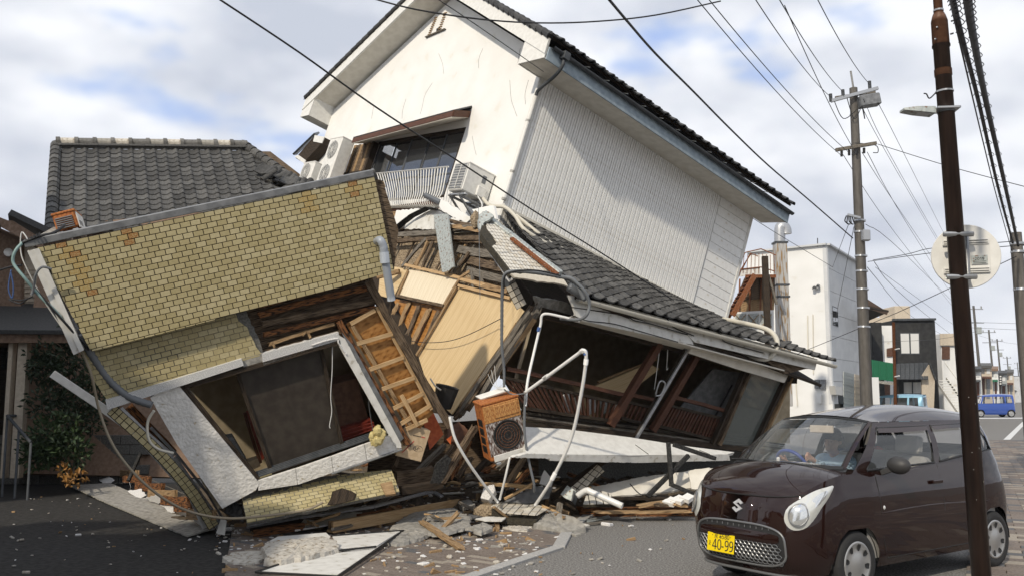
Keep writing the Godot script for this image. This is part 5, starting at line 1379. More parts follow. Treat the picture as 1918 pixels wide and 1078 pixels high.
	inst(fan, "fan_grille", done(ws), M.rust, g * Transform3D(Basis(), Vector3(0.02, 0.36, 0.164)))
	for k in 4: inst(ac, "side_vent", box_mesh(Vector3(0.012, 0.10, 0.16), 0.003), M.black, g * Transform3D(Basis(), Vector3(-0.278, 0.2 + k * 0.125, 0.0)))
	slab(ac, "torn_lid", ats([[890, 741, 12.5], [945, 722, 12.5], [952, 730, 12.4], [900, 746, 12.4]]), 0.02, M.board_white)
	# pipes standing and hanging before it
	var pv := thing("white_pvc_pipe", "white plastic pipe kinked in an upside-down V before the veranda", "pipe", gnd(1005, 945))
	tube(pv, "pipe", [at(983, 735, 12.2), at(1020, 708, 12.0), at(1080, 664, 11.7), at(1092, 655, 11.6), at(1098, 668, 11.6), at(1090, 730, 11.7), at(1070, 820, 11.9), at(1035, 895, 12.1), at(1003, 945, 12.4)], 0.023, M.pvc, true, 9)
	for q in [[1087, 658, 11.62, 1095, 657, 11.6], [1098, 672, 11.6, 1097, 682, 11.62], [1018, 709, 12.0, 1028, 702, 11.98], [1040, 885, 12.05, 1034, 897, 12.1]]: tube(pv, "joint", [at(q[0], q[1], q[2]), at(q[3], q[4], q[5])], 0.031, M.pvc, false, 9)
	tube(pv, "blue_band", [at(1096, 656, 11.6), at(1097, 664, 11.6)], 0.03, M.cable_blue, false, 9)
	var pa := thing("white_pvc_pipe", "thin white pipe dropping from the header beam past the rusted unit", "pipe", at(1000, 910, 12.3))
	tube(pa, "pipe", [at(1086, 601, 12.7), at(1050, 592, 12.7), at(1018, 588, 12.7), at(1012, 610, 12.7), at(1000, 660, 12.6), at(988, 715, 12.4), at(984, 760, 12.3)], 0.02, M.pvc, true, 8)
	tube(pa, "blue_band", [at(1010, 612, 12.68), at(1008, 620, 12.68)], 0.024, M.cable_blue, false, 8)
	tube(pa, "grey_end", [at(984, 740, 12.3), at(982, 800, 12.3), at(988, 850, 12.3), at(1000, 905, 12.3), at(1001, 920, 12.4)], 0.018, M.cable_grey, true, 8)
	tube(thing("tie_wire", "thin bare wire loop tying the rusted unit to the corner post", "wire", at(940, 735, 12.4)), "wire", [at(944, 728, 12.4), at(960, 738, 12.4), at(985, 736, 12.3)], 0.01, M.cable_grey)
	tube(thing("white_hose", "white hose arching from the shop stud down into the rubble", "hose", at(925, 935, 12.3)), "hose", [at(842, 780, 11.9), at(852, 820, 11.9), at(875, 862, 12.0), at(905, 905, 12.2), at(932, 940, 12.4)], 0.02, M.pvc, true, 8)
	tube(thing("white_stick_pipe", "short white pipe standing in the rubble under the rusted unit", "pipe", at(938, 935, 12.4)), "pipe", [at(955, 855, 12.3), at(946, 895, 12.3), at(936, 935, 12.4)], 0.016, M.pvc, true, 8)
	for k in 3: tube(thing("tangled_wire", "fine white wire tangled beside the corner post", "wire", at(930, 720, 12.5), "wires by the corner post"), "wire", [at(914 + k * 6, 700 - k * 8, 12.6), at(925 + k * 3, 722, 12.5), at(940, 728 - k * 4, 12.4)], 0.003, M.cable_white)
	# lagged pipe bent over the far eave
	var lg := thing("lagged_eave_pipe", "white lagged pipe curling over the far end of the veranda gutter", "pipe", at(1400, 672, 15.5))
	tube(lg, "lagging", [at(1355, 597, 17.0), at(1400, 606, 16.4), at(1440, 618, 16.0), at(1456, 638, 15.8), at(1450, 660, 15.7), at(1434, 672, 15.7), at(1400, 668, 15.7), at(1388, 672, 15.7)], 0.045, M.pvc_cream, true, 9)
	# corrugated gutter end
	tube(thing("corrugated_elbow", "grey corrugated pipe end stuck in the corner of the veranda eave", "pipe", at(1080, 545, 12.6)), "elbow", [at(1066, 537, 12.55), at(1080, 546, 12.6), at(1096, 556, 12.7)], 0.06, M.cable_grey, true, 10, -1, 0.008, 6)
	# cables on the eave
	for c in [[[1072, 590], [1100, 600], [1150, 606], [1200, 620], [1270, 640]], [[1170, 580], [1185, 598], [1220, 606], [1288, 626]], [[1250, 596], [1262, 612], [1300, 628]], [[1300, 595], [1350, 625], [1360, 640], [1430, 660]]]:
		tube(thing("eave_cable", "black cable loose along the white veranda fascia", "cable", on(back(fas, -0.03), c[0][0], c[0][1]), "cables along the veranda eave"), "cable", ons(back(fas, -0.03), c), 0.009, M.cable_black)
# ---------- leaves ----------
func leaf_cloud(parent: Node, called: String, blobs: Array, count: int, size: float, m: Material, seed_: int) -> MeshInstance3D:
	var r := RandomNumberGenerator.new()
	r.seed = seed_
	var base: Vector3 = blobs[0][0]
	var s := st_new()
	for k in count:
		var b: Array = blobs[r.randi() % blobs.size()]
		var d := Vector3(r.randfn(), r.randfn(), r.randfn()).normalized() * pow(r.randf(), 0.45)
		var p: Vector3 = b[0] - base + d * b[1]
		var dir := (d + Vector3(r.randfn(), r.randfn() + 0.2, r.randfn()) * 0.7).normalized()
		var w := dir.cross(Vector3(r.randfn(), r.randfn(), r.randfn())).normalized()
		var l := size * r.randf_range(0.6, 1.3)
		var nn := dir.cross(w) * l * 0.12
		var tip := p + dir * l
		var mid := p + dir * l * 0.5
		tri(s, p, mid + w * l * 0.24 + nn, mid - nn)
		tri(s, p, mid - nn, mid - w * l * 0.24 + nn)
		tri(s, mid + w * l * 0.24 + nn, tip, mid - nn)
		tri(s, mid - nn, tip, mid - w * l * 0.24 + nn)
	return inst(parent, called, done(s), m, Transform3D(Basis(), base))
func shrub(label: String, foot: Vector3, blobs: Array, count: int, size: float, m: Material, seed_: int):
	var t := thing("shrub", label, "shrub", foot)
	leaf_cloud(t, "foliage", blobs, count, size, m, seed_)
	for b in blobs: tube(t, "stem", [foot, foot.lerp(b[0], 0.55) + Vector3(0.06, 0.05, 0), b[0]], 0.022, M.bark, true, 6, 0.008)
# an upright wall through two top corners, down to the ground, with openings cut out by strips
func wall_down(parent: Node, called: String, a: Vector3, b: Vector3, thick: float, m: Material, y0 := 0.0) -> MeshInstance3D:
	return slab(parent, called, [Vector3(a.x, y0, a.z), Vector3(b.x, y0, b.z), b, a], thick, m)
func upright(x: float, y: float, p: Plane) -> Vector3: return on(p, x, y)

func make_neighbour():
	var F := 19.0
	var pl := Plane(Vector3(0, 0, 1), -F)
	var t := thing("neighbour_house", "tan brick neighbour house with brown gable and dark porch roof", "house", gnd(20, 890))
	# brick-tiled gable wall, cream return
	var gw := slab(t, "wall", ons(pl, [[-420, 900], [38, 900], [38, 452], [0, 430], [-130, 370], [-420, 520]]), 0.2, M.brick_tan)
	var o := on(pl, -60, 560)
	tiling(gw, "brick", o, Vector3.RIGHT, Vector3.UP, area_shape(ons(pl, [[-60, 568], [37, 568], [37, 456], [0, 434], [-60, 405]]), o, Vector3.RIGHT, Vector3.UP), 0.23, 0.068, 0.008, 0.5, 0.008, [M.brick_tan], 120, func(m): return -m.x)
	slab(t, "cream_wall", ons(back(pl, 0.15), [[38, 900], [180, 900], [180, 470], [38, 455]]), 0.2, M.brick_cream)
	for k in 9: bar(t, "siding_line", on(back(pl, 0.13), 38, 505 + k * 8.5), on(back(pl, 0.13), 120, 505 + k * 8.5), 0.012, 0.03, M.brick_cream)
	slab(t, "barge_board", ons(back(pl, -0.55), [[-140, 352], [14, 413], [22, 413], [78, 448], [78, 466], [20, 436], [0, 425], [-140, 372]]), 0.06, M.brick_tan)
	slab(t, "verge_soffit", [on(back(pl, -0.5), -140, 372), on(back(pl, -0.5), 80, 462), on(pl, 76, 468), on(pl, -130, 380)], 0.03, M.brick_tan)
	slab(t, "roof", [on(back(pl, -0.6), -140, 345), on(back(pl, -0.6), 14, 402), on(back(pl, 8), 20, 520), on(back(pl, 8), -100, 420)], 0.1, M.darktile1)
	slab(t, "roof", [on(back(pl, -0.62), 14, 401), on(back(pl, -0.62), 80, 444), on(back(pl, 6), 80, 520), on(back(pl, 6), 20, 500)], 0.12, M.darktile1)
	# porch roof: seamed dark metal, beam, posts
	var pr := Node3D.new()
	pr.name = "porch_roof"
	t.add_child(pr, true)
	for k in 7:
		var f0 := 19.0 - k * 0.28
		var a := atz(-420, 566 + k * 8.0, f0)
		var b := atz(118 + k * 5, 577 + k * 6.5, f0)
		bar(pr, "roof_course", a, b, 0.05, 0.34, M.darktile1, Vector3(0, 1, 0.5))
	bar(pr, "porch_gutter", atz(-420, 618, 16.95), atz(152, 622, 16.95), 0.08, 0.1, M.darktile0)
	bar(pr, "porch_beam", atz(-420, 630, 17.1), atz(152, 632, 17.1), 0.2, 0.12, M.brick_tan)
	for x in [[30, 47], [12, 20], [-90, -70]]: bar(t, "porch_post", Vector3(atz((x[0] + x[1]) / 2.0, 760, 17.3).x, 0.25, -17.3), Vector3(atz((x[0] + x[1]) / 2.0, 760, 17.3).x, atz(x[0], 636, 17.3).y, -17.3), (x[1] - x[0]) * 0.0103, 0.16, M.brick_cream, Vector3.RIGHT)
	slab(t, "entrance_door", ons(back(pl, -0.05), [[-60, 870], [10, 870], [10, 650], [-60, 650]]), 0.05, M.wood_dark)
	slab(t, "door_glass", ons(back(pl, -0.06), [[2, 690], [16, 690], [16, 658], [2, 658]]), 0.01, M.window_glass)
	slab(t, "porch_step", [gnd(-300, 905), gnd(70, 905), Vector3(gnd(70, 905).x, 0, -19), Vector3(-16, 0, -19)], 0.02, M.concrete)
	inst(t, "porch_step", box_mesh(Vector3(9.0, 0.30, 1.6), 0.02), M.concrete, Transform3D(Basis(), Vector3(gnd(20, 880).x - 4.0, 0.15, -18.6)))
	# wall lamp
	var lp := on(back(pl, -0.1), 16, 474)
	tube(t, "wall_lamp", [lp, lp + Vector3(0.05, 0.0, 0.12)], 0.09, M.porcelain, false, 10)
	# handrail
	var hr := thing("handrail", "dark steel handrail with three posts by the neighbour's porch step", "handrail", gnd(44, 908))
	var h0 := atz(13, 778, 16.4)
	var h1 := atz(57, 828, 15.9)
	tube(hr, "rail", [h0, h1], 0.028, M.gutter_dark, false, 8)
	tube(hr, "rail", [atz(13, 778, 16.4), atz(28, 778, 17.2)], 0.028, M.gutter_dark, false, 8)
	for q in [0.0, 0.5, 1.0]: tube(hr, "post", [h0.lerp(h1, q), Vector3(h0.lerp(h1, q).x, 0.0, h0.lerp(h1, q).z)], 0.022, M.gutter_dark, false, 8)
	# greenery in the gap
	var mk := func(x, y, f): return atz(x, y, f)
	shrub("dark camellia shrub with glossy leaves hanging under the porch beam", gnd(112, 880), [[mk.call(95, 670, 17.2), 0.45], [mk.call(130, 655, 17.5), 0.5], [mk.call(78, 690, 17.3), 0.3], [mk.call(140, 700, 17.6), 0.5]], 900, 0.12, M.leaf_dark, 1)
	shrub("dark broad shrub behind the white fallen gutter", gnd(150, 880), [[mk.call(90, 755, 17.2), 0.42], [mk.call(135, 745, 17.6), 0.5], [mk.call(150, 790, 17.6), 0.45], [mk.call(175, 740, 18.0), 0.5]], 1000, 0.12, M.leaf_dark, 2)
	shrub("low green fern-like shrub beside the steel handrail", gnd(100, 890), [[mk.call(85, 830, 16.6), 0.4], [mk.call(110, 815, 16.8), 0.45], [mk.call(130, 845, 16.8), 0.35], [mk.call(70, 850, 16.5), 0.28]], 1100, 0.13, M.leaf_mid, 3)
	shrub("small shrub with yellowed leaves at the edge of the rubble", gnd(140, 905), [[mk.call(134, 897, 16.0), 0.16], [mk.call(150, 890, 16.0), 0.18], [mk.call(118, 880, 16.0), 0.1]], 50, 0.13, M.leaf_yellow, 4)
	for p in [[44, 892, "oval cream planter trough at the foot of the handrail", 0.45], [118, 890, "grey round plant pot under the fern-like shrub", 0.22]]:
		var tp := thing("planter", p[2], "planter", gnd(p[0], p[1]))
		var ps := st_new()
		lathe_into(ps, Vector3.ZERO, Vector3.UP, [[0, 0], [0, p[3] * 0.75], [0.26, p[3]], [0.28, p[3] * 1.05], [0.28, p[3] * 0.95], [0.2, p[3] * 0.9], [0.2, 0]], 18)
		inst(tp, "pot", done(ps), M.board_white if p[3] > 0.3 else M.cable_grey, Transform3D(Basis(), gnd(p[0], p[1])))
	# garden wall closing the gap
	var gwall := thing("garden_wall", "low grey block wall behind the shrubs", "wall", gnd(160, 860))
	for j in 5:
		for i in 8: inst(gwall, "block", box_mesh(Vector3(0.39, 0.19, 0.12), 0.006), M.mortar, Transform3D(Basis(), Vector3(-10.6 + i * 0.4 + (0.2 if j % 2 else 0.0), 0.1 + j * 0.2, -18.6)))

# ---------- white building, duct and rusty stair behind the house ----------
func window_in(parent: Node, p: Plane, q: Array, pane: Material, frame_m: Material, split := 1):
	var w := slab(parent, "window", ons(back(p, -0.02), q), 0.06, frame_m)
	for k in split:
		var a := k / float(split)
		var b := (k + 1) / float(split)
		var e := 0.04
		var pts := []
		for uv in [[a + e, 0.05], [b - e, 0.05], [b - e, 0.95], [a + e, 0.95]]:
			var x0 := lerpf(q[0][0], q[1][0], uv[0])
			var x1 := lerpf(q[3][0], q[2][0], uv[0])
			var y0 := lerpf(q[0][1], q[1][1], uv[0])
			var y1 := lerpf(q[3][1], q[2][1], uv[0])
			pts.append(on(back(p, -0.035), lerpf(x0, x1, uv[1]), lerpf(y0, y1, uv[1])))
		slab(w, "pane", pts, 0.012, pane)
func make_white_building():
	var c := atz(1548, 459, 48)
	var Y := c.y
	var fit := func(x, y): 
		var r := ray(x, y)
		return EYE + r * ((Y - EYE.y) / r.y)
	var right: Vector3 = fit.call(1617, 500)
	var left: Vector3 = fit.call(1400, 474)
	var t := thing("white_building", "three-storey white building with roller shutters behind the collapsed house", "building", Vector3(c.x, 0, c.z))
	var pl_left := Plane(c, left, c + Vector3.DOWN)
	var pl_right := Plane(c, right, c + Vector3.DOWN)
	wall_down(t, "front_wall", left, c, 0.25, M.white_wall)
	var dirr := (right - c).normalized()
	for k in 7:
		var y1 := Y - k * 1.22
		var y0 := maxf(Y - (k + 1) * 1.22 + 0.02, 0.0)
		slab(t, "wall_panel", [Vector3(c.x, y0, c.z), Vector3(right.x, y0, right.z), Vector3(right.x, y1, right.z), Vector3(c.x, y1, c.z)], 0.2, M.grey_siding)
	wall_down(t, "inner_wall", c - dirr.cross(Vector3.UP) * 0.0 + dirr * 0.02 + Vector3(-0.1, -0.05, -0.12), right + Vector3(-0.1, -0.05, -0.12), 0.2, M.mortar)
	bar(t, "roof_edge", left + Vector3(0, 0.04, 0.06), c + Vector3(0, 0.04, 0.06), 0.1, 0.3, M.grey_siding)
	bar(t, "roof_edge", c + Vector3(0.06, 0.04, 0), right + Vector3(0.06, 0.04, 0), 0.1, 0.3, M.grey_siding)
	slab(t, "flat_roof", [left, c, right, left + right - c], 0.1, M.concrete)
	wall_down(t, "rear_wall", right, left + right - c, 0.2, M.grey_siding)
	window_in(t, pl_right, [[1560, 572], [1570, 576], [1571, 612], [1561, 608]], M.window_glass, M.gutter_dark)
	# roller shutters: slats
	for sh in [[1581, 695, 1600, 700, M.metal_pale], [1602, 700, 1616, 703, M.brick_cream]]:
		var s := Node3D.new()
		s.name = "roller_shutter"
		t.add_child(s, true)
		for k in 16: slab(s, "slat", ons(back(pl_right, -0.04 - 0.012 * (k % 2)), [[sh[0], sh[1] + k * 6.0], [sh[2], sh[3] + k * 6.0], [sh[2], sh[3] + k * 6.0 + 5.6], [sh[0], sh[1] + k * 6.0 + 5.6]]), 0.03, sh[4])
	bar(t, "pillar", Vector3(atz(1630, 740, 46).x, 0, -46), Vector3(atz(1630, 740, 46).x, atz(1630, 706, 46).y, -46), 0.7, 0.6, M.white_wall)
	for m in [[1526, 710, 1534, 727], [1536, 710, 1546, 728], [1530, 738, 1538, 755]]: slab(t, "meter_box", ons(back(pl_left, -0.15), [[m[0], m[1]], [m[2], m[1]], [m[2], m[3]], [m[0], m[3]]]), 0.15, M.metal_grey if m[1] < 730 else M.white_wall)
	slab(t, "vent_hood", ons(back(pl_right, -0.3), [[1564, 722], [1578, 724], [1579, 740], [1567, 738]]), 0.3, M.porcelain)
	slab(t, "mail_slot", ons(back(pl_right, -0.05), [[1572, 738], [1580, 739], [1581, 756], [1573, 755]]), 0.05, M.black)
	for w in [[[1513, 590], [1514, 680]], [[1523, 588], [1524, 700]], [[1490, 700], [1494, 760]]]: tube(t, "wall_conduit", [on(back(pl_left, -0.06), w[0][0], w[0][1]), on(back(pl_left, -0.06), w[1][0], w[1][1])], 0.03, M.pvc_cream, false, 6)
	for w in [[1526, 538], [1533, 535]]: tube(t, "wall_spotlight", [on(back(pl_left, -0.05), w[0], w[1]), on(back(pl_left, -0.3), w[0] - 1, w[1] + 2)], 0.1, M.metal_grey, false, 8)
	tube(t, "aerial", [on(pl_left, 1532, 462), on(pl_left, 1532, 446)], 0.03, M.metal_grey, false, 5)
	# exhaust duct with cowl
	var d := thing("exhaust_duct", "tall rust-streaked galvanised duct with hooded outlet on the white building", "duct", Vector3(atz(1468, 700, 40).x, 0, -40))
	var top := atz(1463, 470, 40)
	for seg in [[452, 455, 534], [534, 534, 556], [556, 556, 640], [640, 640, 760]]:
		var a := atz(1461 + (seg[1] - 455) * 0.035, seg[1], 40)
		var b := atz(1461 + (seg[2] - 455) * 0.035, seg[2], 40)
		bar(d, "duct_section", a, b, 0.52, 0.5, M.duct, Vector3.RIGHT, 0.02)
		bar(d, "flange", a + Vector3(0, 0.04, 0), a - Vector3(0, 0.04, 0), 0.6, 0.58, M.gutter_dark, Vector3.RIGHT)
	var hood := [atz(1461, 455, 40), atz(1461, 432, 40), atz(1463, 425, 40), atz(1468, 424, 40), atz(1472, 430, 40), atz(1473, 438, 40)]
	tube(d, "hood", hood, 0.25, M.aluminium, true, 12)
	# rusty stair
	var st := thing("rusty_staircase", "rusted steel fire stair with caged landing beside the exhaust duct", "staircase", Vector3(atz(1400, 640, 38).x, 0, -38))
	var pz := Plane(Vector3(0, 0, 1), -38)
	var s0 := on(pz, 1368, 592)
	var s1 := on(pz, 1410, 516)
	for e in [-0.4, 0.4]: bar(st, "stringer", s0 + Vector3(0, 0, e), s1 + Vector3(0, 0, e), 0.05, 0.22, M.rust, Vector3(0, 0, 1))
	for k in 10: inst(st, "tread", box_mesh(Vector3(0.26, 0.03, 0.8), 0.004), M.rust, Transform3D(Basis(), s0.lerp(s1, (k + 0.5) / 10) + Vector3(0, 0.05, 0)))
	slab(st, "landing", [on(pz, 1398, 515), on(pz, 1452, 514), on(back(pz, 1.4), 1452, 514), on(back(pz, 1.4), 1398, 514)], 0.08, M.rust)
	bar(st, "landing_edge", on(pz, 1396, 517), on(pz, 1454, 517), 0.14, 0.05, M.rust)
	slab(st, "landing_board", ons(back(pz, -0.02), [[1380, 504], [1424, 500], [1426, 514], [1384, 518]]), 0.03, M.board_white)
	for r in [[[1384, 500], [1396, 473], [1426, 466], [1454, 478]], [[1380, 505], [1425, 500], [1452, 508]], [[1360, 580], [1388, 505], [1407, 475]], [[1390, 505], [1406, 474], [1420, 480]]]: tube(st, "guard_rail", ons(back(pz, -0.05), r), 0.025, M.rust, false, 5)
	for k in 9: tube(st, "guard_bar", [on(back(pz, -0.05), 1394 + k * 7, 474 + absf(k - 4) * 1.0), on(back(pz, -0.05), 1392 + k * 7.4, 512)], 0.014, M.rust, false, 4)
	bar(st, "post", on(back(pz, -0.1), 1433, 480), Vector3(on(pz, 1433, 480).x, 0, -37.9), 0.24, 0.2, M.wood_dark, Vector3.RIGHT)
	timber(st, "brace", on(pz, 1440, 515), on(pz, 1455, 570), 0.08, 0.12, M.wood_grey)
	slab(st, "tarpaulin_wall", ons(back(pz, 1.4), [[1376, 560], [1452, 555], [1450, 580], [1372, 585]]), 0.05, M.wood_tan)
	slab(st, "plank_wall", ons(back(pz, 1.3), [[1395, 520], [1452, 520], [1452, 558], [1378, 562]]), 0.05, M.wood_old)
	for k in 4: tube(st, "frame_bar", [on(back(pz, 1.25), 1386 + k * 20, 522), on(back(pz, 1.25), 1384 + k * 20, 585)], 0.04, M.rust, false, 5)
	slab(st, "lattice_screen", ons(back(pz, 1.2), [[1374, 584], [1450, 580], [1450, 640], [1374, 640]]), 0.04, M.white_wall)
	for k in 3:
		slab(st, "lattice_pane", ons(back(pz, 1.17), [[1378 + k * 24, 587], [1398 + k * 24, 586], [1398 + k * 24, 612], [1378 + k * 24, 613]]), 0.02, M.metal_pale)
		for e in [[0, 20], [20, 0]]: bar(st, "lattice_brace", on(back(pz, 1.13), 1378 + k * 24 + e[0], 588), on(back(pz, 1.13), 1378 + k * 24 + e[1], 612), 0.06, 0.02, M.wood_tan, Vector3(0, 0, 1))

# ---------- houses across the crossing ----------
func box_building(t: Node, f: Array, F: float, depth: float, m: Material, side := 1.0):     # f: left, top, right pixel of the front
	var a := atz(f[0], f[1], F)
	var b := atz(f[2], f[1], F)
	b.y = a.y
	inst(t, "walls", box_mesh(Vector3(b.x - a.x, a.y, depth), 0.03), m, Transform3D(Basis(), Vector3((a.x + b.x) / 2, a.y / 2, -F - depth / 2)))
func make_far_street():
	var F := 60.0
	var pl := Plane(Vector3(0, 0, 1), -F)
	var t := thing("black_house", "black two-storey house with white sliding windows and small porch", "house", Vector3(atz(1712, 700, F).x, 0, -F))
	box_building(t, [1674, 599, 1752], F, 8.0, M.black_siding)
	bar(t, "roof_edge", atz(1672, 598, F - 0.1), atz(1753, 597, F - 0.1), 0.14, 0.2, M.gutter_dark)
	window_in(t, pl, [[1686, 622], [1723, 622], [1724, 663], [1688, 663]], M.curtain_pale, M.gutter_dark, 2)
	window_in(t, pl, [[1692, 714], [1727, 714], [1727, 737], [1693, 737]], M.curtain_pale, M.gutter_dark, 2)
	var por := Node3D.new()
	por.name = "porch"
	t.add_child(por, true)
	for k in 7: slab(por, "roof_sheet", [atz(1679 + k * 8.7, 680 - k * 0.3, F - 0.2), atz(1687 + k * 8.7, 680 - k * 0.3, F - 0.2), atz(1687 + k * 8.7, 709, F - 2.4), atz(1679 + k * 8.7, 709, F - 2.4)], 0.05, M.gutter_dark)
	slab(por, "gable", [atz(1727, 704, F - 2.0), atz(1741, 682, F - 2.0), atz(1752, 708, F - 2.0), atz(1750, 766, F - 2.0), atz(1728, 766, F - 2.0)], 0.1, M.brick_cream)
	slab(por, "rear_roof", [atz(1741, 679, F - 2.4), atz(1753, 710, F - 2.4), atz(1753, 712, F), atz(1741, 680, F)], 0.06, M.gutter_dark)
	# outside stair on the right
	var st := thing("outside_stair", "white steel outside stair beside the black house", "staircase", Vector3(atz(1778, 760, F).x, 0, -F))
	for k in 15: inst(st, "tread", box_mesh(Vector3(0.85, 0.06, 0.3), 0.01), M.porcelain, Transform3D(Basis(), Vector3(atz(1777, 700, F).x, 0.2 + k * 0.18, -F + 2.5 - k * 0.24)))
	for e in [1765, 1789]: bar(st, "stringer", Vector3(atz(e, 700, F).x, 0.0, -F + 2.7), Vector3(atz(e, 700, F).x, 2.9, -F - 1.2), 0.2, 0.05, M.porcelain)
	tube(st, "handrail", [Vector3(atz(1789, 700, F).x, 1.0, -F + 2.7), Vector3(atz(1789, 700, F).x, 3.9, -F - 1.2)], 0.04, M.porcelain, false, 6)
	# pale house behind
	var u := thing("pale_flat_house", "pale flat-roofed house behind the outside stair", "house", Vector3(atz(1790, 700, 66).x, 0, -66))
	box_building(u, [1762, 624, 1812], 66, 7, M.white_wall)
	slab(u, "upper_band", [atz(1762, 624, 65.8), atz(1812, 624, 65.8), atz(1812, 646, 65.8), atz(1762, 646, 65.8)], 0.1, M.brick_cream)
	slab(u, "dark_recess", [atz(1766, 648, 65.9), atz(1780, 648, 65.9), atz(1780, 672, 65.9), atz(1766, 672, 65.9)], 0.1, M.brown_panel)
	# houses left of it, behind the green net
	var v := thing("black_annexe", "narrow black annexe with white stair tower behind the green net", "house", Vector3(atz(1650, 700, 57).x, 0, -57))
	box_building(v, [1632, 603, 1652], 57, 8, M.black_siding)
	slab(v, "tower", [atz(1652, 609, 58), atz(1674, 609, 58), atz(1674, 770, 58), atz(1652, 770, 58)], 4.0, M.white_wall)
	slab(v, "tower_window", [atz(1662, 652, 57.9), atz(1673, 650, 57.9), atz(1673, 667, 57.9), atz(1662, 667, 57.9)], 0.05, M.brown_panel)
	slab(v, "doorway", [atz(1654, 716, 57.9), atz(1668, 716, 57.9), atz(1668, 740, 57.9), atz(1654, 740, 57.9)], 0.05, M.brown_panel)
	var w := thing("tan_block", "tan concrete block rising behind the black annexe", "building", Vector3(atz(1660, 700, 70).x, 0, -70))
	box_building(w, [1628, 594, 1684], 70, 8, M.brick_cream)
	inst(w, "stair_head", box_mesh(Vector3(1.2, 1.2, 3), 0.03), M.brick_cream, Transform3D(Basis(), atz(1676, 590, 71)))
	var gn := thing("green_net", "green scaffold net on a balcony behind the concrete pole", "net", atz(1655, 715, 50))
	slab(gn, "net_front", [atz(1633, 673, 50), atz(1676, 680, 50), atz(1676, 714, 50), atz(1636, 708, 50)], 0.05, M.net_green)
	for k in 4: tube(gn, "net_post", [atz(1634 + k * 14, 674 + k * 2.2, 49.95), atz(1636 + k * 13.3, 710 + k * 1.4, 49.95)], 0.03, M.net_green, false, 5)
	slab(gn, "balcony_slab", [atz(1633, 710, 50), atz(1678, 716, 50), atz(1678, 716, 54), atz(1633, 710, 54)], 0.15, M.concrete)
	var aw := thing("dark_awning", "dark sloping canopy roof jutting past the concrete pole", "canopy", atz(1640, 590, 50))
	slab(aw, "canopy_top", [atz(1618, 558, 50), atz(1632, 562, 50), atz(1664, 584, 52), atz(1664, 590, 52), atz(1618, 575, 50)], 0.2, M.brick_tan)
	slab(aw, "canopy_underside", [atz(1620, 574, 50), atz(1666, 592, 52), atz(1628, 600, 56), atz(1618, 600, 54)], 0.1, M.wood_dark)
	# slim rusty pole
	var sp := thing("slim_steel_pole", "slim rust-brown steel pole with two small lamps before the black house", "pole", Vector3(atz(1676, 760, 42).x, 0, -42))
	tube(sp, "shaft", [Vector3(atz(1677, 760, 42).x, 0, -42), atz(1674, 603, 42)], 0.075, M.rust, false, 8)
	for y in [654, 705]: bar(sp, "lamp_arm", atz(1676, y, 42), atz(1685, y - 2, 41.6), 0.05, 0.06, M.porcelain)
	# the long side street: houses and poles going away to the right
	var rows := [
		[1818, 690, 1838, 96, "white shop house with dark awning beside the brown pole", M.white_wall], [1836, 684, 1858, 112, "cream house with round-topped white gable down the side street", M.brick_cream],
		[1856, 690, 1870, 128, "white narrow house between the far concrete poles", M.white_wall], [1868, 698, 1886, 150, "grey shop with hanging black and white sign", M.metal_pale], [1884, 696, 1899, 172, "tan two-storey house behind the blue van", M.brick_cream],
		[1897, 708, 1910, 195, "low grey house far down the side street", M.grey_siding], [1908, 712, 1925, 215, "low brown house at the far end of the side street", M.brick_tan], [1921, 704, 1950, 190, "white house across the far end of the side street", M.white_wall]]
	for h in rows:
		var ff: float = h[3]
		var hh := thing("far_house", h[4], "house", Vector3(atz((h[0] + h[2]) / 2.0, 730, ff).x, 0, -ff), "houses down the side street")
		box_building(hh, [h[0], h[1], h[2]], ff, 9.0, h[5])
		slab(hh, "roof", [atz(h[0] - 1, h[1], ff - 0.6), atz(h[2] + 1, h[1], ff - 0.6), atz(h[2] + 1, h[1] - 5, ff + 3), atz(h[0] - 1, h[1] - 5, ff + 3)], 0.3, [M.darktile1, M.rooftile2, M.brick_tan][int(ff) % 3])
		for k in 2:
			var x0 := lerpf(h[0], h[2], 0.12 + k * 0.46)
			var x1 := lerpf(h[0], h[2], 0.42 + k * 0.46)
			slab(hh, "window", [atz(x0, h[1] + 6, ff - 0.06), atz(x1, h[1] + 6, ff - 0.06), atz(x1, h[1] + 15, ff - 0.06), atz(x0, h[1] + 15, ff - 0.06)], 0.05, M.window_glass if k == 0 else M.curtain_pale)
			slab(hh, "shop_opening", [atz(x0, h[1] + 24, ff - 0.06), atz(x1, h[1] + 24, ff - 0.06), atz(x1, 746, ff - 0.06), atz(x0, 746, ff - 0.06)], 0.05, [M.brown_panel, M.wood_red, M.metal_grey][(int(ff) + k) % 3])
		slab(hh, "awning", [atz(h[0], h[1] + 20, ff - 0.1), atz(h[2], h[1] + 20, ff - 0.1), atz(h[2], h[1] + 23, ff - 1.6), atz(h[0], h[1] + 23, ff - 1.6)], 0.1, [M.gutter_dark, M.wood_red, M.net_green][int(ff) % 3])
	var sg := thing("hanging_shop_sign", "narrow black sign with white strokes hanging down the side street", "sign", atz(1875, 715, 148))
	slab(sg, "board", [atz(1872, 701, 148), atz(1878, 701, 148), atz(1878, 722, 148), atz(1872, 722, 148)], 0.1, M.cable_black)
	for k in 4: slab(sg, "stroke", [atz(1873.4, 703 + k * 4.6, 147.8), atz(1876.6, 703 + k * 4.6, 147.8), atz(1876.6, 705.5 + k * 4.6, 147.8), atz(1873.4, 705.5 + k * 4.6, 147.8)], 0.03, M.porcelain)
	var pn := 0
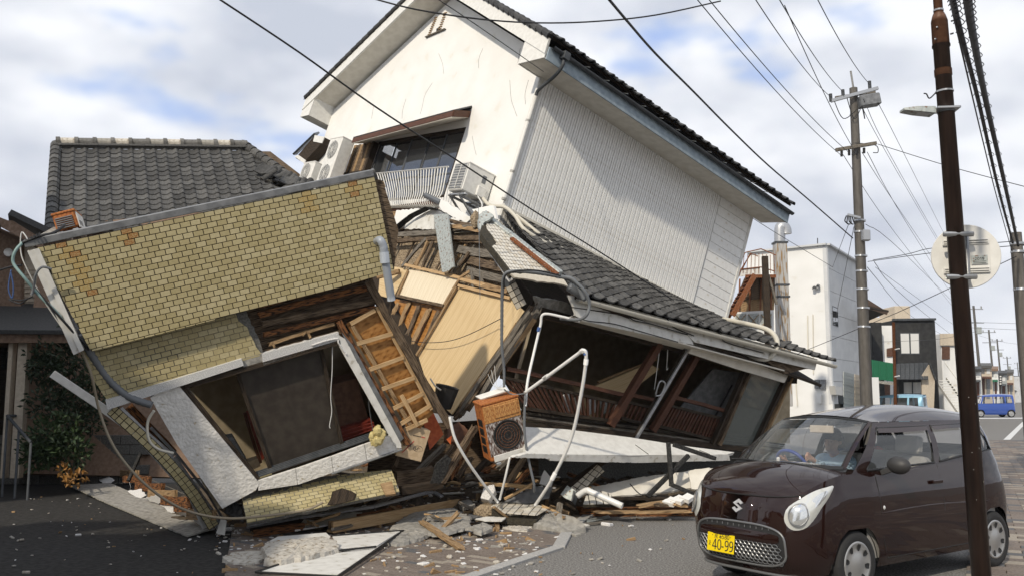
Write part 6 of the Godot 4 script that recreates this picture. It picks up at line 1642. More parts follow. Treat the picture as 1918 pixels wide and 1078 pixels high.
	for p in [[1838, 572, 104.0], [1863, 617, 141.0], [1877, 634, 165.0], [1893, 667, 233.0], [1911, 678, 300.0]]:
		var f: float = p[2]
		var top := atz(p[0] - 14.0 * (104.0 / f), p[1], f)
		var t2 := thing("far_utility_pole", ["concrete pole with two crossarms beyond the blue van", "concrete pole with one crossarm behind the cream far house", "thin pole with a white box above the grey shop", "small far pole with twin arms down the side street", "smallest pole at the far end of the side street"][pn], "utility pole", Vector3(top.x, 0, top.z), "poles along the side street")
		pn += 1
		tube(t2, "shaft", [Vector3(top.x + 0.4, 0, top.z), top], 0.2, M.pole_concrete, false, 8, 0.13)
		for k in 2: bar(t2, "crossarm", top + Vector3(-1.1, -0.4 - k * 1.6, 0), top + Vector3(1.1, -0.4 - k * 1.6, 0), 0.12, 0.12, M.galvanised)
		for k in 3: tube(t2, "insulator", [top + Vector3(-0.9 + k * 0.9, -0.35, 0), top + Vector3(-0.9 + k * 0.9, -0.05, 0)], 0.08, M.porcelain, false, 6)
		inst(t2, "transformer", box_mesh(Vector3(0.5, 0.8, 0.5), 0.05), M.metal_pale, Transform3D(Basis(), top + Vector3(0.3, -2.9, 0.3)))

# ---------- poles and wires ----------
func make_poles():
	# main concrete pole
	var F := 27.0
	var t := thing("utility_pole", "tall concrete utility pole with two crossarms and transformer", "utility pole", Vector3(atz(1630, 760, F).x, 0, -F))
	var top := atz(1599, 165, F)
	var foot := Vector3(atz(1628, 850, F).x, 0, -F)
	tube(t, "shaft", [foot, top], 0.185, M.pole_concrete, false, 16, 0.12)
	tube(t, "lightning_rod", [top, atz(1594, 133, F)], 0.03, M.porcelain, false, 6)
	var X := func(x, y): return atz(x, y, F - 0.25)
	for arm in [[1557, 189, 1645, 165], [1566, 281, 1642, 268]]:
		bar(t, "crossarm", X.call(arm[0], arm[1]), X.call(arm[2], arm[3]), 0.1, 0.1, M.galvanised if arm[1] < 200 else M.wood_grey)
	bar(t, "crossarm", atz(1565, 183, F + 0.2), atz(1640, 172, F + 0.2), 0.08, 0.08, M.wood_grey)
	for p in [[1557, 184], [1580, 176], [1630, 160]]: tube(t, "insulator", [X.call(p[0], p[1] + 6), X.call(p[0] - 1, p[1] - 8)], 0.055, M.cable_grey, true, 8)
	for k in 4: tube(t, "insulator", [X.call(1577 + k * 14, 283 - k * 2), X.call(1577 + k * 14, 293 - k * 2)], 0.04, M.cable_black, false, 6)
	inst(t, "switch_box", box_mesh(Vector3(0.62, 0.36, 0.36), 0.03), M.metal_grey, Transform3D(Basis(Vector3.BACK, 0.16), X.call(1628, 189)))
	for k in 3: tube(t, "bushing", [X.call(1616 + k * 9, 184), X.call(1613 + k * 9, 176)], 0.045, M.cable_black, false, 6)
	inst(t, "junction_box", box_mesh(Vector3(0.24, 0.34, 0.2), 0.03), M.galvanised, Transform3D(Basis(), X.call(1622, 441)))
	for y in [412, 433, 478, 506, 540, 575, 610]: tube(t, "band", [atz(1600 + (y - 165) * 0.0425, y, F), atz(1600 + (y - 165) * 0.0425, y + 3, F)], 0.185, M.galvanised, false, 14)
	bar(t, "service_arm", X.call(1612, 408), X.call(1588, 402), 0.07, 0.07, M.galvanised)
	for k in 5: tube(t, "service_drop", [X.call(1586 + k * 2.5, 404), X.call(1583 + k * 4, 414 + k % 2 * 4), X.call(1590 + k * 3, 420)], 0.02, M.cable_black, true, 5)
	for k in 3: tube(t, "jumper", [X.call(1562 + k * 24, 186 - k * 6), X.call(1580 + k * 20, 222), X.call(1606 + k * 6, 205)], 0.014, M.cable_black, true, 5)
	tube(t, "jumper_loop", [X.call(1602, 268), X.call(1640, 272), X.call(1645, 285), X.call(1636, 286)], 0.014, M.cable_black, true, 5)
	for k in 14: tube(t, "step_bolt", [atz(1601 + k * 1.55, 215 + k * 37.0, F), atz(1601 + k * 1.55 + (9 if k % 2 else -9), 215 + k * 37.0, F)], 0.012, M.galvanised, false, 5)
	# right-hand pole half out of the picture, with its cables
	var FR := 21.0
	var t2 := thing("utility_pole", "concrete pole at the footway's edge carrying the thick spiral-hung cables", "utility pole", Vector3(atz(1935, 900, FR).x, 0, -FR))
	tube(t2, "shaft", [Vector3(atz(1940, 900, FR).x, 0, -FR), atz(1903, 436, FR)], 0.17, M.pole_concrete, false, 14, 0.13)
	for y in [455, 470, 540]: tube(t2, "band", [atz(1907 + (y - 440) * 0.075, y, FR), atz(1907 + (y - 440) * 0.075, y + 4, FR)], 0.18, M.galvanised, false, 12)
	for cbl in [[[[1783, -10, 6.0], [1800, 60, 7.4], [1836, 200, 10.5], [1870, 350, 15.0], [1898, 455, 20.8]], 0.022, "thick straight black cable above the footway"], [[[1812, -10, 6.0], [1824, 70, 7.4], [1850, 200, 10.5], [1884, 350, 15.0], [1908, 460, 20.8]], 0.030, "thick spiral-wrapped black cable above the footway"], [[[1778, -10, 6.2], [1808, 120, 8.4], [1842, 265, 12.0], [1868, 370, 15.6], [1896, 470, 20.8]], 0.008, "thin messenger wire below the thick footway cable"]]:
		var c := thing("overhead_cable", cbl[2], "cable", at(cbl[0][4][0], cbl[0][4][1], cbl[0][4][2]), "cables above the footway")
		var path := ats(cbl[0])
		tube(c, "cable", path, cbl[1], M.cable_black, true, 8, -1, 0, 12)
		if cbl[1] > 0.02:
			var sp := spline(path, 14)
			for k in range(2, sp.size() - 1, 2):
				var d: Vector3 = (sp[k + 1] - sp[k]).normalized()
				var side: Vector3 = d.cross(Vector3.UP).normalized()
				tube(c, "hanger", [sp[k] - side * 0.035, sp[k] + Vector3(0, 0.045, 0), sp[k] + side * 0.045, sp[k] - Vector3(0, 0.03, 0)], 0.004, M.cable_black, true, 4, -1, 0, 3)
	# brown steel pole by the car
	var FB := 7.5
	var t3 := thing("street_light_pole", "brown painted steel pole with lamp head in front of the car", "pole", Vector3(atz(1846, 1147, FB).x, 0, -FB))
	var bx := func(y): return 1757.0 + (y - 0.0) * (1839.0 - 1757.0) / 1078.0
	var P := func(y): return atz(bx.call(y), y, FB)
	tube(t3, "shaft", [P.call(1147), P.call(85)], 0.0755, M.pole_brown, false, 24, 0.066)
	tube(t3, "sleeve", [P.call(86), P.call(40)], 0.070, M.pole_rust, false, 24, 0.068)
	tube(t3, "sleeve_cap", [P.call(40), P.call(30), P.call(24)], 0.068, M.pole_rust, false, 24, 0.042)
	tube(t3, "upper_tube", [P.call(28), P.call(-160)], 0.038, M.pole_rust, false, 18, 0.034)
	tube(t3, "weld_ring", [P.call(88), P.call(84)], 0.074, M.pole_brown, false, 24)
	tube(t3, "bare_ring", [P.call(142), P.call(130)], 0.0715, M.pole_rust, false, 24)
	for y in [18, 170, 203, 208]: tube(t3, "steel_band", [P.call(y), P.call(y + 3)], 0.043 if y < 40 else 0.0735, M.galvanised, false, 24)
	for b in [[-10, 56], [14, 68], [17, 44], [-14, 78]]: tube(t3, "bolt", [P.call(b[1]) + Vector3(b[0] * 0.0045, 0, 0.05), P.call(b[1]) + Vector3(b[0] * 0.0058, 0, 0.07)], 0.008, M.galvanised, false, 8)
	for k in 16: inst(t3, "paint_chip", box_mesh(Vector3(0.004, 0.006, 0.004), 0.001), M.porcelain, Transform3D(Basis(), P.call(800 + rng.randf_range(-60, 180)) + Vector3(rng.randf_range(-0.04, 0.05), 0, 0.066)))
	tube(t3, "strap_tail", [P.call(172) + Vector3(-0.07, 0, 0), atz(1742, 184, FB), atz(1736, 176, FB), atz(1731, 175, FB)], 0.006, M.cable_black, true, 5)
	var lh := st_new()
	var l0 := atz(1752, 208, FB)
	var l1 := atz(1690, 207, FB)
	var sect := func(p: Vector3, w: float, hgt: float): return [p + Vector3(0, hgt, -w), p + Vector3(0, hgt, w), p + Vector3(0, 0, w * 1.1), p + Vector3(0, 0, -w * 1.1)]
	var r0: Array = sect.call(l0 - Vector3(0.02, 0.035, 0), 0.06, 0.06)
	var r1: Array = sect.call(l0.lerp(l1, 0.6) - Vector3(0, 0.022, 0), 0.06, 0.045)
	var r2: Array = sect.call(l1 - Vector3(0, 0.008, 0), 0.045, 0.018)
	for rr in [[r0, r1], [r1, r2]]:
		for k in 4: quad(lh, rr[0][k], rr[0][(k + 1) % 4], rr[1][(k + 1) % 4], rr[1][k])
	quad(lh, r0[0], r0[1], r0[2], r0[3])
	quad(lh, r2[0], r2[1], r2[2], r2[3])
	var head := inst(t3, "lamp_head", done(lh), M.metal_pale, Transform3D())
	slab(head, "lens", [l0 - Vector3(0.06, 0.037, -0.05), l1 - Vector3(-0.05, 0.012, -0.04), l1 - Vector3(-0.05, 0.012, 0.04), l0 - Vector3(0.06, 0.037, 0.05)], 0.004, M.curtain)
	bar(t3, "lamp_bracket", P.call(206) + Vector3(-0.1, 0, 0), P.call(206) + Vector3(0.09, 0.0, 0.02), 0.02, 0.17, M.galvanised)
	# round sign, seen from behind
	var c := atz(1809, 480, FB - 0.14)
	var nn := Vector3(-0.30, -0.05, 0.95).normalized()
	var s := thing("round_road_sign", "round road sign seen from behind, clamped to the brown pole", "road sign", c)
	var ds := st_new()
	lathe_into(ds, Vector3.ZERO, nn, [[0.0, 0.0], [0.0, 0.27], [-0.012, 0.275], [-0.012, 0.0]], 40)
	c = atz(1810, 480, FB + 0.1)
	inst(s, "disc", done(ds), M.enamel, Transform3D(Basis(), c))
	var sx := Vector3.UP.cross(nn).normalized()
	var sy := nn.cross(sx)
	for y in [-0.12, 0.12]:
		inst(s, "rib", box_mesh(Vector3(0.36, 0.05, 0.02), 0.004), M.porcelain, Transform3D(Basis(sx, sy, nn), c + nn * 0.012 + sy * y))
		for k in 2: inst(s, "rib_groove", box_mesh(Vector3(0.34, 0.005, 0.006), 0.001), M.black, Transform3D(Basis(sx, sy, nn), c + nn * 0.023 + sy * (y - 0.01 + k * 0.02)))
		tube(s, "clamp", [P.call(480 - y * 330) + Vector3(-0.12, 0, 0.04), P.call(480 - y * 330) + Vector3(0.12, 0, 0.06)], 0.022, M.galvanised, false, 8)
		tube(s, "clamp_bolt", [P.call(480 - y * 330) + Vector3(0.09, 0, 0.03), P.call(480 - y * 330) + Vector3(0.12, 0.03, -0.1)], 0.018, M.galvanised, false, 8)
	inst(s, "backing_plate", box_mesh(Vector3(0.19, 0.24, 0.006), 0.002), M.porcelain, Transform3D(Basis(sx, sy, nn), c + nn * 0.008 + sx * 0.09))
	tube(s, "stem", [c + nn * 0.03 + sx * 0.005 + sy * 0.2, c + nn * 0.03 + sx * 0.005 - sy * 0.2], 0.02, M.galvanised, false, 10)
	var pl := inst(s, "date_plate", box_mesh(Vector3(0.125, 0.075, 0.004), 0.001), M.metal_pale, Transform3D(Basis(sx, sy, nn), c + nn * 0.022 + sx * 0.10 - sy * 0.035))
	lettering(pl, "lettering", "2019", 0.026, Transform3D(Basis(sx, sy, nn), c + nn * 0.0245 + sx * 0.10 - sy * 0.028), M.ink)
	for k in 2: inst(pl, "print_line", box_mesh(Vector3(0.1, 0.005, 0.001), 0.0), M.ink, Transform3D(Basis(sx, sy, nn), c + nn * 0.0246 + sx * 0.10 - sy * (0.05 + k * 0.014)))
func lettering(parent: Node, called: String, text: String, h: float, xf: Transform3D, m: Material, depth := 0.001, bold := true):
	var tm := TextMesh.new()
	var f := SystemFont.new()
	f.font_names = PackedStringArray(["Droid Sans"])
	f.font_weight = 700 if bold else 400
	tm.font = f
	tm.text = text
	tm.font_size = 32
	tm.pixel_size = h / 24.0
	tm.depth = depth
	return inst(parent, called, tm, m, xf)
func wire(label: String, pts: Array, r: float, group := "", drop := 0.0):
	var a := ats(pts)
	if drop > 0 and a.size() == 2: a = sag(a[0], a[1], drop)
	var o := tube(self, "overhead_wire", a, r, M.cable_black, true, 5, -1, 0, 5)
	tag(o, label, "wire", group)
func make_wires():
	wire("black cable slanting down across the white gable to the veranda roof", [[405, -5, 9.0], [560, 98, 9.6], [700, 198, 10.4], [860, 303, 11.8], [1000, 395, 13.0], [1130, 476, 14.2], [1262, 562, 15.5]], 0.011)
	wire("black cable sagging across the top of the gable", [[690, -5, 10.0], [780, 18, 10.0], [900, 36, 10.2], [1010, 43, 10.5], [1120, 40, 10.8], [1230, 28, 11.2], [1350, 2, 12.0]], 0.010)
	wire("thin service wire to the corner of the white house", [[815, -5, 11.0], [900, 52, 12.5], [1018, 134, 15.5]], 0.007)
	wire("twisted black cable running to the middle of the concrete pole", [[1138, -5, 10.0], [1180, 45, 11.2], [1230, 102, 12.8], [1300, 172, 15.0], [1370, 243, 17.5], [1440, 310, 20.0], [1520, 378, 23.0], [1598, 446, 26.6]], 0.018)
	var g := "wires strung to the concrete pole's crossarms"
	var lab := "thin black wire strung to a crossarm of the tall concrete pole"
	for w in [[[1413, -5, 14], [1557, 182, 26.7]], [[1458, -5, 14], [1580, 172, 26.7]], [[1530, -5, 15], [1630, 158, 26.7]], [[1303, -5, 14], [1575, 290, 26.7]], [[1325, -5, 14], [1590, 285, 26.7]], [[1470, 10, 16], [1600, 280, 26.7]]]: wire(lab, w, 0.009, g, 0.15)
	var g2 := "wires leaving the concrete pole along the street"
	var lab2 := "thin black wire leaving the concrete pole down the street"
	for w in [[[1645, 192, 27], [1700, 300, 40], [1790, 480, 95]], [[1605, 180, 27], [1680, 320, 42], [1785, 500, 98]], [[1618, 186, 27], [1690, 330, 42], [1800, 520, 100]], [[1615, 285, 27], [1690, 400, 45], [1800, 560, 100]], [[1625, 285, 27], [1700, 420, 45], [1795, 570, 100]], [[1580, 290, 27], [1680, 440, 45], [1790, 580, 100]], [[1622, 420, 27], [1700, 480, 40], [1810, 590, 100]]]: wire(lab2, w, 0.010, g2)
	var g3 := "wires crossing the street to the right"
	var lab3 := "thin wire crossing over the street from the concrete pole"
	for w in [[[1645, 270, 26.7], [1780, 312, 24], [1930, 352, 21]], [[1636, 487, 26.7], [1700, 476, 25], [1752, 464, 24], [1900, 452, 21]], [[1626, 490, 26.7], [1760, 472, 24], [1905, 460, 21]], [[1490, 664, 30], [1630, 606, 27], [1710, 572, 24], [1905, 480, 21]], [[1638, 490, 26.7], [1700, 560, 40], [1800, 640, 95]], [[1625, 500, 26.7], [1720, 600, 60], [1830, 660, 110]], [[1560, 500, 46], [1590, 420, 28]], [[1565, 600, 46], [1600, 425, 27]], [[1800, 602, 60], [1930, 606, 60]], [[1800, 612, 62], [1930, 618, 62]], [[1835, 628, 80], [1880, 640, 100], [1930, 646, 100]], [[1640, 640, 50], [1760, 634, 58], [1830, 620, 62]], [[1640, 500, 40], [1790, 610, 95]]]: wire(lab3, w, 0.010, g3)
	wire("thin wires between the white building and the house eave", [[1385, 392, 24], [1460, 440, 36], [1560, 500, 46]], 0.012)
# ---------- cars ----------
func curve(a: Array, y: float) -> float:          # piecewise linear table, eased
	for k in a.size() - 1:
		if y <= a[k + 1][0]:
			var t := clampf((y - a[k][0]) / (a[k + 1][0] - a[k][0]), 0, 1)
			return lerpf(a[k][1], a[k + 1][1], t * t * (3 - 2 * t) * 0.5 + t * 0.5)
	return a[-1][1]
var CAR := {}
func body_x(y: float, front: bool) -> float: return curve(CAR.xf if front else CAR.xr, y)
func body_w(y: float) -> float: return curve(CAR.w, y)
# a point of the lower body: phi 0 = nose centre .. 90 = side at xa; side by x; 180 = tail centre
func body_front(phi: float, y: float) -> Vector3:
	var xa := 1.05
	var a := deg_to_rad(phi)
	return Vector3(xa + (body_x(y, true) - xa) * pow(maxf(cos(a), 0), 0.46), y, -body_w(y) * pow(maxf(sin(a), 0.0), 0.46))
func body_nose(z: float, y: float) -> Vector3:
	var f := pow(clampf(absf(z) / body_w(y), 0, 1), 1.0 / 0.46)
	var p := body_front(rad_to_deg(asin(clampf(f, 0, 1))), y)
	return Vector3(p.x, y, z)
func body_tail(phi: float, y: float) -> Vector3:
	var xb := -1.1
	var a := deg_to_rad(phi)
	return Vector3(xb + (body_x(y, false) - xb) * pow(maxf(cos(a), 0), 0.5), y, -body_w(y) * pow(maxf(sin(a), 0), 0.5))
func body_side(x: float, y: float) -> Vector3: return Vector3(x, y, -body_w(y) - 0.006 * sin(x * 2.0))
func grid_mesh(rows: Array, smooth := true) -> ArrayMesh:
	var s := st_new(smooth)
	for i in rows.size() - 1:
		for k in rows[i].size() - 1: quad(s, rows[i][k], rows[i + 1][k], rows[i + 1][k + 1], rows[i][k + 1])
	return done(s, smooth)
func flip(rows: Array) -> Array:
	var o := []
	for r in rows:
		var q := []
		for v in r: q.append(v * Vector3(1, 1, -1))
		o.append(q)
	return o
func wheel(t: Node, g: Transform3D, c: Vector3, r: float, out: float, detail: bool):
	var s := st_new(true)
	lathe_into(s, Vector3.ZERO, Vector3(0, 0, out), [[-0.10, r * 0.6], [-0.10, r * 0.9], [-0.07, r], [0.04, r], [0.065, r * 0.93], [0.07, r * 0.8], [0.06, r * 0.69]], 40)
	var tyre := inst(t, "wheel", done(s, true), M.tyre, g * Transform3D(Basis(), c))
	var h := st_new(true)
	lathe_into(h, Vector3.ZERO, Vector3(0, 0, out), [[0.045, r * 0.70], [0.066, r * 0.685], [0.064, r * 0.62], [0.05, r * 0.5], [0.062, r * 0.3], [0.072, r * 0.14], [0.072, 0.0]], 40)
	var cap := inst(tyre, "hub_cap", done(h, true), M.hubcap, g * Transform3D(Basis(), c))
	if detail:
		for k in 8:
			var a := TAU * k / 8 + 0.2
			var q := st_new()
			var pts := []
			for e in 14:
				var b := TAU * e / 14
				var rr := r * (0.50 + 0.135 * cos(b))
				var aa := a + 0.16 * sin(b) * (1.0 + 0.3 * cos(b))
				pts.append(Vector3(cos(aa) * rr, sin(aa) * rr, out * (0.060 + 0.004 * cos(b))))
			for e in 14: tri(q, Vector3(cos(a), sin(a), 0) * r * 0.5 + Vector3(0, 0, out * 0.056), pts[e], pts[(e + 1) % 14])
			inst(tyre, "hub_slot", done(q), M.black, g * Transform3D(Basis(), c))
func car_shell(t: Node3D, g: Transform3D, detail: bool, paint: Material):
	var ybelt: Array = CAR.belt
	var by := func(x: float) -> float: return curve(ybelt, x)
	var arch := func(x: float) -> float:
		for xc in [-1.2, 1.2]:
			var dx: float = absf(x - xc)
			if dx < 0.335: return maxf(0.24, 0.29 + sqrt(0.335 * 0.335 - dx * dx))
		return 0.22
	# lower body, half outline from nose to tail
	var cols := []
	for k in 19:
		var phi := k * 5.0
		cols.append([0, phi])
	for x in [0.98, 0.93, 0.9, 0.88, 0.866, 0.864, 0.7, 0.5, 0.3, 0.1, -0.1, -0.3, -0.5, -0.7, -0.84, -0.864, -0.866, -0.88, -0.91, -0.95, -1.0, -1.06]: cols.append([1, x])
	for k in 19: cols.append([2, 90.0 - k * 5.0])
	var rows := []
	var tops := []
	for c in cols:
		var xm: float = body_front(c[1], 0.6).x if c[0] == 0 else (c[1] if c[0] == 1 else body_tail(c[1], 0.6).x)
		var yt: float = lerpf(CAR.nose_top, by.call(1.05), pow(sin(deg_to_rad(c[1])), 2.6)) if c[0] == 0 else by.call(xm)
		var yl: float = arch.call(xm)
		if c[0] == 0 and c[1] < 40: yl = 0.19
		var r := []
		for k in 17:
			var y := lerpf(yl, yt, k / 16.0)
			r.append(body_front(c[1], y) if c[0] == 0 else (body_side(c[1], y) if c[0] == 1 else body_tail(c[1], y)))
		rows.append(r)
		tops.append(r[16])
	var s := st_new(true)
	for rr in [rows, flip(rows)]:
		for i in rr.size() - 1:
			for k in 16: quad(s, rr[i][k], rr[i + 1][k], rr[i + 1][k + 1], rr[i][k + 1])
	inst(t, "body", done(s, true), paint, g)
	# bonnet: from the nose edge back to the foot of the windscreen
	var hood := []
	var ws := CAR.ws_base as Array
	for i in 20:
		var p: Vector3 = tops[i]
		var r := []
		for k in 25:
			var u := -1.0 + k / 12.0
			var q := Vector3(p.x, p.y, -p.z * u) if true else p
			var frac := clampf(absf(p.z) / 0.7, 0, 1)
			q.y += 0.075 * frac * (1.0 - pow(absf(u), 2.4))
			if i > 15: q.x += (0.30 * (i - 15) / 4.0) * (1.0 - u * u) * 0.6
			r.append(q)
		hood.append(r)
	inst(t, "bonnet", grid_mesh(hood), paint, g)
	# glasshouse
	var Bw := func(u: float) -> Vector3: return Vector3(ws[0] - (ws[0] - ws[2]) * u * u, ws[1], 0.645 * u)
	var Tw := func(u: float) -> Vector3: return Vector3(CAR.ws_top[0] - 0.07 * u * u, CAR.ws_top[1] - 0.045 * u * u, 0.53 * u)
	var patch := func(called: String, f: Callable, nu: int, nv: int, m: Material):
		var rr := []
		for i in nu + 1:
			var r := []
			for k in nv + 1: r.append(f.call(i / float(nu), k / float(nv)))
			rr.append(r)
		return inst(t, called, grid_mesh(rr), m, g)
	var wsp := func(u: float, v: float) -> Vector3:
		var p: Vector3 = (Bw.call(u) as Vector3).lerp(Tw.call(u), v)
		return p + Vector3(0.03, 0.03, 0) * sin(v * PI) * (1.0 - u * u * 0.5)
	patch.call("windscreen", func(a, b): return wsp.call(lerpf(-0.93, 0.93, a), lerpf(0.04, 0.965, b)), 16, 8, M.car_glass)
	for e in [[-1.0, -0.93, 0.0, 1.0, paint], [0.93, 1.0, 0.0, 1.0, paint], [-0.93, 0.93, 0.965, 1.0, M.black], [-0.97, 0.97, -0.02, 0.04, M.black], [-0.945, -0.93, 0.04, 0.97, M.black], [0.93, 0.945, 0.04, 0.97, M.black]]:
		var lift := Vector3(0.003, 0.003, 0) if e[4] == M.black else Vector3.ZERO
		patch.call("windscreen_surround", func(a, b): return wsp.call(lerpf(e[0], e[1], a), lerpf(e[2], e[3], b)) + lift, 10, 4, e[4])
	var sd: Array = CAR.side      # [x at belt, x at roof, glass?]
	var tail_z := func(x: float, y: float) -> float:
		if x > -1.1: return body_w(y)
		var c: float = pow(clampf((x + 1.1) / (body_x(y, false) + 1.1), 0, 0.99), 2.0)
		return body_w(y) * pow(1.0 - c * c, 0.25)
	var sidep := func(xb: float, xt: float, v: float, z: float) -> Vector3:
		var y0: float = by.call(clampf(xb, -1.6, 1.04))
		var p0 := Vector3(xb, y0, tail_z.call(xb, y0))
		var p1 := Vector3(xt, CAR.roof_edge, 0.53)
		var p := p0.lerp(p1, v) + Vector3(0, 0, 0.035 * sin(v * PI))
		return p * Vector3(1, 1, z)
	for z in [-1.0, 1.0]:
		for k in sd.size() - 1:
			var c0: Array = sd[k]
			var c1: Array = sd[k + 1]
			var bands := [[0.0, 0.05, paint], [0.05, 0.88, M.car_glass if c0[2] == 1 else (paint if c0[2] == 0 else M.black)], [0.88, 1.0, paint]]
			for b in bands:
				patch.call("side_window" if b[2] == M.car_glass else "pillar", func(a, v): return sidep.call(lerpf(c0[0], c1[0], a), lerpf(c0[1], c1[1], a), lerpf(b[0], b[1], v), z) - (Vector3(0, 0, 0.012 * z) if b[2] == M.car_glass else Vector3.ZERO), 4, 4, b[2])
			if c0[2] == 1 and detail:
				var fr := st_new()
				var loop := []
				for e in [[0, 0.05], [1, 0.05], [1, 0.88], [0, 0.88], [0, 0.05]]: loop.append(sidep.call(lerpf(c0[0], c1[0], e[0]), lerpf(c0[1], c1[1], e[0]), e[1], z))
				tube_into(fr, loop, 0.011, 5)
				inst(t, "window_seal", done(fr), M.black, g)
				patch.call("window_visor", func(a, v): return sidep.call(lerpf(c0[0], c1[0], a), lerpf(c0[1], c1[1], a), lerpf(0.79, 0.92, v), z) + Vector3(0, 0, (0.022 - 0.016 * v) * z), 6, 2, M.visor)
	var zr: Array = sd[-1]
	var rearp := func(u: float, v: float) -> Vector3:
		var p0 := Vector3(lerpf(body_x(by.call(-1.5), false), zr[0], u * u), by.call(-1.5), tail_z.call(zr[0], by.call(-1.5)) * u)
		var p1 := Vector3(zr[1] - 0.10 + 0.10 * u * u, CAR.roof_edge + 0.06 * (1 - u * u), 0.53 * u)
		return p0.lerp(p1, v)
	patch.call("rear_window", func(a, b): return rearp.call(lerpf(-0.8, 0.8, a), lerpf(0.1, 0.85, b)), 10, 4, M.car_glass)
	for e in [[-1.0, -0.8, 0.0, 1.0], [0.8, 1.0, 0.0, 1.0], [-0.8, 0.8, 0.85, 1.0], [-0.8, 0.8, 0.0, 0.1]]: patch.call("hatch", func(a, b): return rearp.call(lerpf(e[0], e[1], a), lerpf(e[2], e[3], b)), 8, 3, paint)
	# roof
	var roof := []
	for i in 17:
		var f := i / 16.0
		var r := []
		for k in 21:
			var u := -1.0 + k / 10.0
			var fr: Vector3 = Tw.call(u)
			var re: Vector3 = rearp.call(u, 1.0)
			var sx := lerpf(fr.x, re.x, f)
			var edge := lerpf(fr.y, re.y, f)
			r.append(Vector3(sx, edge + (0.075 * (1 - u * u * 0.6) + 0.03) * sin(PI * clampf(f * 0.85 + 0.04, 0, 1)) * (1.0 - pow(absf(u), 6)), 0.53 * u))
		roof.append(r)
	inst(t, "roof", grid_mesh(roof), paint, g)
	# inside: floor pan closes the shell
	var pan := st_new()
	quad(pan, Vector3(1.0, 0.25, -0.66), Vector3(1.0, 0.25, 0.66), Vector3(-1.4, 0.25, 0.66), Vector3(-1.4, 0.25, -0.66))
	quad(pan, Vector3(0.85, 0.25, -0.66), Vector3(0.85, 0.25, 0.66), Vector3(1.0, 0.95, 0.66), Vector3(1.0, 0.95, -0.66))
	for xc in [-1.2, 1.2]:
		for z in [-0.7, 0.7]:
			var rr := []
			for k in 13:
				var a := PI * k / 12
				rr.append([Vector3(xc + cos(a) * 0.34, 0.27 + sin(a) * 0.34, z), Vector3(xc + cos(a) * 0.34, 0.27 + sin(a) * 0.34, z * 0.6)])
			for k in 12: quad(pan, rr[k][0], rr[k + 1][0], rr[k + 1][1], rr[k][1])
	inst(t, "floor_pan", done(pan), M.black, g)
	for xc in [-1.2, 1.2]:
		for z in [-1.0, 1.0]: wheel(t, g, Vector3(xc, 0.285, z * 0.66), 0.285, z, detail)
func surf_patch(pts: Array, f: Callable, lift: float, bulge: float) -> ArrayMesh:     # outline in (phi, y) -> raised patch on the body
	var c := Vector2.ZERO
	for p in pts: c += Vector2(p[0], p[1]) / pts.size()
	var ring := []
	for k in pts.size():
		for e in 3:
			var t := e / 3.0
			var p0: Array = pts[(k + pts.size() - 1) % pts.size()]
			var p1: Array = pts[k]
			var p2: Array = pts[(k + 1) % pts.size()]
			var p3: Array = pts[(k + 2) % pts.size()]
			ring.append(Vector2(p1[0], p1[1]).cubic_interpolate(Vector2(p2[0], p2[1]), Vector2(p0[0], p0[1]), Vector2(p3[0], p3[1]), t))
	var s := st_new(true)
	var rings := []
	for j in 6:
		var q := j / 5.0
		var r := []
		for v in ring:
			var w: Vector2 = c.lerp(v, q)
			var p: Vector3 = f.call(w.x, w.y)
			var pa: Vector3 = f.call(w.x + 1.0, w.y)
			var pb: Vector3 = f.call(w.x, w.y + 0.01)
			var n := (pa - p).cross(pb - p).normalized()
			if n.x < 0: n = -n
			r.append(p + n * (lift + bulge * (1 - q * q)))
		rings.append(r)
	for j in 5:
		for k in ring.size(): quad(s, rings[j][k], rings[j + 1][k], rings[j + 1][(k + 1) % ring.size()], rings[j][(k + 1) % ring.size()])
	return done(s, true)
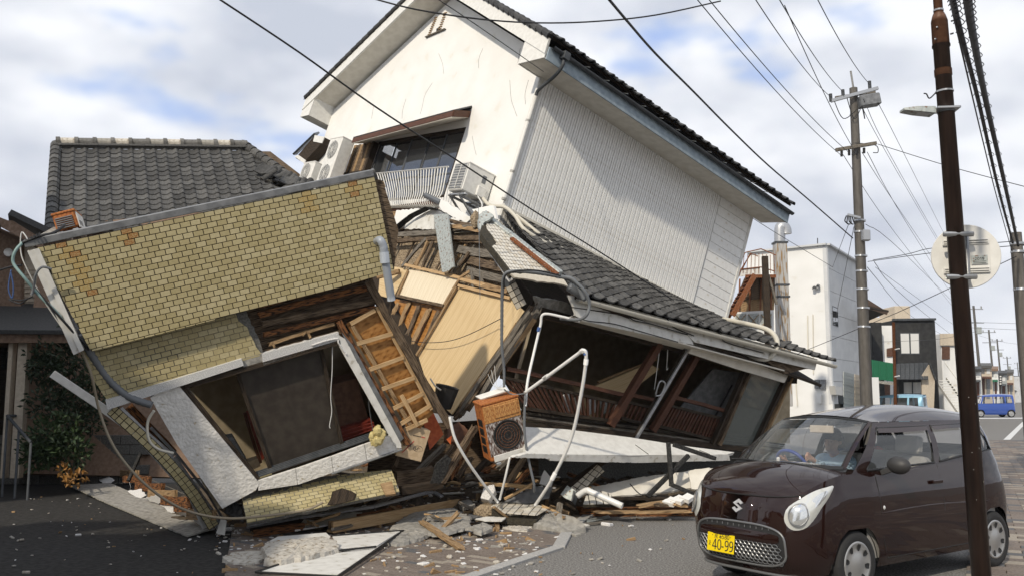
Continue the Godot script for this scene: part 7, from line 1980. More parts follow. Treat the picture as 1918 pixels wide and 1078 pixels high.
func make_cars():
	plain("paint_brown", [0.017, 0.0068, 0.0055], 0.42, 0.1, {"coat": 1.0})
	plain("paint_blue", [0.02, 0.07, 0.33], 0.35, 0.3, {"coat": 1.0})
	plain("paint_sky", [0.22, 0.42, 0.55], 0.4, 0.2, {"coat": 0.8})
	plain("tyre", [0.018, 0.018, 0.018], 0.8)
	plain("hubcap", [0.42, 0.42, 0.41], 0.33, 0.65)
	plain("visor", [0.025, 0.012, 0.010], 0.1)
	plain("chrome", [0.7, 0.7, 0.7], 0.3, 0.6)
	plain("lamp_lens", [0.62, 0.63, 0.60], 0.16, 0.25, {"coat": 1.0})
	plain("lamp_bowl", [0.74, 0.75, 0.74], 0.14, 0.8)
	plain("lamp_red", [0.35, 0.01, 0.012], 0.15, 0.0, {"coat": 1.0})
	plain("trim_black", [0.02, 0.02, 0.021], 0.5)
	plain("grille_grey", [0.20, 0.205, 0.21], 0.35, 0.5)
	plain("plate_yellow", [0.80, 0.60, 0.0], 0.45)
	plain("mirror_grey", [0.035, 0.034, 0.034], 0.55)
	plain("cabin", [0.32, 0.31, 0.285], 0.8)
	plain("dash", [0.17, 0.17, 0.16], 0.7)
	plain("wheel_blue", [0.03, 0.06, 0.26], 0.4)
	plain("skin", [0.52, 0.31, 0.22], 0.55)
	plain("hair", [0.018, 0.014, 0.012], 0.5)
	plain("shirt_blue", [0.42, 0.58, 0.70], 0.85)
	glass("car_glass", [0.16, 0.18, 0.18], 0.14)
	M.car_glass.metallic_specular = 1.0
	M.paint_brown.metallic_specular = 0.1
	CAR = {"xf": [[0.19, 1.85], [0.35, 1.935], [0.5, 1.955], [0.65, 1.945], [0.78, 1.915], [0.88, 1.85], [1.1, 1.78]], "xr": [[0.2, -1.62], [0.4, -1.72], [0.7, -1.72], [1.0, -1.63], [1.25, -1.52]],
		"w": [[0.19, 0.675], [0.34, 0.72], [0.6, 0.742], [0.85, 0.735], [1.02, 0.708], [1.2, 0.672]], "belt": [[-1.6, 1.20], [-0.8, 1.155], [-0.2, 1.095], [0.6, 1.045], [1.06, 1.07]], "nose_top": 0.872,
		"ws_base": [1.40, 1.112, 1.20], "ws_top": [0.66, 1.565], "roof_edge": 1.515, "side": [[1.2, 0.59, 0], [0.99, 0.52, 1], [-0.16, -0.28, 0], [-0.27, -0.37, 1], [-0.93, -0.92, 0], [-1.05, -1.03, 1], [-1.32, -1.22, 0], [-1.5, -1.32, 0]]}
	var a := gnd(1606, 1118)
	var b := gnd(1865, 1062)
	var fwd := (a - b).normalized()
	var right := fwd.cross(Vector3.UP)
	var sc := a.distance_to(b) / 2.4
	var g := Transform3D(Basis(fwd * sc, Vector3.UP * sc, right * sc), (a + b) / 2 + right * 0.70 * sc + Vector3(0, 0.004, 0))
	var t := thing("small_car", "dark brown hatchback with yellow number plate driving past the ruin", "car", g.origin)
	car_shell(t, g, true, M.paint_brown)
	# headlamps
	var hl := [[29, 0.635], [37, 0.615], [48, 0.645], [57, 0.73], [65, 0.845], [74, 0.975], [66, 0.972], [53, 0.945], [39, 0.89], [27, 0.81], [24, 0.71]]
	for z in [1.0, -1.0]:
		var gz := g * Transform3D(Basis(Vector3.RIGHT, Vector3.UP, Vector3(0, 0, z)), Vector3.ZERO)
		var f := func(p, y): return body_front(p, y)
		var lamp := inst(t, "headlight", surf_patch(hl, f, 0.004, 0.028), M.lamp_lens, gz)
		inst(lamp, "reflector", surf_patch([[32, 0.68], [38, 0.66], [45, 0.68], [49, 0.74], [46, 0.81], [39, 0.835], [32, 0.81], [29, 0.745]], f, 0.030, 0.012), M.lamp_bowl, gz)
		var rim := st_new(true)
		var loop := []
		for k in 29:
			var an := TAU * k / 28
			var p := body_front(39 + 10 * cos(an), 0.747 + 0.09 * sin(an))
			loop.append(p + (p - Vector3(1.0, 0.7, -0.2)).normalized() * 0.036)
		tube_into(rim, loop, 0.006, 5)
		inst(lamp, "reflector_ring", done(rim, true), M.grille_grey, gz)
		inst(lamp, "indicator", surf_patch([[54, 0.80], [60, 0.86], [66, 0.935], [60, 0.93], [50, 0.88], [48, 0.83]], f, 0.026, 0.006), M.lamp_bowl, gz)
		inst(t, "side_marker", surf_patch([[0, 0], [6, 0.012], [6, 0.03], [0, 0.04], [-6, 0.03], [-6, 0.012]], func(p, y): return body_side(0.79 + p * 0.003, 0.73 + y), 0.002, 0.01), M.lamp_lens, gz)
		inst(t, "tail_lamp", surf_patch([[50, 0.92], [80, 0.9], [86, 1.02], [84, 1.15], [72, 1.17], [55, 1.05]], func(p, y): return body_tail(p, y), 0.004, 0.02), M.lamp_red, g * Transform3D(Basis(Vector3.RIGHT, Vector3.UP, Vector3(0, 0, z)), Vector3.ZERO))
		# door mirror
		var ms := st_new(true)
		for i in 10:
			for k in 12:
				var q := []
				for e in [[i, k], [i + 1, k], [i + 1, k + 1], [i, k + 1]]:
					var th: float = PI * e[0] / 10.0
					var ph: float = TAU * e[1] / 12.0
					var v := Vector3(cos(th) * 0.115, sin(th) * cos(ph) * 0.082, sin(th) * sin(ph) * 0.085)
					if sin(ph) < 0: v.z *= 0.5
					q.append(Vector3(v.z * 1.0, v.y, v.x))
				quad(ms, q[0], q[1], q[2], q[3])
		var mir := inst(t, "door_mirror", done(ms, true), M.mirror_grey, gz * Transform3D(Basis(), Vector3(0.70, 1.135, -0.855)))
		bar(mir, "mirror_arm", gz * Vector3(0.74, 1.06, -0.70), gz * Vector3(0.72, 1.10, -0.80), 0.05, 0.06, M.mirror_grey)
		# door seams, handles
		for seam in [[[0.86, 1.05], [0.84, 0.8], [0.80, 0.45], [0.72, 0.29]], [[-0.22, 1.09], [-0.24, 0.7], [-0.24, 0.29]], [[-0.98, 1.15], [-1.0, 0.95], [-0.90, 0.72], [-0.84, 0.5]], [[0.72, 0.29], [-0.24, 0.29], [-0.80, 0.29]]]:
			var ss := st_new(true)
			var pth := []
			for q in seam: pth.append(body_side(q[0], q[1]) + Vector3(0, 0, 0.001))
			tube_into(ss, spline(pth, 5), 0.0045, 5)
			inst(t, "door_seam", done(ss), M.black, gz)
		for hx in [-0.12, -0.86]:
			inst(t, "door_handle", box_mesh(Vector3(0.17, 0.035, 0.03), 0.014), M.paint_brown, gz * Transform3D(Basis(), body_side(hx, 0.935) + Vector3(0, 0, -0.022)))
			inst(t, "handle_recess", surf_patch([[-3, -0.04], [3, -0.04], [4, 0], [3, 0.03], [-3, 0.03], [-4, 0]], func(p, y): return body_side(hx + p * 0.02, 0.935 + y), 0.0015, 0.0), M.black, gz)
		var cr := st_new(true)
		var crease := []
		for k in 11: crease.append(body_side(lerpf(0.84, -1.1, k / 10.0), 0.70 + 0.02 * sin(k * 0.4)) + Vector3(0, 0, 0.004))
		tube_into(cr, crease, 0.008, 6)
		inst(t, "side_crease", done(cr, true), M.paint_brown, gz)
	# grille: dark mouth, painted bar, diamond mesh
	var nose := func(z: float, y: float): return body_nose(z * 0.01, y)
	inst(t, "grille_mouth", surf_patch([[-46, 0.34], [-30, 0.285], [0, 0.275], [30, 0.285], [46, 0.34], [50, 0.46], [46, 0.57], [30, 0.625], [0, 0.635], [-30, 0.625], [-46, 0.57], [-50, 0.46]], nose, 0.004, 0.003), M.trim_black, g)
	inst(t, "grille_bar", surf_patch([[-40, 0.485], [0, 0.475], [40, 0.485], [45, 0.53], [40, 0.565], [0, 0.585], [-40, 0.565], [-45, 0.53]], nose, 0.010, 0.014), M.paint_brown, g)
	var frs := st_new(true)
	var ring := []
	for k in 41:
		var an := TAU * k / 40
		var ux := cos(an)
		var uy := sin(an)
		var zz := 0.505 * signf(ux) * pow(absf(ux), 0.55)
		var yy := 0.455 + 0.182 * signf(uy) * pow(absf(uy), 0.55)
		ring.append(body_nose(zz, yy) + Vector3(0.008, 0, 0))
	tube_into(frs, ring, 0.011, 6)
	inst(t, "grille_rim", done(frs, true), M.grille_grey, g)
	var gm := st_new()
	for j in 6:
		for i in 19:
			var z := -0.44 + i * 0.049 + (0.0245 if j % 2 else 0.0)
			var y := 0.315 + j * 0.03
			var hx := []
			for k in 7:
				var an := TAU * k / 6
				hx.append(body_nose(clampf(z + cos(an) * 0.027, -0.47, 0.47), y + sin(an) * 0.017) + Vector3(0.012, 0, 0))
			tube_into(gm, hx, 0.0038, 4)
	inst(t, "grille_mesh", done(gm), M.grille_grey, g)
	var slot := st_new()
	for i in 12:
		var z := -0.36 + i * 0.065
		tube_into(slot, [body_nose(z, 0.596) + Vector3(0.012, 0, 0), body_nose(z, 0.618) + Vector3(0.012, 0, 0)], 0.004, 4)
	inst(t, "grille_slot_bars", done(slot), M.grille_grey, g)
	# lower lip
	var lip := st_new(true)
	var lp := []
	for k in 25: lp.append(body_nose(lerpf(-0.6, 0.6, k / 24.0), 0.205) + Vector3(0.012, 0, 0))
	tube_into(lip, lp, 0.014, 6)
	inst(t, "lower_lip", done(lip, true), M.grille_grey, g)
	# bonnet shut line
	var bl := st_new()
	var bp := []
	for k in 25: bp.append(body_nose(lerpf(-0.60, 0.60, k / 24.0), lerpf(0.868, 0.905, pow(absf(k / 12.0 - 1.0), 3.0))) + Vector3(0.003, 0.002, 0))
	tube_into(bl, bp, 0.006, 5)
	inst(t, "bonnet_seam", done(bl), M.black, g)
	# emblem: an angular S of bright metal
	var em := [[-0.9, 0.35], [0.1, 1.0], [0.95, 0.45], [0.55, 0.2], [0.1, 0.5], [-0.25, 0.28], [0.95, -0.38], [-0.1, -1.0], [-0.95, -0.45], [-0.55, -0.2], [-0.1, -0.5], [0.25, -0.28]]
	var e2 := PackedVector2Array()
	for p in em: e2.append(Vector2(p[0] * 0.062, p[1] * 0.062))
	var es := st_new()
	prism(es, e2, 0.006, -0.006)
	inst(t, "emblem", done(es), M.chrome, g * Transform3D(Basis(Vector3(0, 0, -1), Vector3(-0.25, 0.97, 0).normalized(), Vector3(0.97, 0.25, 0).normalized()), body_nose(0, 0.775) + Vector3(0.012, 0, 0)))
	# number plate
	var px := g * Transform3D(Basis(Vector3(0.03, 0, -1).normalized(), Vector3(-0.12, 0.99, 0).normalized(), Vector3(0.99, 0.12, 0.03).normalized()), Vector3(body_nose(0.17, 0.42).x + 0.035, 0.425, 0.17))
	var np := inst(t, "number_plate", box_mesh(Vector3(0.33, 0.165, 0.006), 0.003), M.plate_yellow, px)
	lettering(np, "plate_number", "40-99", 0.085, px * Transform3D(Basis().scaled(Vector3(0.92, 1.12, 1)), Vector3(0.03, -0.022, 0.0045)), M.ink, 0.002, false)
	lettering(np, "plate_class", "580", 0.042, px * Transform3D(Basis(), Vector3(0.06, 0.056, 0.0045)), M.ink, 0.002, false)
	var ks := st_new()
	var stroke := func(x0, y0, x1, y1, w := 0.003):
		var d := Vector2(x1 - x0, y1 - y0)
		cbox(ks, Vector3((x0 + x1) / 2, (y0 + y1) / 2, 0.0045), Vector3(d.x / 2, d.y / 2, 0), Vector3(-d.y, d.x, 0).normalized() * w / 2, Vector3(0, 0, 0.001), 0.0)
	# the two place-name characters, then the small kana on the left
	for q in [[-0.02, 0.058, 0.016, 0.058], [-0.002, 0.075, -0.002, 0.036], [-0.002, 0.057, -0.02, 0.042], [-0.002, 0.057, 0.016, 0.042], [-0.01, 0.043, 0.006, 0.043]]: stroke.call(q[0], q[1], q[2], q[3])
	for q in [[-0.066, 0.074, -0.072, 0.066], [-0.072, 0.066, -0.058, 0.067], [-0.07, 0.06, -0.07, 0.046], [-0.07, 0.06, -0.058, 0.06], [-0.058, 0.06, -0.058, 0.046], [-0.07, 0.053, -0.058, 0.053], [-0.052, 0.075, -0.052, 0.062], [-0.052, 0.068, -0.038, 0.071], [-0.052, 0.062, -0.038, 0.062], [-0.052, 0.058, -0.052, 0.046], [-0.052, 0.053, -0.038, 0.056], [-0.052, 0.046, -0.038, 0.046], [-0.074, 0.042, -0.077, 0.036], [-0.063, 0.042, -0.062, 0.036], [-0.051, 0.042, -0.049, 0.036], [-0.04, 0.042, -0.035, 0.036]]: stroke.call(q[0], q[1], q[2], q[3], 0.0024)
	for q in [[-0.138, 0.0, -0.12, 0.0], [-0.138, -0.012, -0.12, -0.012], [-0.13, 0.01, -0.13, -0.03], [-0.13, -0.03, -0.14, -0.032], [-0.14, -0.032, -0.14, -0.024], [-0.14, -0.024, -0.12, -0.034]]: stroke.call(q[0], q[1], q[2], q[3], 0.003)
	for q in [[-0.105, 0.062, -0.098, 0.062], [-0.1015, 0.066, -0.1015, 0.056], [0.118, 0.062, 0.125, 0.062], [0.1215, 0.066, 0.1215, 0.056]]: stroke.call(q[0], q[1], q[2], q[3], 0.002)
	inst(np, "plate_characters", done(ks), M.ink, px)
	# wipers and cowl
	for w in [[[1.36, 1.125, 0.10], [1.30, 1.135, 0.60]], [[1.37, 1.12, -0.40], [1.35, 1.135, 0.08]]]:
		tube(t, "wiper", [g * Vector3(w[0][0], w[0][1], w[0][2]), g * Vector3(lerpf(w[0][0], w[1][0], 0.5) + 0.01, 1.14, lerpf(w[0][2], w[1][2], 0.5)), g * Vector3(w[1][0], w[1][1], w[1][2])], 0.011, M.black, true, 6)
	var cw := []
	for i in 13:
		var u := -1.0 + i / 6.0
		cw.append([Vector3(1.43 - 0.2 * u * u, 1.085, 0.66 * u), Vector3(1.37 - 0.19 * u * u, 1.118, 0.645 * u)])
	inst(t, "cowl", grid_mesh(cw), M.trim_black, g)
	# cabin
	var L := func(x, y, z): return g * Vector3(x, y, z)
	var bx := func(called: String, size: Vector3, c: Vector3, m: Material, tilt := 0.0, ch := 0.04): return inst(t, called, box_mesh(size, ch), m, g * Transform3D(Basis(Vector3.BACK, tilt), c))
	bx.call("dashboard", Vector3(0.42, 0.22, 1.24), Vector3(1.02, 0.96, 0), M.dash, 0.1, 0.06)
	for z in [-0.36, 0.36]:
		bx.call("seat_cushion", Vector3(0.5, 0.16, 0.48), Vector3(0.12, 0.52, z), M.cabin)
		bx.call("seat_back", Vector3(0.16, 0.62, 0.46), Vector3(-0.20, 0.85, z), M.cabin, 0.2)
		bx.call("headrest", Vector3(0.1, 0.18, 0.27), Vector3(-0.29, 1.27, z), M.cabin, 0.2)
	bx.call("rear_seat", Vector3(0.18, 0.6, 1.2), Vector3(-1.0, 0.85, 0), M.cabin, 0.2)
	bx.call("interior_mirror", Vector3(0.03, 0.075, 0.27), Vector3(0.62, 1.435, 0.02), M.brick_cream, 0.0, 0.014)
	inst(t, "headliner", grid_mesh([[Vector3(0.55, 1.53, -0.5), Vector3(0.55, 1.53, 0.5)], [Vector3(-1.25, 1.53, -0.5), Vector3(-1.25, 1.53, 0.5)]], false), M.cabin, g)
	for z in [-0.69, 0.69]: inst(t, "door_card", grid_mesh([[Vector3(1.0, 0.3, z), Vector3(1.0, 1.02, z)], [Vector3(-1.3, 0.3, z), Vector3(-1.3, 1.08, z * 0.97)]], false), M.cabin, g)
	var ss := st_new(true)
	var sl := []
	var sx := Vector3(0.5, 0.86, 0).normalized()
	for k in 29: sl.append(Vector3(0.66, 1.06, 0.36) + (Vector3(0, 0, 1) * cos(TAU * k / 28) + sx * sin(TAU * k / 28)) * 0.175)
	tube_into(ss, sl, 0.018, 7)
	tube_into(ss, [Vector3(0.66, 1.06, 0.2), Vector3(0.67, 1.05, 0.36), Vector3(0.66, 1.06, 0.52)], 0.016, 6)
	tube_into(ss, [Vector3(0.67, 1.05, 0.36), Vector3(0.9, 0.92, 0.36)], 0.03, 6)
	inst(t, "steering_wheel", done(ss, true), M.wheel_blue, g)
	make_driver(g)
	var fg := thing("dashboard_figurine", "small white ornament standing on the car's dashboard", "ornament", g * Vector3(1.06, 1.075, 0.22))
	var fs := st_new(true)
	lathe_into(fs, Vector3.ZERO, Vector3.UP, [[0, 0], [0, 0.035], [0.02, 0.036], [0.05, 0.022], [0.062, 0.014], [0.075, 0.02], [0.09, 0.018], [0.1, 0]], 12)
	inst(fg, "figure", done(fs, true), M.porcelain, Transform3D(Basis(), g * Vector3(1.06, 1.07, 0.22)))
	# blue box van crossing the far end
	CAR = CAR.duplicate()
	CAR.merge({"xf": [[0.19, 1.70], [0.4, 1.78], [0.8, 1.74], [1.1, 1.66]], "belt": [[-1.6, 1.08], [0.6, 1.04], [1.06, 1.06]], "nose_top": 0.98, "ws_base": [1.42, 1.08, 1.24], "ws_top": [0.95, 1.70], "roof_edge": 1.70, "xr": [[0.2, -1.60], [0.5, -1.66], [1.1, -1.64]], "side": [[1.2, 0.9, 0], [1.08, 0.8, 1], [0.2, 0.15, 0], [0.12, 0.08, 1], [-0.75, -0.75, 0], [-0.85, -0.85, 1], [-1.35, -1.3, 0], [-1.55, -1.5, 0]]}, true)
	var pb := gnd(1867, 781)
	var gb := Transform3D(Basis(Vector3(-1, 0, 0), Vector3.UP, Vector3(0, 0, -1)), pb + Vector3(0, 0, -0.7))
	var vb := thing("blue_van", "bright blue box van crossing beyond the brown pole", "van", gb.origin)
	car_shell(vb, gb, false, M.paint_blue)
	for z in [1.0, -1.0]: inst(vb, "tail_lamp", surf_patch([[60, 0.7], [84, 0.7], [84, 1.05], [60, 1.05]], func(p, y): return body_tail(p, y), 0.01, 0.03), M.lamp_red, gb * Transform3D(Basis(Vector3.RIGHT, Vector3.UP, Vector3(0, 0, z)), Vector3.ZERO))
	for z in [1.0, -1.0]: inst(vb, "headlight", surf_patch([[45, 0.7], [70, 0.72], [74, 0.95], [50, 0.92]], func(p, y): return body_front(p, y), 0.01, 0.03), M.lamp_lens, gb * Transform3D(Basis(Vector3.RIGHT, Vector3.UP, Vector3(0, 0, z)), Vector3.ZERO))
	# pale blue car parked by the black house
	var ps := atz(1680, 770, 52)
	var gs := Transform3D(Basis(Vector3.UP, 2.5), Vector3(ps.x, 0, -52))
	var vs := thing("pale_blue_car", "pale blue car parked in front of the black house", "car", gs.origin)
	car_shell(vs, gs, false, M.paint_sky)
	for z in [1.0, -1.0]: inst(vs, "tail_lamp", surf_patch([[60, 0.7], [84, 0.7], [84, 1.05], [60, 1.05]], func(p, y): return body_tail(p, y), 0.01, 0.03), M.lamp_red, gs * Transform3D(Basis(Vector3.RIGHT, Vector3.UP, Vector3(0, 0, z)), Vector3.ZERO))

# ---------- the driver: one skin drawn over bones ----------
func skin_mesh(bones: Array, cell: float, blend: float) -> ArrayMesh:      # bones: [a, b, ra, rb]; surface nets over a smooth union
	var lo := Vector3.INF
	var hi := -Vector3.INF
	for b in bones:
		for e in 2:
			var r: float = b[2 + e] + cell * 2
			lo = lo.min((b[e] as Vector3) - Vector3.ONE * r)
			hi = hi.max((b[e] as Vector3) + Vector3.ONE * r)
	var n := Vector3i(((hi - lo) / cell).ceil()) + Vector3i.ONE
	var f := PackedFloat32Array()
	f.resize(n.x * n.y * n.z)
	f.fill(1.0)
	for b in bones:
		var a: Vector3 = b[0]
		var ab: Vector3 = b[1] - a
		var l2 := maxf(ab.length_squared(), 1e-9)
		var rm := maxf(b[2], b[3]) + blend * 1.5 + cell
		var i0 := Vector3i((((a.min(b[1])) - Vector3.ONE * rm - lo) / cell).floor()).clamp(Vector3i.ZERO, n - Vector3i.ONE)
		var i1 := Vector3i((((a.max(b[1])) + Vector3.ONE * rm - lo) / cell).ceil()).clamp(Vector3i.ZERO, n - Vector3i.ONE)
		for z in range(i0.z, i1.z + 1):
			for y in range(i0.y, i1.y + 1):
				for x in range(i0.x, i1.x + 1):
					var p := lo + Vector3(x, y, z) * cell - a
					var t := clampf(p.dot(ab) / l2, 0, 1)
					var d: float = (p - ab * t).length() - lerpf(b[2], b[3], t)
					var k := (z * n.y + y) * n.x + x
					var q := f[k]
					var h := maxf(blend - absf(d - q), 0) / blend
					f[k] = minf(d, q) - h * h * blend * 0.25
	var vid := {}
	var pts := []
	var s := st_new(true)
	for z in n.z - 1:
		for y in n.y - 1:
			for x in n.x - 1:
				var k := (z * n.y + y) * n.x + x
				var inside := 0
				for e in 8: if f[k + (e & 1) + ((e >> 1) & 1) * n.x + (e >> 2) * n.x * n.y] < 0: inside += 1
				if inside == 0 or inside == 8: continue
				var c := Vector3.ZERO
				var m := 0
				for e in [[0, 1], [2, 3], [4, 5], [6, 7], [0, 2], [1, 3], [4, 6], [5, 7], [0, 4], [1, 5], [2, 6], [3, 7]]:
					var va := f[k + (e[0] & 1) + ((e[0] >> 1) & 1) * n.x + (e[0] >> 2) * n.x * n.y]
					var vb := f[k + (e[1] & 1) + ((e[1] >> 1) & 1) * n.x + (e[1] >> 2) * n.x * n.y]
					if (va < 0) != (vb < 0):
						var pa := Vector3(e[0] & 1, (e[0] >> 1) & 1, e[0] >> 2)
						var pb := Vector3(e[1] & 1, (e[1] >> 1) & 1, e[1] >> 2)
						c += pa.lerp(pb, va / (va - vb))
						m += 1
				vid[k] = pts.size()
				pts.append(lo + (Vector3(x, y, z) + c / m) * cell)
	for k in vid:
		var x: int = k % n.x
		var y: int = (k / n.x) % n.y
		var z: int = k / (n.x * n.y)
		var st := [1, n.x, n.x * n.y]
		for ax in 3:
			var u: int = st[(ax + 1) % 3]
			var v: int = st[(ax + 2) % 3]
			if (f[k] < 0) == (f[k + st[ax]] < 0): continue
			if not (vid.has(k - u) and vid.has(k - v) and vid.has(k - u - v)): continue
			quad(s, pts[vid[k]], pts[vid[k - u]], pts[vid[k - u - v]], pts[vid[k - v]])
	return done(s, true)
func make_driver(g: Transform3D):
	var t := thing("person", "driver in a pale blue shirt with both hands on the blue steering wheel", "person", g * Vector3(0.0, 0.6, 0.36))
	var z := 0.36
	var P := func(a: Array): return Vector3(a[0], a[1], z + a[2])
	var bones := []
	for b in [[[-0.08, 0.66, 0], [-0.08, 0.92, 0], 0.15, 0.14], [[-0.08, 0.92, -0.1], [-0.08, 0.92, 0.1], 0.13, 0.13], [[-0.07, 1.06, -0.13], [-0.07, 1.06, 0.13], 0.085, 0.085], [[0.0, 0.64, -0.1], [0.45, 0.66, -0.11], 0.085, 0.062], [[0.0, 0.64, 0.1], [0.45, 0.66, 0.11], 0.085, 0.062], [[0.45, 0.66, -0.11], [0.7, 0.36, -0.1], 0.06, 0.045], [[0.45, 0.66, 0.11], [0.7, 0.36, 0.1], 0.06, 0.045],
		[[-0.06, 1.07, -0.18], [0.16, 0.93, -0.25], 0.06, 0.048], [[0.16, 0.93, -0.25], [0.52, 1.10, -0.17], 0.046, 0.032], [[-0.06, 1.07, 0.18], [0.16, 0.90, 0.24], 0.06, 0.048], [[0.16, 0.90, 0.24], [0.52, 1.06, 0.18], 0.046, 0.032]]: bones.append([P.call(b[0]), P.call(b[1]), b[2], b[3]])
	inst(t, "body", skin_mesh(bones, 0.016, 0.05), M.shirt_blue, g)
	var hb := []
	for b in [[[-0.06, 1.08, 0], [-0.04, 1.18, 0], 0.052, 0.05], [[-0.03, 1.27, 0], [-0.035, 1.32, 0], 0.082, 0.08], [[0.0, 1.21, 0], [0.01, 1.24, 0], 0.055, 0.06], [[0.045, 1.275, 0], [0.072, 1.245, 0], 0.012, 0.016], [[0.03, 1.205, -0.02], [0.03, 1.205, 0.02], 0.022, 0.022], [[-0.04, 1.26, -0.085], [-0.04, 1.28, -0.085], 0.014, 0.016], [[-0.04, 1.26, 0.085], [-0.04, 1.28, 0.085], 0.014, 0.016]]: hb.append([P.call(b[0]), P.call(b[1]), b[2], b[3]])
	inst(t, "head", skin_mesh(hb, 0.007, 0.022), M.skin, g)
	var hs := []
	for b in [[[-0.05, 1.32, 0], [-0.05, 1.34, 0], 0.09, 0.088], [[-0.07, 1.24, -0.045], [-0.07, 1.3, -0.045], 0.06, 0.06], [[-0.07, 1.24, 0.045], [-0.07, 1.3, 0.045], 0.06, 0.06], [[0.02, 1.345, -0.04], [0.02, 1.345, 0.04], 0.045, 0.045]]: hs.append([P.call(b[0]), P.call(b[1]), b[2], b[3]])
	inst(t, "hair", skin_mesh(hs, 0.01, 0.03), M.hair, g)
	for e in [-1, 1]:
		inst(t, "eye", box_mesh(Vector3(0.008, 0.008, 0.022), 0.003), M.hair, g * Transform3D(Basis(), P.call([0.048, 1.278, e * 0.032])))
		var wr: Vector3 = P.call([0.52, 1.10 if e < 0 else 1.06, 0.17 * e])
		var hand := [[wr, wr + Vector3(0.07, 0.035, 0.0), 0.026, 0.03]]
		for k in 4:
			var r0 := wr + Vector3(0.085, 0.02 + 0.019 * k, 0.004 * e)
			var l: float = [0.030, 0.038, 0.042, 0.037][k]
			hand.append([r0, r0 + Vector3(l, 0.012, 0.008 * e), 0.0095, 0.009])
			hand.append([r0 + Vector3(l, 0.012, 0.008 * e), r0 + Vector3(l + 0.008, -0.012, -0.016 * e), 0.009, 0.008])
		hand.append([wr + Vector3(0.04, 0.05, -0.012 * e), wr + Vector3(0.085, 0.085, -0.03 * e), 0.011, 0.009])
		inst(t, "hand", skin_mesh(hand, 0.0055, 0.010), M.skin, g)
# ---------- the rubble on the ground ----------
func gh(a: Array) -> Array:
	var o := []
	for q in a: o.append(gnd(q[0], q[1], q[2]))
	return o
func piece(called: String, label: String, category: String, pts: Array, thick: float, m: Material, edge := 0.0, group := ""):
	return tag(slab(self, called, pts, thick, m, [], edge), label, category, group)
func stick(called: String, label: String, category: String, a: Vector3, b: Vector3, thick: float, wide: float, m: Material, rag := 0.05, group := ""):
	return tag(timber(self, called, a, b, thick, wide, m, Vector3(0.1, 1, 0.2), rag, 0.008), label, category, group)
func tile_piece(t: Node3D, pts: Array, tw: float, th: float, gap: float, bond: float, mats: Array, back_m: Material, thick := 0.04):
	slab(t, "slab_body", pts, thick, back_m, [], 0.02)
	var o: Vector3 = pts[0]
	var ux: Vector3 = (pts[1] - o).normalized()
	var n: Vector3 = (pts[1] - o).cross(pts[2] - o).normalized()
	if n.dot(EYE - o) < 0: n = -n
	var uy := n.cross(ux)
	tiling(t, "tile", o + n * 0.002, ux, uy, area_shape(pts, o, ux, uy), tw, th, gap, bond, 0.012, mats, 200, func(m): return m.x, null, 0.005)
# a broken cake of plaster or concrete: uneven top, ragged rim, thick edge
func cake(called: String, label: String, category: String, pts: Array, thick: float, m: Material):
	var c := Vector3.ZERO
	for p in pts: c += p / pts.size()
	var rim := []
	for k in pts.size():
		var a: Vector3 = pts[k]
		var b: Vector3 = pts[(k + 1) % pts.size()]
		var cuts := maxi(2, int(a.distance_to(b) / 0.06))
		for e in cuts: rim.append(a.lerp(b, e / float(cuts)) - c + Vector3(rng.randf_range(-1, 1), 0, rng.randf_range(-1, 1)) * 0.022)
	var s := st_new()
	var rings := []
	for j in 7:
		var r := []
		for v in rim:
			if j < 6: r.append(v * (j / 5.5 if j < 5 else 0.97) + Vector3(0, (0.0 if j == 0 else rng.randf_range(-0.008, 0.007)) - (0.012 if j == 5 else 0.0), 0))
			else: r.append(v * rng.randf_range(0.98, 1.03) - Vector3(0, thick, 0))
		rings.append(r)
	for j in 6:
		for k in rim.size(): quad(s, rings[j][k], rings[j + 1][k], rings[j + 1][(k + 1) % rim.size()], rings[j][(k + 1) % rim.size()])
	return tag(inst(self, called, done(s), m, Transform3D(Basis(), c)), label, category)
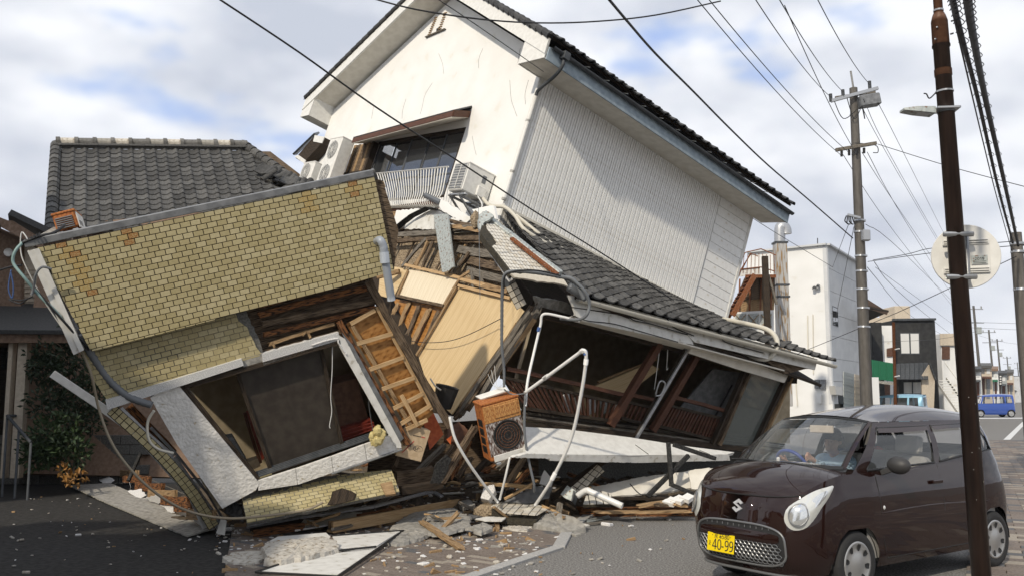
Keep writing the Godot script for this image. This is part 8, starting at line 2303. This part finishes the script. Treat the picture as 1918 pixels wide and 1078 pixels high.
func make_debris():
	var beige := [M.tile0, M.tile1, M.tile2, M.tile3, M.tile4]
	# heap of crushed stuff under the house
	var heap := st_new()
	var nz := FastNoiseLite.new()
	nz.seed = 3
	nz.frequency = 0.9
	var outline := PackedVector2Array()
	for q in [[300, 985], [440, 985], [640, 990], [860, 975], [1060, 968], [1300, 950], [1500, 930], [1560, 870], [1150, 840], [700, 850], [430, 880], [300, 940]]: outline.append(Vector2(gnd(q[0], q[1]).x, gnd(q[0], q[1]).z))
	var hgt := func(x: float, z: float) -> float:
		var p := Vector2(x, z)
		var d := 9.0
		for k in outline.size():
			var c := Geometry2D.get_closest_point_to_segment(p, outline[k], outline[(k + 1) % outline.size()])
			d = minf(d, c.distance_to(p))
		if not Geometry2D.is_point_in_polygon(p, outline): return -0.05
		return minf(0.34, d * 0.42) * (0.75 + nz.get_noise_2d(x * 2, z * 2) * 0.6) + nz.get_noise_2d(x * 9, z * 9) * 0.05
	var x0 := -5.5
	var z0 := -19.5
	for i in 118:
		for j in 88:
			var x := x0 + i * 0.11
			var z := z0 + j * 0.11
			var q := []
			var any := false
			for e in [[0, 0], [1, 0], [1, 1], [0, 1]]:
				var xx: float = x + e[0] * 0.11
				var zz: float = z + e[1] * 0.11
				var y: float = hgt.call(xx, zz)
				if y > 0: any = true
				q.append(Vector3(xx, y, zz))
			if any: quad(heap, q[0], q[1], q[2], q[3])
	var ho := inst(self, "rubble", done(heap), M.soil, Transform3D())
	tag(ho, "earth and crushed plaster spread under the collapsed house", "rubble")
	ho.set_meta("kind", "stuff")
	# chips scattered over road and pavers
	var chips := {}
	for m in [M.rubble_pale, M.paper, M.wood_tan, M.concrete]: chips[m] = st_new()
	for k in 3600:
		var px := rng.randf_range(20, 1290)
		var py := 930.0 + 146.0 * pow(rng.randf(), 1.7)
		var keepp := 0.1 if px < 400 else 1.0 if px < 1020 else 0.1
		if py > 1030: keepp *= 0.35
		if rng.randf() > keepp: continue
		var p := gnd(px, py, 0.012)
		if px > 380: p.y += maxf(0.0, hgt.call(p.x, p.z))
		var s := rng.randf_range(0.008, 0.035) * (2.2 if rng.randf() < 0.08 else 1.0)
		if px < 420: s *= 0.6
		var mm: Material = chips.keys()[rng.randi() % 4]
		if mm == M.wood_tan and px > 420 and px < 960: s *= 2.6
		var bb := Basis(Vector3(rng.randfn(), rng.randfn(), rng.randfn()).normalized(), rng.randf() * 0.6) * Basis(Vector3.UP, rng.randf() * TAU)
		cbox(chips[mm], p, bb.x * s, bb.y * s * 0.35, bb.z * s * (rng.randf_range(0.4, 1.0) if mm != M.wood_tan else 0.16), s * 0.2)
	for m in chips:
		var o := inst(self, "plaster_chips", done(chips[m]), m, Transform3D())
		tag(o, "small chips of plaster and wood strewn over the ground", "rubble")
		o.set_meta("kind", "stuff")
	# beige tile slab lying before the sill
	var t := thing("fallen_tile_slab", "fallen slab of beige brick tiles leaning below the white window sill", "tile slab", gnd(600, 985))
	tile_piece(t, [at(462, 980, 11.0), at(748, 921, 11.7), at(733, 880, 12.1), at(590, 893, 11.85), at(520, 905, 11.65), at(451, 921, 11.5)], 0.1165, 0.0665, 0.010, 0.5, beige, M.mortar)
	piece("torn_felt", "torn brown-black roofing felt lying on the fallen tile slab", "felt", ats([[612, 945, 11.3], [622, 918, 11.35], [640, 912, 11.4], [668, 924, 11.4], [664, 934, 11.35], [640, 940, 11.3]]), 0.03, M.wood_dark, 0.03)
	piece("wood_block", "small plywood offcut with a nail plate on the tile slab", "offcut", ats([[712, 905, 11.7], [734, 902, 11.75], [741, 924, 11.6], [722, 928, 11.6]]), 0.04, M.wood_tan)
	lump(thing("clay_lump", "lump of broken clay on the corner of the tile slab", "lump", at(458, 920, 11.4)), "lump", at(458, 918, 11.42), Vector3(0.14, 0.12, 0.12), M.mud, 12)
	piece("black_sheet", "black sheet metal corner beside the roughcast pier", "sheet", ats([[418, 958, 11.4], [430, 930, 11.5], [452, 948, 11.4], [454, 975, 11.2]]), 0.01, M.felt_black)
	# metal edge trims
	for e in [[[462, 986, 0.10], [560, 968, 0.22], [700, 948, 0.3], [800, 922, 0.36], "long silver metal edge trim under the beige tile slab"], [[800, 922, 0.36], [812, 921, 0.36], [818, 924, 0.34], [828, 930, 0.30], "short bent end of the silver edge trim"]]:
		var tr := thing("edge_trim", e[4], "metal trim", gnd(e[0][0], e[0][1]))
		for k in 3: bar(tr, "trim_length", gnd(e[k][0], e[k][1], e[k][2]), gnd(e[k + 1][0], e[k + 1][1], e[k + 1][2]), 0.03, 0.06, M.aluminium, Vector3(0, 1, 0.4))
	tag(bar(self, "dark_beam", gnd(470, 990, 0.05), gnd(800, 938, 0.2), 0.07, 0.08, M.wood_dark), "dark square beam lying under the silver edge trim", "beam")
	# fresh timber channel
	var ch := thing("timber_channel", "new pale timber channel lying across the front of the rubble", "timber", gnd(720, 985))
	var ca := gnd(622, 996, 0.05)
	var cb := gnd(858, 950, 0.12)
	var cs := Vector3(0.05, 0, -0.14)
	timber(ch, "front_board", ca + Vector3(0, 0.06, 0), cb + Vector3(0, 0.06, 0), 0.14, 0.035, M.wood_fresh, Vector3.UP, 0.0, 0.003)
	timber(ch, "back_board", ca + cs + Vector3(-0.12, 0.06, 0), cb + cs + Vector3(0, 0.06, 0), 0.12, 0.035, M.wood_tan, Vector3.UP, 0.0, 0.003)
	timber(ch, "base_board", ca + cs * 0.5 + Vector3(-0.06, 0, 0), cb + cs * 0.5, 0.03, 0.15, M.wood_fresh, Vector3.UP, 0.0, 0.003)
	stick("broken_plank", "rotten red-brown plank end under the dark beam", "plank", gnd(470, 1000, 0.05), gnd(572, 984, 0.12), 0.09, 0.05, M.wood_rot)
	stick("broken_plank", "brown plank behind the fresh timber channel", "plank", gnd(668, 968, 0.15), gnd(752, 950, 0.2), 0.07, 0.06, M.wood_rot)
	piece("white_panel_offcut", "white painted panel offcut between the beam and the timber channel", "panel", gh([[552, 992, 0.08], [572, 970, 0.12], [672, 952, 0.17], [682, 966, 0.13], [630, 980, 0.1]]), 0.02, M.enamel)
	# framed white display board broken in two leaves
	var bd := thing("display_board", "broken white display board with black frame flat on the pavers", "board", gnd(620, 1050))
	slab(bd, "leaf", gh([[482, 1069, 0.045], [560, 1046, 0.05], [704, 1023, 0.06], [752, 994, 0.07], [632, 1076, 0.045]]), 0.015, M.board_white)
	slab(bd, "leaf", gh([[622, 1003, 0.08], [750, 994, 0.08], [706, 1021, 0.075], [636, 1028, 0.07]]), 0.015, M.board_white)
	for e in [[[478, 1071, 0.05], [632, 1079, 0.05]], [[632, 1079, 0.05], [756, 993, 0.075]], [[478, 1071, 0.05], [560, 1044, 0.055]], [[636, 1030, 0.08], [705, 1023, 0.08]], [[620, 1003, 0.085], [756, 993, 0.085]]]: bar(bd, "frame_edge", gnd(e[0][0], e[0][1], e[0][2]), gnd(e[1][0], e[1][1], e[1][2]), 0.022, 0.025, M.black)
	# plaster and concrete cakes
	cake("plaster_cake", "cracked pale plaster cake lying on the display board", "plaster", gh([[490, 1022, 0.14], [500, 1012, 0.15], [545, 1006, 0.16], [608, 1001, 0.17], [634, 1010, 0.15], [636, 1024, 0.12], [580, 1038, 0.11], [524, 1047, 0.11], [498, 1042, 0.12]]), 0.09, M.rubble_pale)
	cake("plaster_cake", "flat pale plaster cake beside the display board", "plaster", gh([[414, 1042, 0.05], [440, 1030, 0.06], [488, 1030, 0.07], [505, 1040, 0.06], [470, 1052, 0.05], [428, 1050, 0.05]]), 0.045, M.rubble_pale)
	piece("white_corrugated_sheet", "white ribbed sheet edge under the cracked plaster cake", "sheet", gh([[505, 1012, 0.06], [520, 1004, 0.08], [610, 996, 0.12], [618, 1004, 0.1], [560, 1010, 0.08]]), 0.02, M.enamel)
	for c in [[[690, 1010, 0.06], [740, 985, 0.08], [800, 978, 0.1], [820, 992, 0.09], [790, 1005, 0.07], [745, 1018, 0.05], "crumbled white render edge along the pavers"], [[730, 985, 0.10], [770, 955, 0.16], [850, 948, 0.18], [882, 965, 0.16], [880, 985, 0.12], [820, 998, 0.1], "broad broken render slab beside the fresh timber"], [[880, 985, 0.14], [905, 975, 0.16], [925, 985, 0.13], [900, 996, 0.1], "small broken render corner beside the short wood stub"]]:
		cake("render_slab", c[-1], "render slab", gh(c.slice(0, c.size() - 1)), 0.05, M.concrete)
	stick("broken_plank", "tan split plank pointing out over the pavers", "plank", gnd(788, 975, 0.16), gnd(866, 1028, 0.03), 0.035, 0.09, M.wood_tan, 0.12)
	stick("broken_plank", "thin white-painted lath on the render slab", "lath", gnd(795, 962, 0.2), gnd(822, 968, 0.2), 0.015, 0.02, M.wood_fresh, 0.02)
	for k in 9: lump(thing("plaster_lump", "fist-sized plaster lump loose on the paving", "lump", gnd(640 + (k * 97) % 380, 1012 + (k * 31) % 52), "loose plaster lumps on the paving"), "lump", gnd(640 + (k * 97) % 380, 1012 + (k * 31) % 52, 0.03), Vector3(0.12, 0.07, 0.09) * (0.5 + 0.1 * (k % 4)), M.rubble_pale, 400 + k, k)
	# white tiles and concrete in the middle
	var wt := thing("white_tile_slab", "broken slab of white mosaic tiles lying flat in the rubble", "tile slab", gnd(960, 972))
	tile_piece(wt, gh([[905, 938, 0.26], [1000, 945, 0.22], [1030, 952, 0.2], [1005, 975, 0.12], [935, 968, 0.16]]), 0.1, 0.1, 0.013, 0.0, [M.mosaic_warm, M.mosaic], M.grout_dark, 0.08)
	var bx := thing("broken_hollow_block", "broken hollow concrete channel with a dark open end", "concrete block", gnd(880, 970))
	slab(bx, "top", gh([[858, 938, 0.22], [878, 934, 0.24], [890, 944, 0.22], [868, 950, 0.2]]), 0.04, M.concrete, [], 0.03)
	slab(bx, "side", gh([[858, 938, 0.22], [868, 950, 0.2], [867, 968, 0.05], [858, 960, 0.05]]), 0.03, M.concrete, [], 0.03)
	slab(bx, "base", gh([[868, 968, 0.06], [940, 972, 0.08], [935, 962, 0.1], [870, 955, 0.08]]), 0.04, M.concrete, [], 0.03)
	lump(bx, "earth_fill", gnd(915, 957, 0.16), Vector3(0.5, 0.25, 0.35), M.mud, 55)
	cake("concrete_slab", "long tilted concrete kerb slab with torn fibre edge", "concrete slab", gh([[1000, 945, 0.22], [1075, 965, 0.2], [1100, 982, 0.1], [1082, 990, 0.06], [1060, 996, 0.03], [1000, 978, 0.1], [985, 965, 0.14]]), 0.09, M.concrete)
	cake("concrete_slab", "thin flat concrete sliver lying on the pavers", "concrete slab", gh([[935, 982, 0.05], [960, 977, 0.06], [998, 984, 0.05], [985, 992, 0.04], [955, 990, 0.04]]), 0.04, M.rubble_pale)
	stick("wood_stub", "short upright offcut of pale wood on the pavers", "offcut", gnd(929, 977, 0.06), gnd(932, 993, 0.03), 0.05, 0.05, M.wood_tan, 0.0)
	for k in 3: timber(wt, "torn_fibre", gnd(1025 + k * 14, 955 + k * 4, 0.2), gnd(1035 + k * 14, 964 + k * 4, 0.14), 0.02, 0.12, M.wood_tan, Vector3.UP, 0.08)
	var gp := thing("grey_pipe_length", "cut length of grey plastic pipe lying open end up in the rubble", "pipe", gnd(960, 978))
	var ps := st_new()
	var pa := gnd(992, 956, 0.2)
	var pd := (gnd(938, 974, 0.1) - pa)
	lathe_into(ps, Vector3.ZERO, pd.normalized(), [[0.0, 0.045], [0.0, 0.054], [pd.length(), 0.054], [pd.length(), 0.045], [0.0, 0.045]], 18)
	inst(gp, "pipe_wall", done(ps), M.pvc_cream, Transform3D(Basis(), pa))
	# upright and fallen strips of white tiles
	var us := thing("propped_tile_strip", "strip of white tiles propped up on broken timber", "tile strip", gnd(1070, 950))
	tile_piece(us, ats([[1064, 918, 13.2], [1080, 928, 13.1], [1132, 882, 13.3], [1120, 868, 13.4]]), 0.1, 0.1, 0.014, 0.0, [M.mosaic_warm], M.grout_dark)
	var fs := thing("flat_tile_piece", "square of white tiles lying behind the white pipe", "tile slab", gnd(1118, 948))
	tile_piece(fs, ats([[1092, 945, 13.0], [1142, 944, 13.0], [1146, 925, 13.3], [1104, 912, 13.5]]), 0.1, 0.1, 0.014, 0.0, [M.mosaic], M.grout_dark)
	stick("dark_rafter", "dark rafter behind the propped tile strip", "rafter", at(1030, 935, 13.5), at(1138, 858, 13.9), 0.06, 0.09, M.wood_dark)
	var ge := thing("gutter_elbow", "grey gutter end box beside the propped tile strip", "gutter", at(1060, 935, 13.0))
	slab(ge, "box_side", ats([[1050, 925, 13.0], [1062, 908, 13.0], [1078, 918, 12.95], [1072, 938, 12.9], [1058, 932, 12.95]]), 0.06, M.metal_pale)
	slab(ge, "box_end", ats([[1072, 938, 12.88], [1078, 918, 12.93], [1084, 925, 13.1], [1080, 945, 13.0]]), 0.02, M.gutter_dark)
	tube(thing("white_pipe_end", "short white plastic pipe with socket lying before the square of tiles", "pipe", gnd(1130, 945)), "pipe", [at(1082, 928, 12.9), at(1098, 918, 12.85), at(1110, 922, 12.8), at(1166, 947, 12.6)], 0.045, M.pvc, true, 10)
	piece("plaster_shard", "pointed white plaster shard standing in the dark gap", "shard", ats([[1010, 905, 13.5], [1022, 878, 13.6], [1036, 898, 13.6], [1034, 910, 13.5]]), 0.03, M.plaster, 0.02)
	piece("grey_shard", "grey shingle sheet tilted under the kinked white pipe", "sheet", ats([[945, 938, 13.0], [1000, 905, 13.2], [1034, 912, 13.3], [1030, 928, 13.1], [985, 940, 13.0]]), 0.03, M.metal_grey, 0.02)
	stick("pale_batten", "pale batten lying level behind the white tile slab", "batten", at(895, 906, 13.0), at(1000, 912, 13.2), 0.04, 0.05, M.wood_fresh)
	stick("pale_batten", "pale batten edging the grey shingle sheet", "batten", at(945, 934, 12.9), at(998, 904, 13.1), 0.03, 0.03, M.wood_fresh, 0.0)
	piece("white_sack", "crumpled white sack in the rubble beside the white hose", "sack", ats([[900, 932, 12.8], [906, 912, 12.9], [925, 906, 12.9], [928, 918, 12.85], [915, 935, 12.75]]), 0.12, M.paper, 0.03)
	# long rotten beam before the road
	var lb := thing("rotten_beam", "long orange-brown rotten beam lying along the road edge", "beam", gnd(1180, 962))
	timber(lb, "beam", gnd(1078, 958, 0.06), gnd(1330, 958, 0.06), 0.16, 0.14, M.wood_rot, Vector3.UP, 0.1, 0.012)
	timber(lb, "split_face", gnd(1100, 958, 0.13), gnd(1300, 957, 0.14), 0.03, 0.17, M.wood_tan, Vector3.UP, 0.15, 0.012)
	for k in 3: stick("loose_board", "loose brown board on the rotten beam beside the car", "board", at(1190 + k * 34, 948 - k * 3, 13.0), at(1262 + k * 14, 936 + k * 5, 13.2), 0.03, 0.1, [M.wood_tan, M.wood_old, M.wood_fresh][k], 0.08, "loose boards on the rotten beam")
	piece("grey_fascia_sheet", "large grey sheet lying slanted under the veranda's white board", "sheet", ats([[1106, 912, 13.6], [1200, 890, 13.9], [1330, 868, 14.2], [1400, 872, 14.4], [1390, 890, 14.0], [1250, 918, 13.6], [1140, 925, 13.4]]), 0.03, M.soffit, 0.02)
	piece("grey_fascia_sheet", "small grey sheet standing behind the black frame legs", "sheet", ats([[1290, 880, 13.8], [1330, 872, 13.8], [1330, 915, 13.5], [1296, 912, 13.5]]), 0.03, M.soffit, 0.02)
	var bf := thing("collapsed_trestle", "black steel frame legs splayed before the grey sheet", "trestle", gnd(1240, 945))
	for e in [[1212, 930, 13.3, 1290, 852, 13.7], [1252, 828, 13.6, 1258, 908, 13.4], [1254, 905, 13.4, 1300, 925, 13.3], [1262, 832, 13.6, 1340, 858, 13.9]]: bar(bf, "leg", at(e[0], e[1], e[2]), at(e[3], e[4], e[5]), 0.06, 0.06, M.felt_black)
	tube(bf, "loose_cable", ats([[1180, 905, 13.2], [1200, 925, 13.2], [1220, 922, 13.2], [1228, 910, 13.3]]), 0.008, M.cable_black)
	stick("dark_board", "dark board lying along the grey sheet's foot", "board", at(1140, 932, 13.2), at(1300, 935, 13.4), 0.03, 0.08, M.wood_dark)
	stick("dark_board", "grey-brown lath on the road before the concrete kerb slab", "board", gnd(1088, 982, 0.03), gnd(1146, 976, 0.03), 0.02, 0.06, M.wood_grey, 0.05)
	piece("glass_shard", "pale bent plastic strip on the road before the rotten beam", "shard", gh([[1098, 972, 0.03], [1140, 964, 0.04], [1144, 968, 0.03], [1100, 977, 0.02]]), 0.008, M.metal_pale)
	for k in 3: piece("white_plaster_piece", "white plaster piece between rotten beam and car", "plaster", ats([[1240 + k * 16, 938 - k * 4, 13.1], [1256 + k * 16, 928 - k * 3, 13.2], [1272 + k * 16, 934 - k * 3, 13.1], [1262 + k * 14, 942 - k * 3, 13.0]]), 0.06, M.plaster, 0.02, "white plaster pieces by the car")
	# boxes wedged by the stud
	var cbx := thing("cardboard_box", "brown cardboard box printed 50g wedged under the orange panel", "box", at(765, 860, 12.2))
	var q0 := at(766, 797, 12.1)
	var q1 := at(806, 806, 12.2)
	var q3 := at(740, 852, 12.05)
	slab(cbx, "carton", [q0, q1, at(788, 864, 12.15), q3], 0.22, M.cardboard)
	var ex := (q1 - q0).normalized()
	var ny := ex.cross(q3 - q0).normalized()
	if ny.dot(EYE - q0) < 0: ny = -ny
	var ey := ny.cross(ex).normalized()
	var bxf := Transform3D(Basis(ex, ey, ny), (q0 + at(788, 864, 12.15)) / 2 + ny * 0.002)
	lettering(cbx, "print", "50g", 0.05, bxf * Transform3D(Basis(), Vector3(0.06, -0.06, 0.001)), M.ink)
	lettering(cbx, "print", "BOX", 0.045, bxf * Transform3D(Basis(), Vector3(-0.10, -0.03, 0.001)), M.ink)
	var ov := st_new()
	var lp := []
	for k in 21: lp.append(Vector3(cos(TAU * k / 20) * 0.065 + 0.06, sin(TAU * k / 20) * 0.04 - 0.055, 0.001))
	tube_into(ov, lp, 0.003, 4)
	inst(cbx, "print_ring", done(ov), M.ink, bxf)
	inst(cbx, "print_band", box_mesh(Vector3(0.05, 0.012, 0.002), 0), M.ink_red, bxf * Transform3D(Basis(), Vector3(0.09, 0.11, 0.0)))
	inst(cbx, "print_band", box_mesh(Vector3(0.12, 0.008, 0.002), 0), M.ink, bxf * Transform3D(Basis(), Vector3(0.0, 0.11, 0.0)))
	for k in 7: inst(cbx, "print_hatch", box_mesh(Vector3(0.012, 0.05 + 0.01 * k, 0.002), 0), M.ink_red, bxf * Transform3D(Basis(Vector3.BACK, -0.6), Vector3(-0.13 + k * 0.013, -0.13 + k * 0.02, 0.0)))
	for k in 9: inst(cbx, "bar_code", box_mesh(Vector3(0.003 + 0.002 * (k % 3), 0.03, 0.002), 0), M.ink, bxf * Transform3D(Basis(), Vector3(0.03 + k * 0.011, -0.15, 0.0)))
	piece("orange_board", "bright orange-brown board behind the cardboard box", "board", ats([[788, 772, 12.5], [812, 768, 12.5], [832, 812, 12.5], [806, 842, 12.4], [800, 806, 12.4]]), 0.02, M.orange_board)
	piece("brown_carton", "small red-brown carton behind the white hose", "carton", ats([[838, 800, 12.6], [860, 788, 12.7], [880, 806, 12.7], [866, 830, 12.6], [840, 822, 12.5]]), 0.15, M.brown_panel, 0.02)
	piece("pink_paper", "salmon pink paper scrap beside the white hose", "paper", ats([[836, 822, 12.3], [846, 815, 12.3], [844, 832, 12.3]]), 0.01, M.orange_board)
	stick("standing_prop", "weathered prop leaning across the dark gap beside the carton", "prop", at(826, 905, 12.2), at(892, 795, 12.5), 0.07, 0.08, M.wood_old)
	piece("black_bag", "black rubber sheet hanging over the leaning prop", "sheet", ats([[806, 905, 12.1], [818, 868, 12.1], [838, 852, 12.15], [846, 858, 12.2], [830, 905, 12.15]]), 0.03, M.felt_black, 0.02)
	stick("dark_sleeper", "rough dark timber behind the beige tile slab", "timber", at(738, 898, 12.3), at(815, 885, 12.6), 0.2, 0.12, M.wood_old)
	stick("dark_sleeper", "second rough timber behind the silver edge trim", "timber", at(745, 918, 12.1), at(830, 905, 12.4), 0.1, 0.1, M.wood_dark)
	# splintered boards all through the heap
	for k in 90:
		var px := 480.0 + rng.randf() * 820
		var py := 905.0 + rng.randf() * 75 - (px - 480) * 0.04
		var p := gnd(px, py, 0.0)
		p.y = maxf(0.0, hgt.call(p.x, p.z)) + rng.randf_range(0.02, 0.12)
		var an := rng.randf_range(-0.7, 0.7) + (PI if k % 2 else 0.0)
		var d := Vector3(cos(an), rng.randf_range(-0.3, 0.45), sin(an)) * rng.randf_range(0.25, 0.85)
		stick("splintered_board", "splintered board in the rubble heap under the collapsed house", "board", p - d / 2, p + d / 2, rng.randf_range(0.02, 0.05), rng.randf_range(0.04, 0.12), [M.wood_old, M.wood_grey, M.wood_dark, M.wood_tan, M.wood_rot][k % 5], 0.1, "splintered boards in the rubble heap")
	for k in 30:
		var px := 440.0 + rng.randf() * 860
		var py := 915.0 + rng.randf() * 50
		var p := gnd(px, py, 0.0)
		p.y = maxf(0.0, hgt.call(p.x, p.z)) + 0.04
		tag(lump(self, "rubble_lump", p, Vector3(rng.randf_range(0.08, 0.3), rng.randf_range(0.06, 0.16), rng.randf_range(0.08, 0.25)), [M.rubble_pale, M.concrete, M.mud][k % 3], 500 + k, k), "broken lump of plaster in the rubble heap under the collapsed house", "lump", "lumps in the rubble heap")
	# flat sheets and boards flung out over the pavers
	for k in 66:
		var px := 560.0 + rng.randf() * 560
		var py := 940.0 + rng.randf() * 62
		var p := gnd(px, py, 0.0)
		p.y = maxf(0.0, hgt.call(p.x, p.z)) + 0.05 + rng.randf() * 0.09
		var an := rng.randf() * PI
		if k % 3 == 0:
			var q := []
			for e in 5: q.append(p + Vector3(cos(an + e * 1.25) * rng.randf_range(0.1, 0.28), rng.randf_range(-0.015, 0.03), sin(an + e * 1.25) * rng.randf_range(0.08, 0.2)))
			piece("broken_sheet", "broken sheet lying on the rubble edge before the house", "sheet", q, 0.015, [M.board_white, M.metal_grey, M.soffit, M.concrete][k % 4], 0.02, "broken sheets at the rubble edge")
		else:
			var d := Vector3(cos(an), rng.randf_range(0.05, 0.5) * (1.0 if k % 2 else -1.0), sin(an) * 0.7) * rng.randf_range(0.25, 0.7)
			p.y += absf(d.y) * 0.35
			stick("flung_board", "splintered board flung out onto the pavers", "board", p - d / 2, p + d / 2, 0.03, rng.randf_range(0.04, 0.1), [M.wood_tan, M.wood_grey, M.wood_old, M.wood_fresh][(k / 2) % 4], 0.1, "boards flung onto the pavers")
	# fallen eave on the left: grey sheets, red-brown battens, torn lining paper
	var fe := thing("fallen_eave", "fallen eave underside with grey sheets and red-brown battens left of the shop", "eave", gnd(260, 960))
	slab(fe, "sheet", gh([[128, 908, 0.05], [205, 905, 0.08], [300, 945, 0.08], [402, 990, 0.05], [350, 1003, 0.03], [200, 942, 0.03]]), 0.02, M.concrete, [], 0.02)
	slab(fe, "sheet", gh([[215, 830, 0.25], [290, 850, 0.4], [350, 925, 0.2], [270, 890, 0.15], [215, 855, 0.15]]), 0.02, M.concrete, [], 0.02)
	slab(fe, "sheet", gh([[125, 835, 0.2], [175, 825, 0.3], [200, 855, 0.3], [152, 862, 0.2]]), 0.02, M.concrete, [], 0.02)
	for k in 9:
		var x := 158.0 + k * 24
		var y := 858.0 + k * 13
		timber(fe, "batten", gnd(x, y, 0.2), gnd(x + 52, y + 2, 0.3), 0.13, 0.05, [M.wood_rot, M.wood_rot, M.wood_tan][k % 3], Vector3.UP, 0.03, 0.008)
	timber(fe, "edge_beam", gnd(150, 848, 0.15), gnd(180, 892, 0.1), 0.06, 0.08, M.wood_rot)
	for k in 7: slab(fe, "torn_paper", gh([[178 + k * 30, 893 + k * 13, 0.12], [200 + k * 30, 886 + k * 14, 0.2 + 0.05 * (k % 2)], [214 + k * 30, 898 + k * 14, 0.14], [198 + k * 30, 908 + k * 13, 0.06]]), 0.006, M.paper, [], 0.04)
	slab(fe, "torn_paper", gh([[205, 836, 0.4], [240, 828, 0.5], [275, 838, 0.5], [250, 850, 0.4]]), 0.02, M.paper, [], 0.05)
	tag(bar(self, "dark_strut", at(240, 900, 11.8), at(262, 850, 12.2), 0.04, 0.04, M.felt_black), "dark bent strut standing among the fallen battens", "strut")
	piece("bent_white_strip", "bent white plastic strip at the foot of the aluminium flashing", "strip", ats([[404, 998, 11.5], [414, 968, 11.55], [424, 975, 11.5], [420, 1002, 11.45]]), 0.01, M.enamel)

# ---------- house opposite, shown in the car's glass; two unseen buildings added left for shade ----------
func make_unseen_houses():
	var rows := [[-9.2, -7.0, 8.0, 3.7, 6.0, M.brick_cream, "low cream shop added out of view to shade the forecourt"], [-4.0, 11.0, 7.5, 7.0, 8.0, M.white_wall, "white two-storey house with balconies opposite the ruin"], [-15.6, -17.0, 8.0, 8.0, 7.0, M.grey_siding, "grey two-storey house added out of view to shade the neighbour"]]
	for r in rows:
		var t := thing("unseen_house", r[6], "house", Vector3(r[0], 0, r[1]), "houses on the opposite side")
		inst(t, "walls", box_mesh(Vector3(r[2], r[3], r[4]), 0.03), r[5], Transform3D(Basis(), Vector3(r[0], r[3] / 2, r[1] + r[4] / 2)))
		inst(t, "parapet", box_mesh(Vector3(r[2] + 0.3, 0.35, r[4] + 0.3), 0.03), M.rooftile1, Transform3D(Basis(), Vector3(r[0], r[3] + 0.15, r[1] + r[4] / 2)))
		for j in 2:
			for i in 3:
				var w := inst(t, "window", box_mesh(Vector3(1.5, 1.3, 0.08), 0.02), M.gutter_dark, Transform3D(Basis(), Vector3(r[0] + (i - 1) * 2.5, 1.5 + j * 2.9, r[1] - 0.03)))
				inst(w, "pane", box_mesh(Vector3(1.36, 1.16, 0.03), 0.0), M.window_glass, Transform3D(Basis(), Vector3(r[0] + (i - 1) * 2.5, 1.5 + j * 2.9, r[1] - 0.07)))
		for k in 24: inst(t, "balcony_bar", box_mesh(Vector3(0.04, 1.0, 0.04), 0.0), M.enamel, Transform3D(Basis(), Vector3(r[0] - r[2] / 2 + (k + 0.5) * r[2] / 24, 3.4, r[1] - 0.9)))
		inst(t, "balcony_slab", box_mesh(Vector3(r[2], 0.15, 1.0), 0.02), M.concrete, Transform3D(Basis(), Vector3(r[0], 2.85, r[1] - 0.5)))
		inst(t, "balcony_rail", box_mesh(Vector3(r[2], 0.06, 0.07), 0.01), M.enamel, Transform3D(Basis(), Vector3(r[0], 3.92, r[1] - 0.9)))
func _ready():
	make_world()
	make_materials()
	make_ground()
	make_upper_house()
	make_house_units()
	make_shop()
	make_left_bits()
	make_back_roof()
	make_middle()
	make_veranda()
	make_neighbour()
	make_white_building()
	make_far_street()
	make_poles()
	make_wires()
	make_cars()
	make_debris()
	make_unseen_houses()
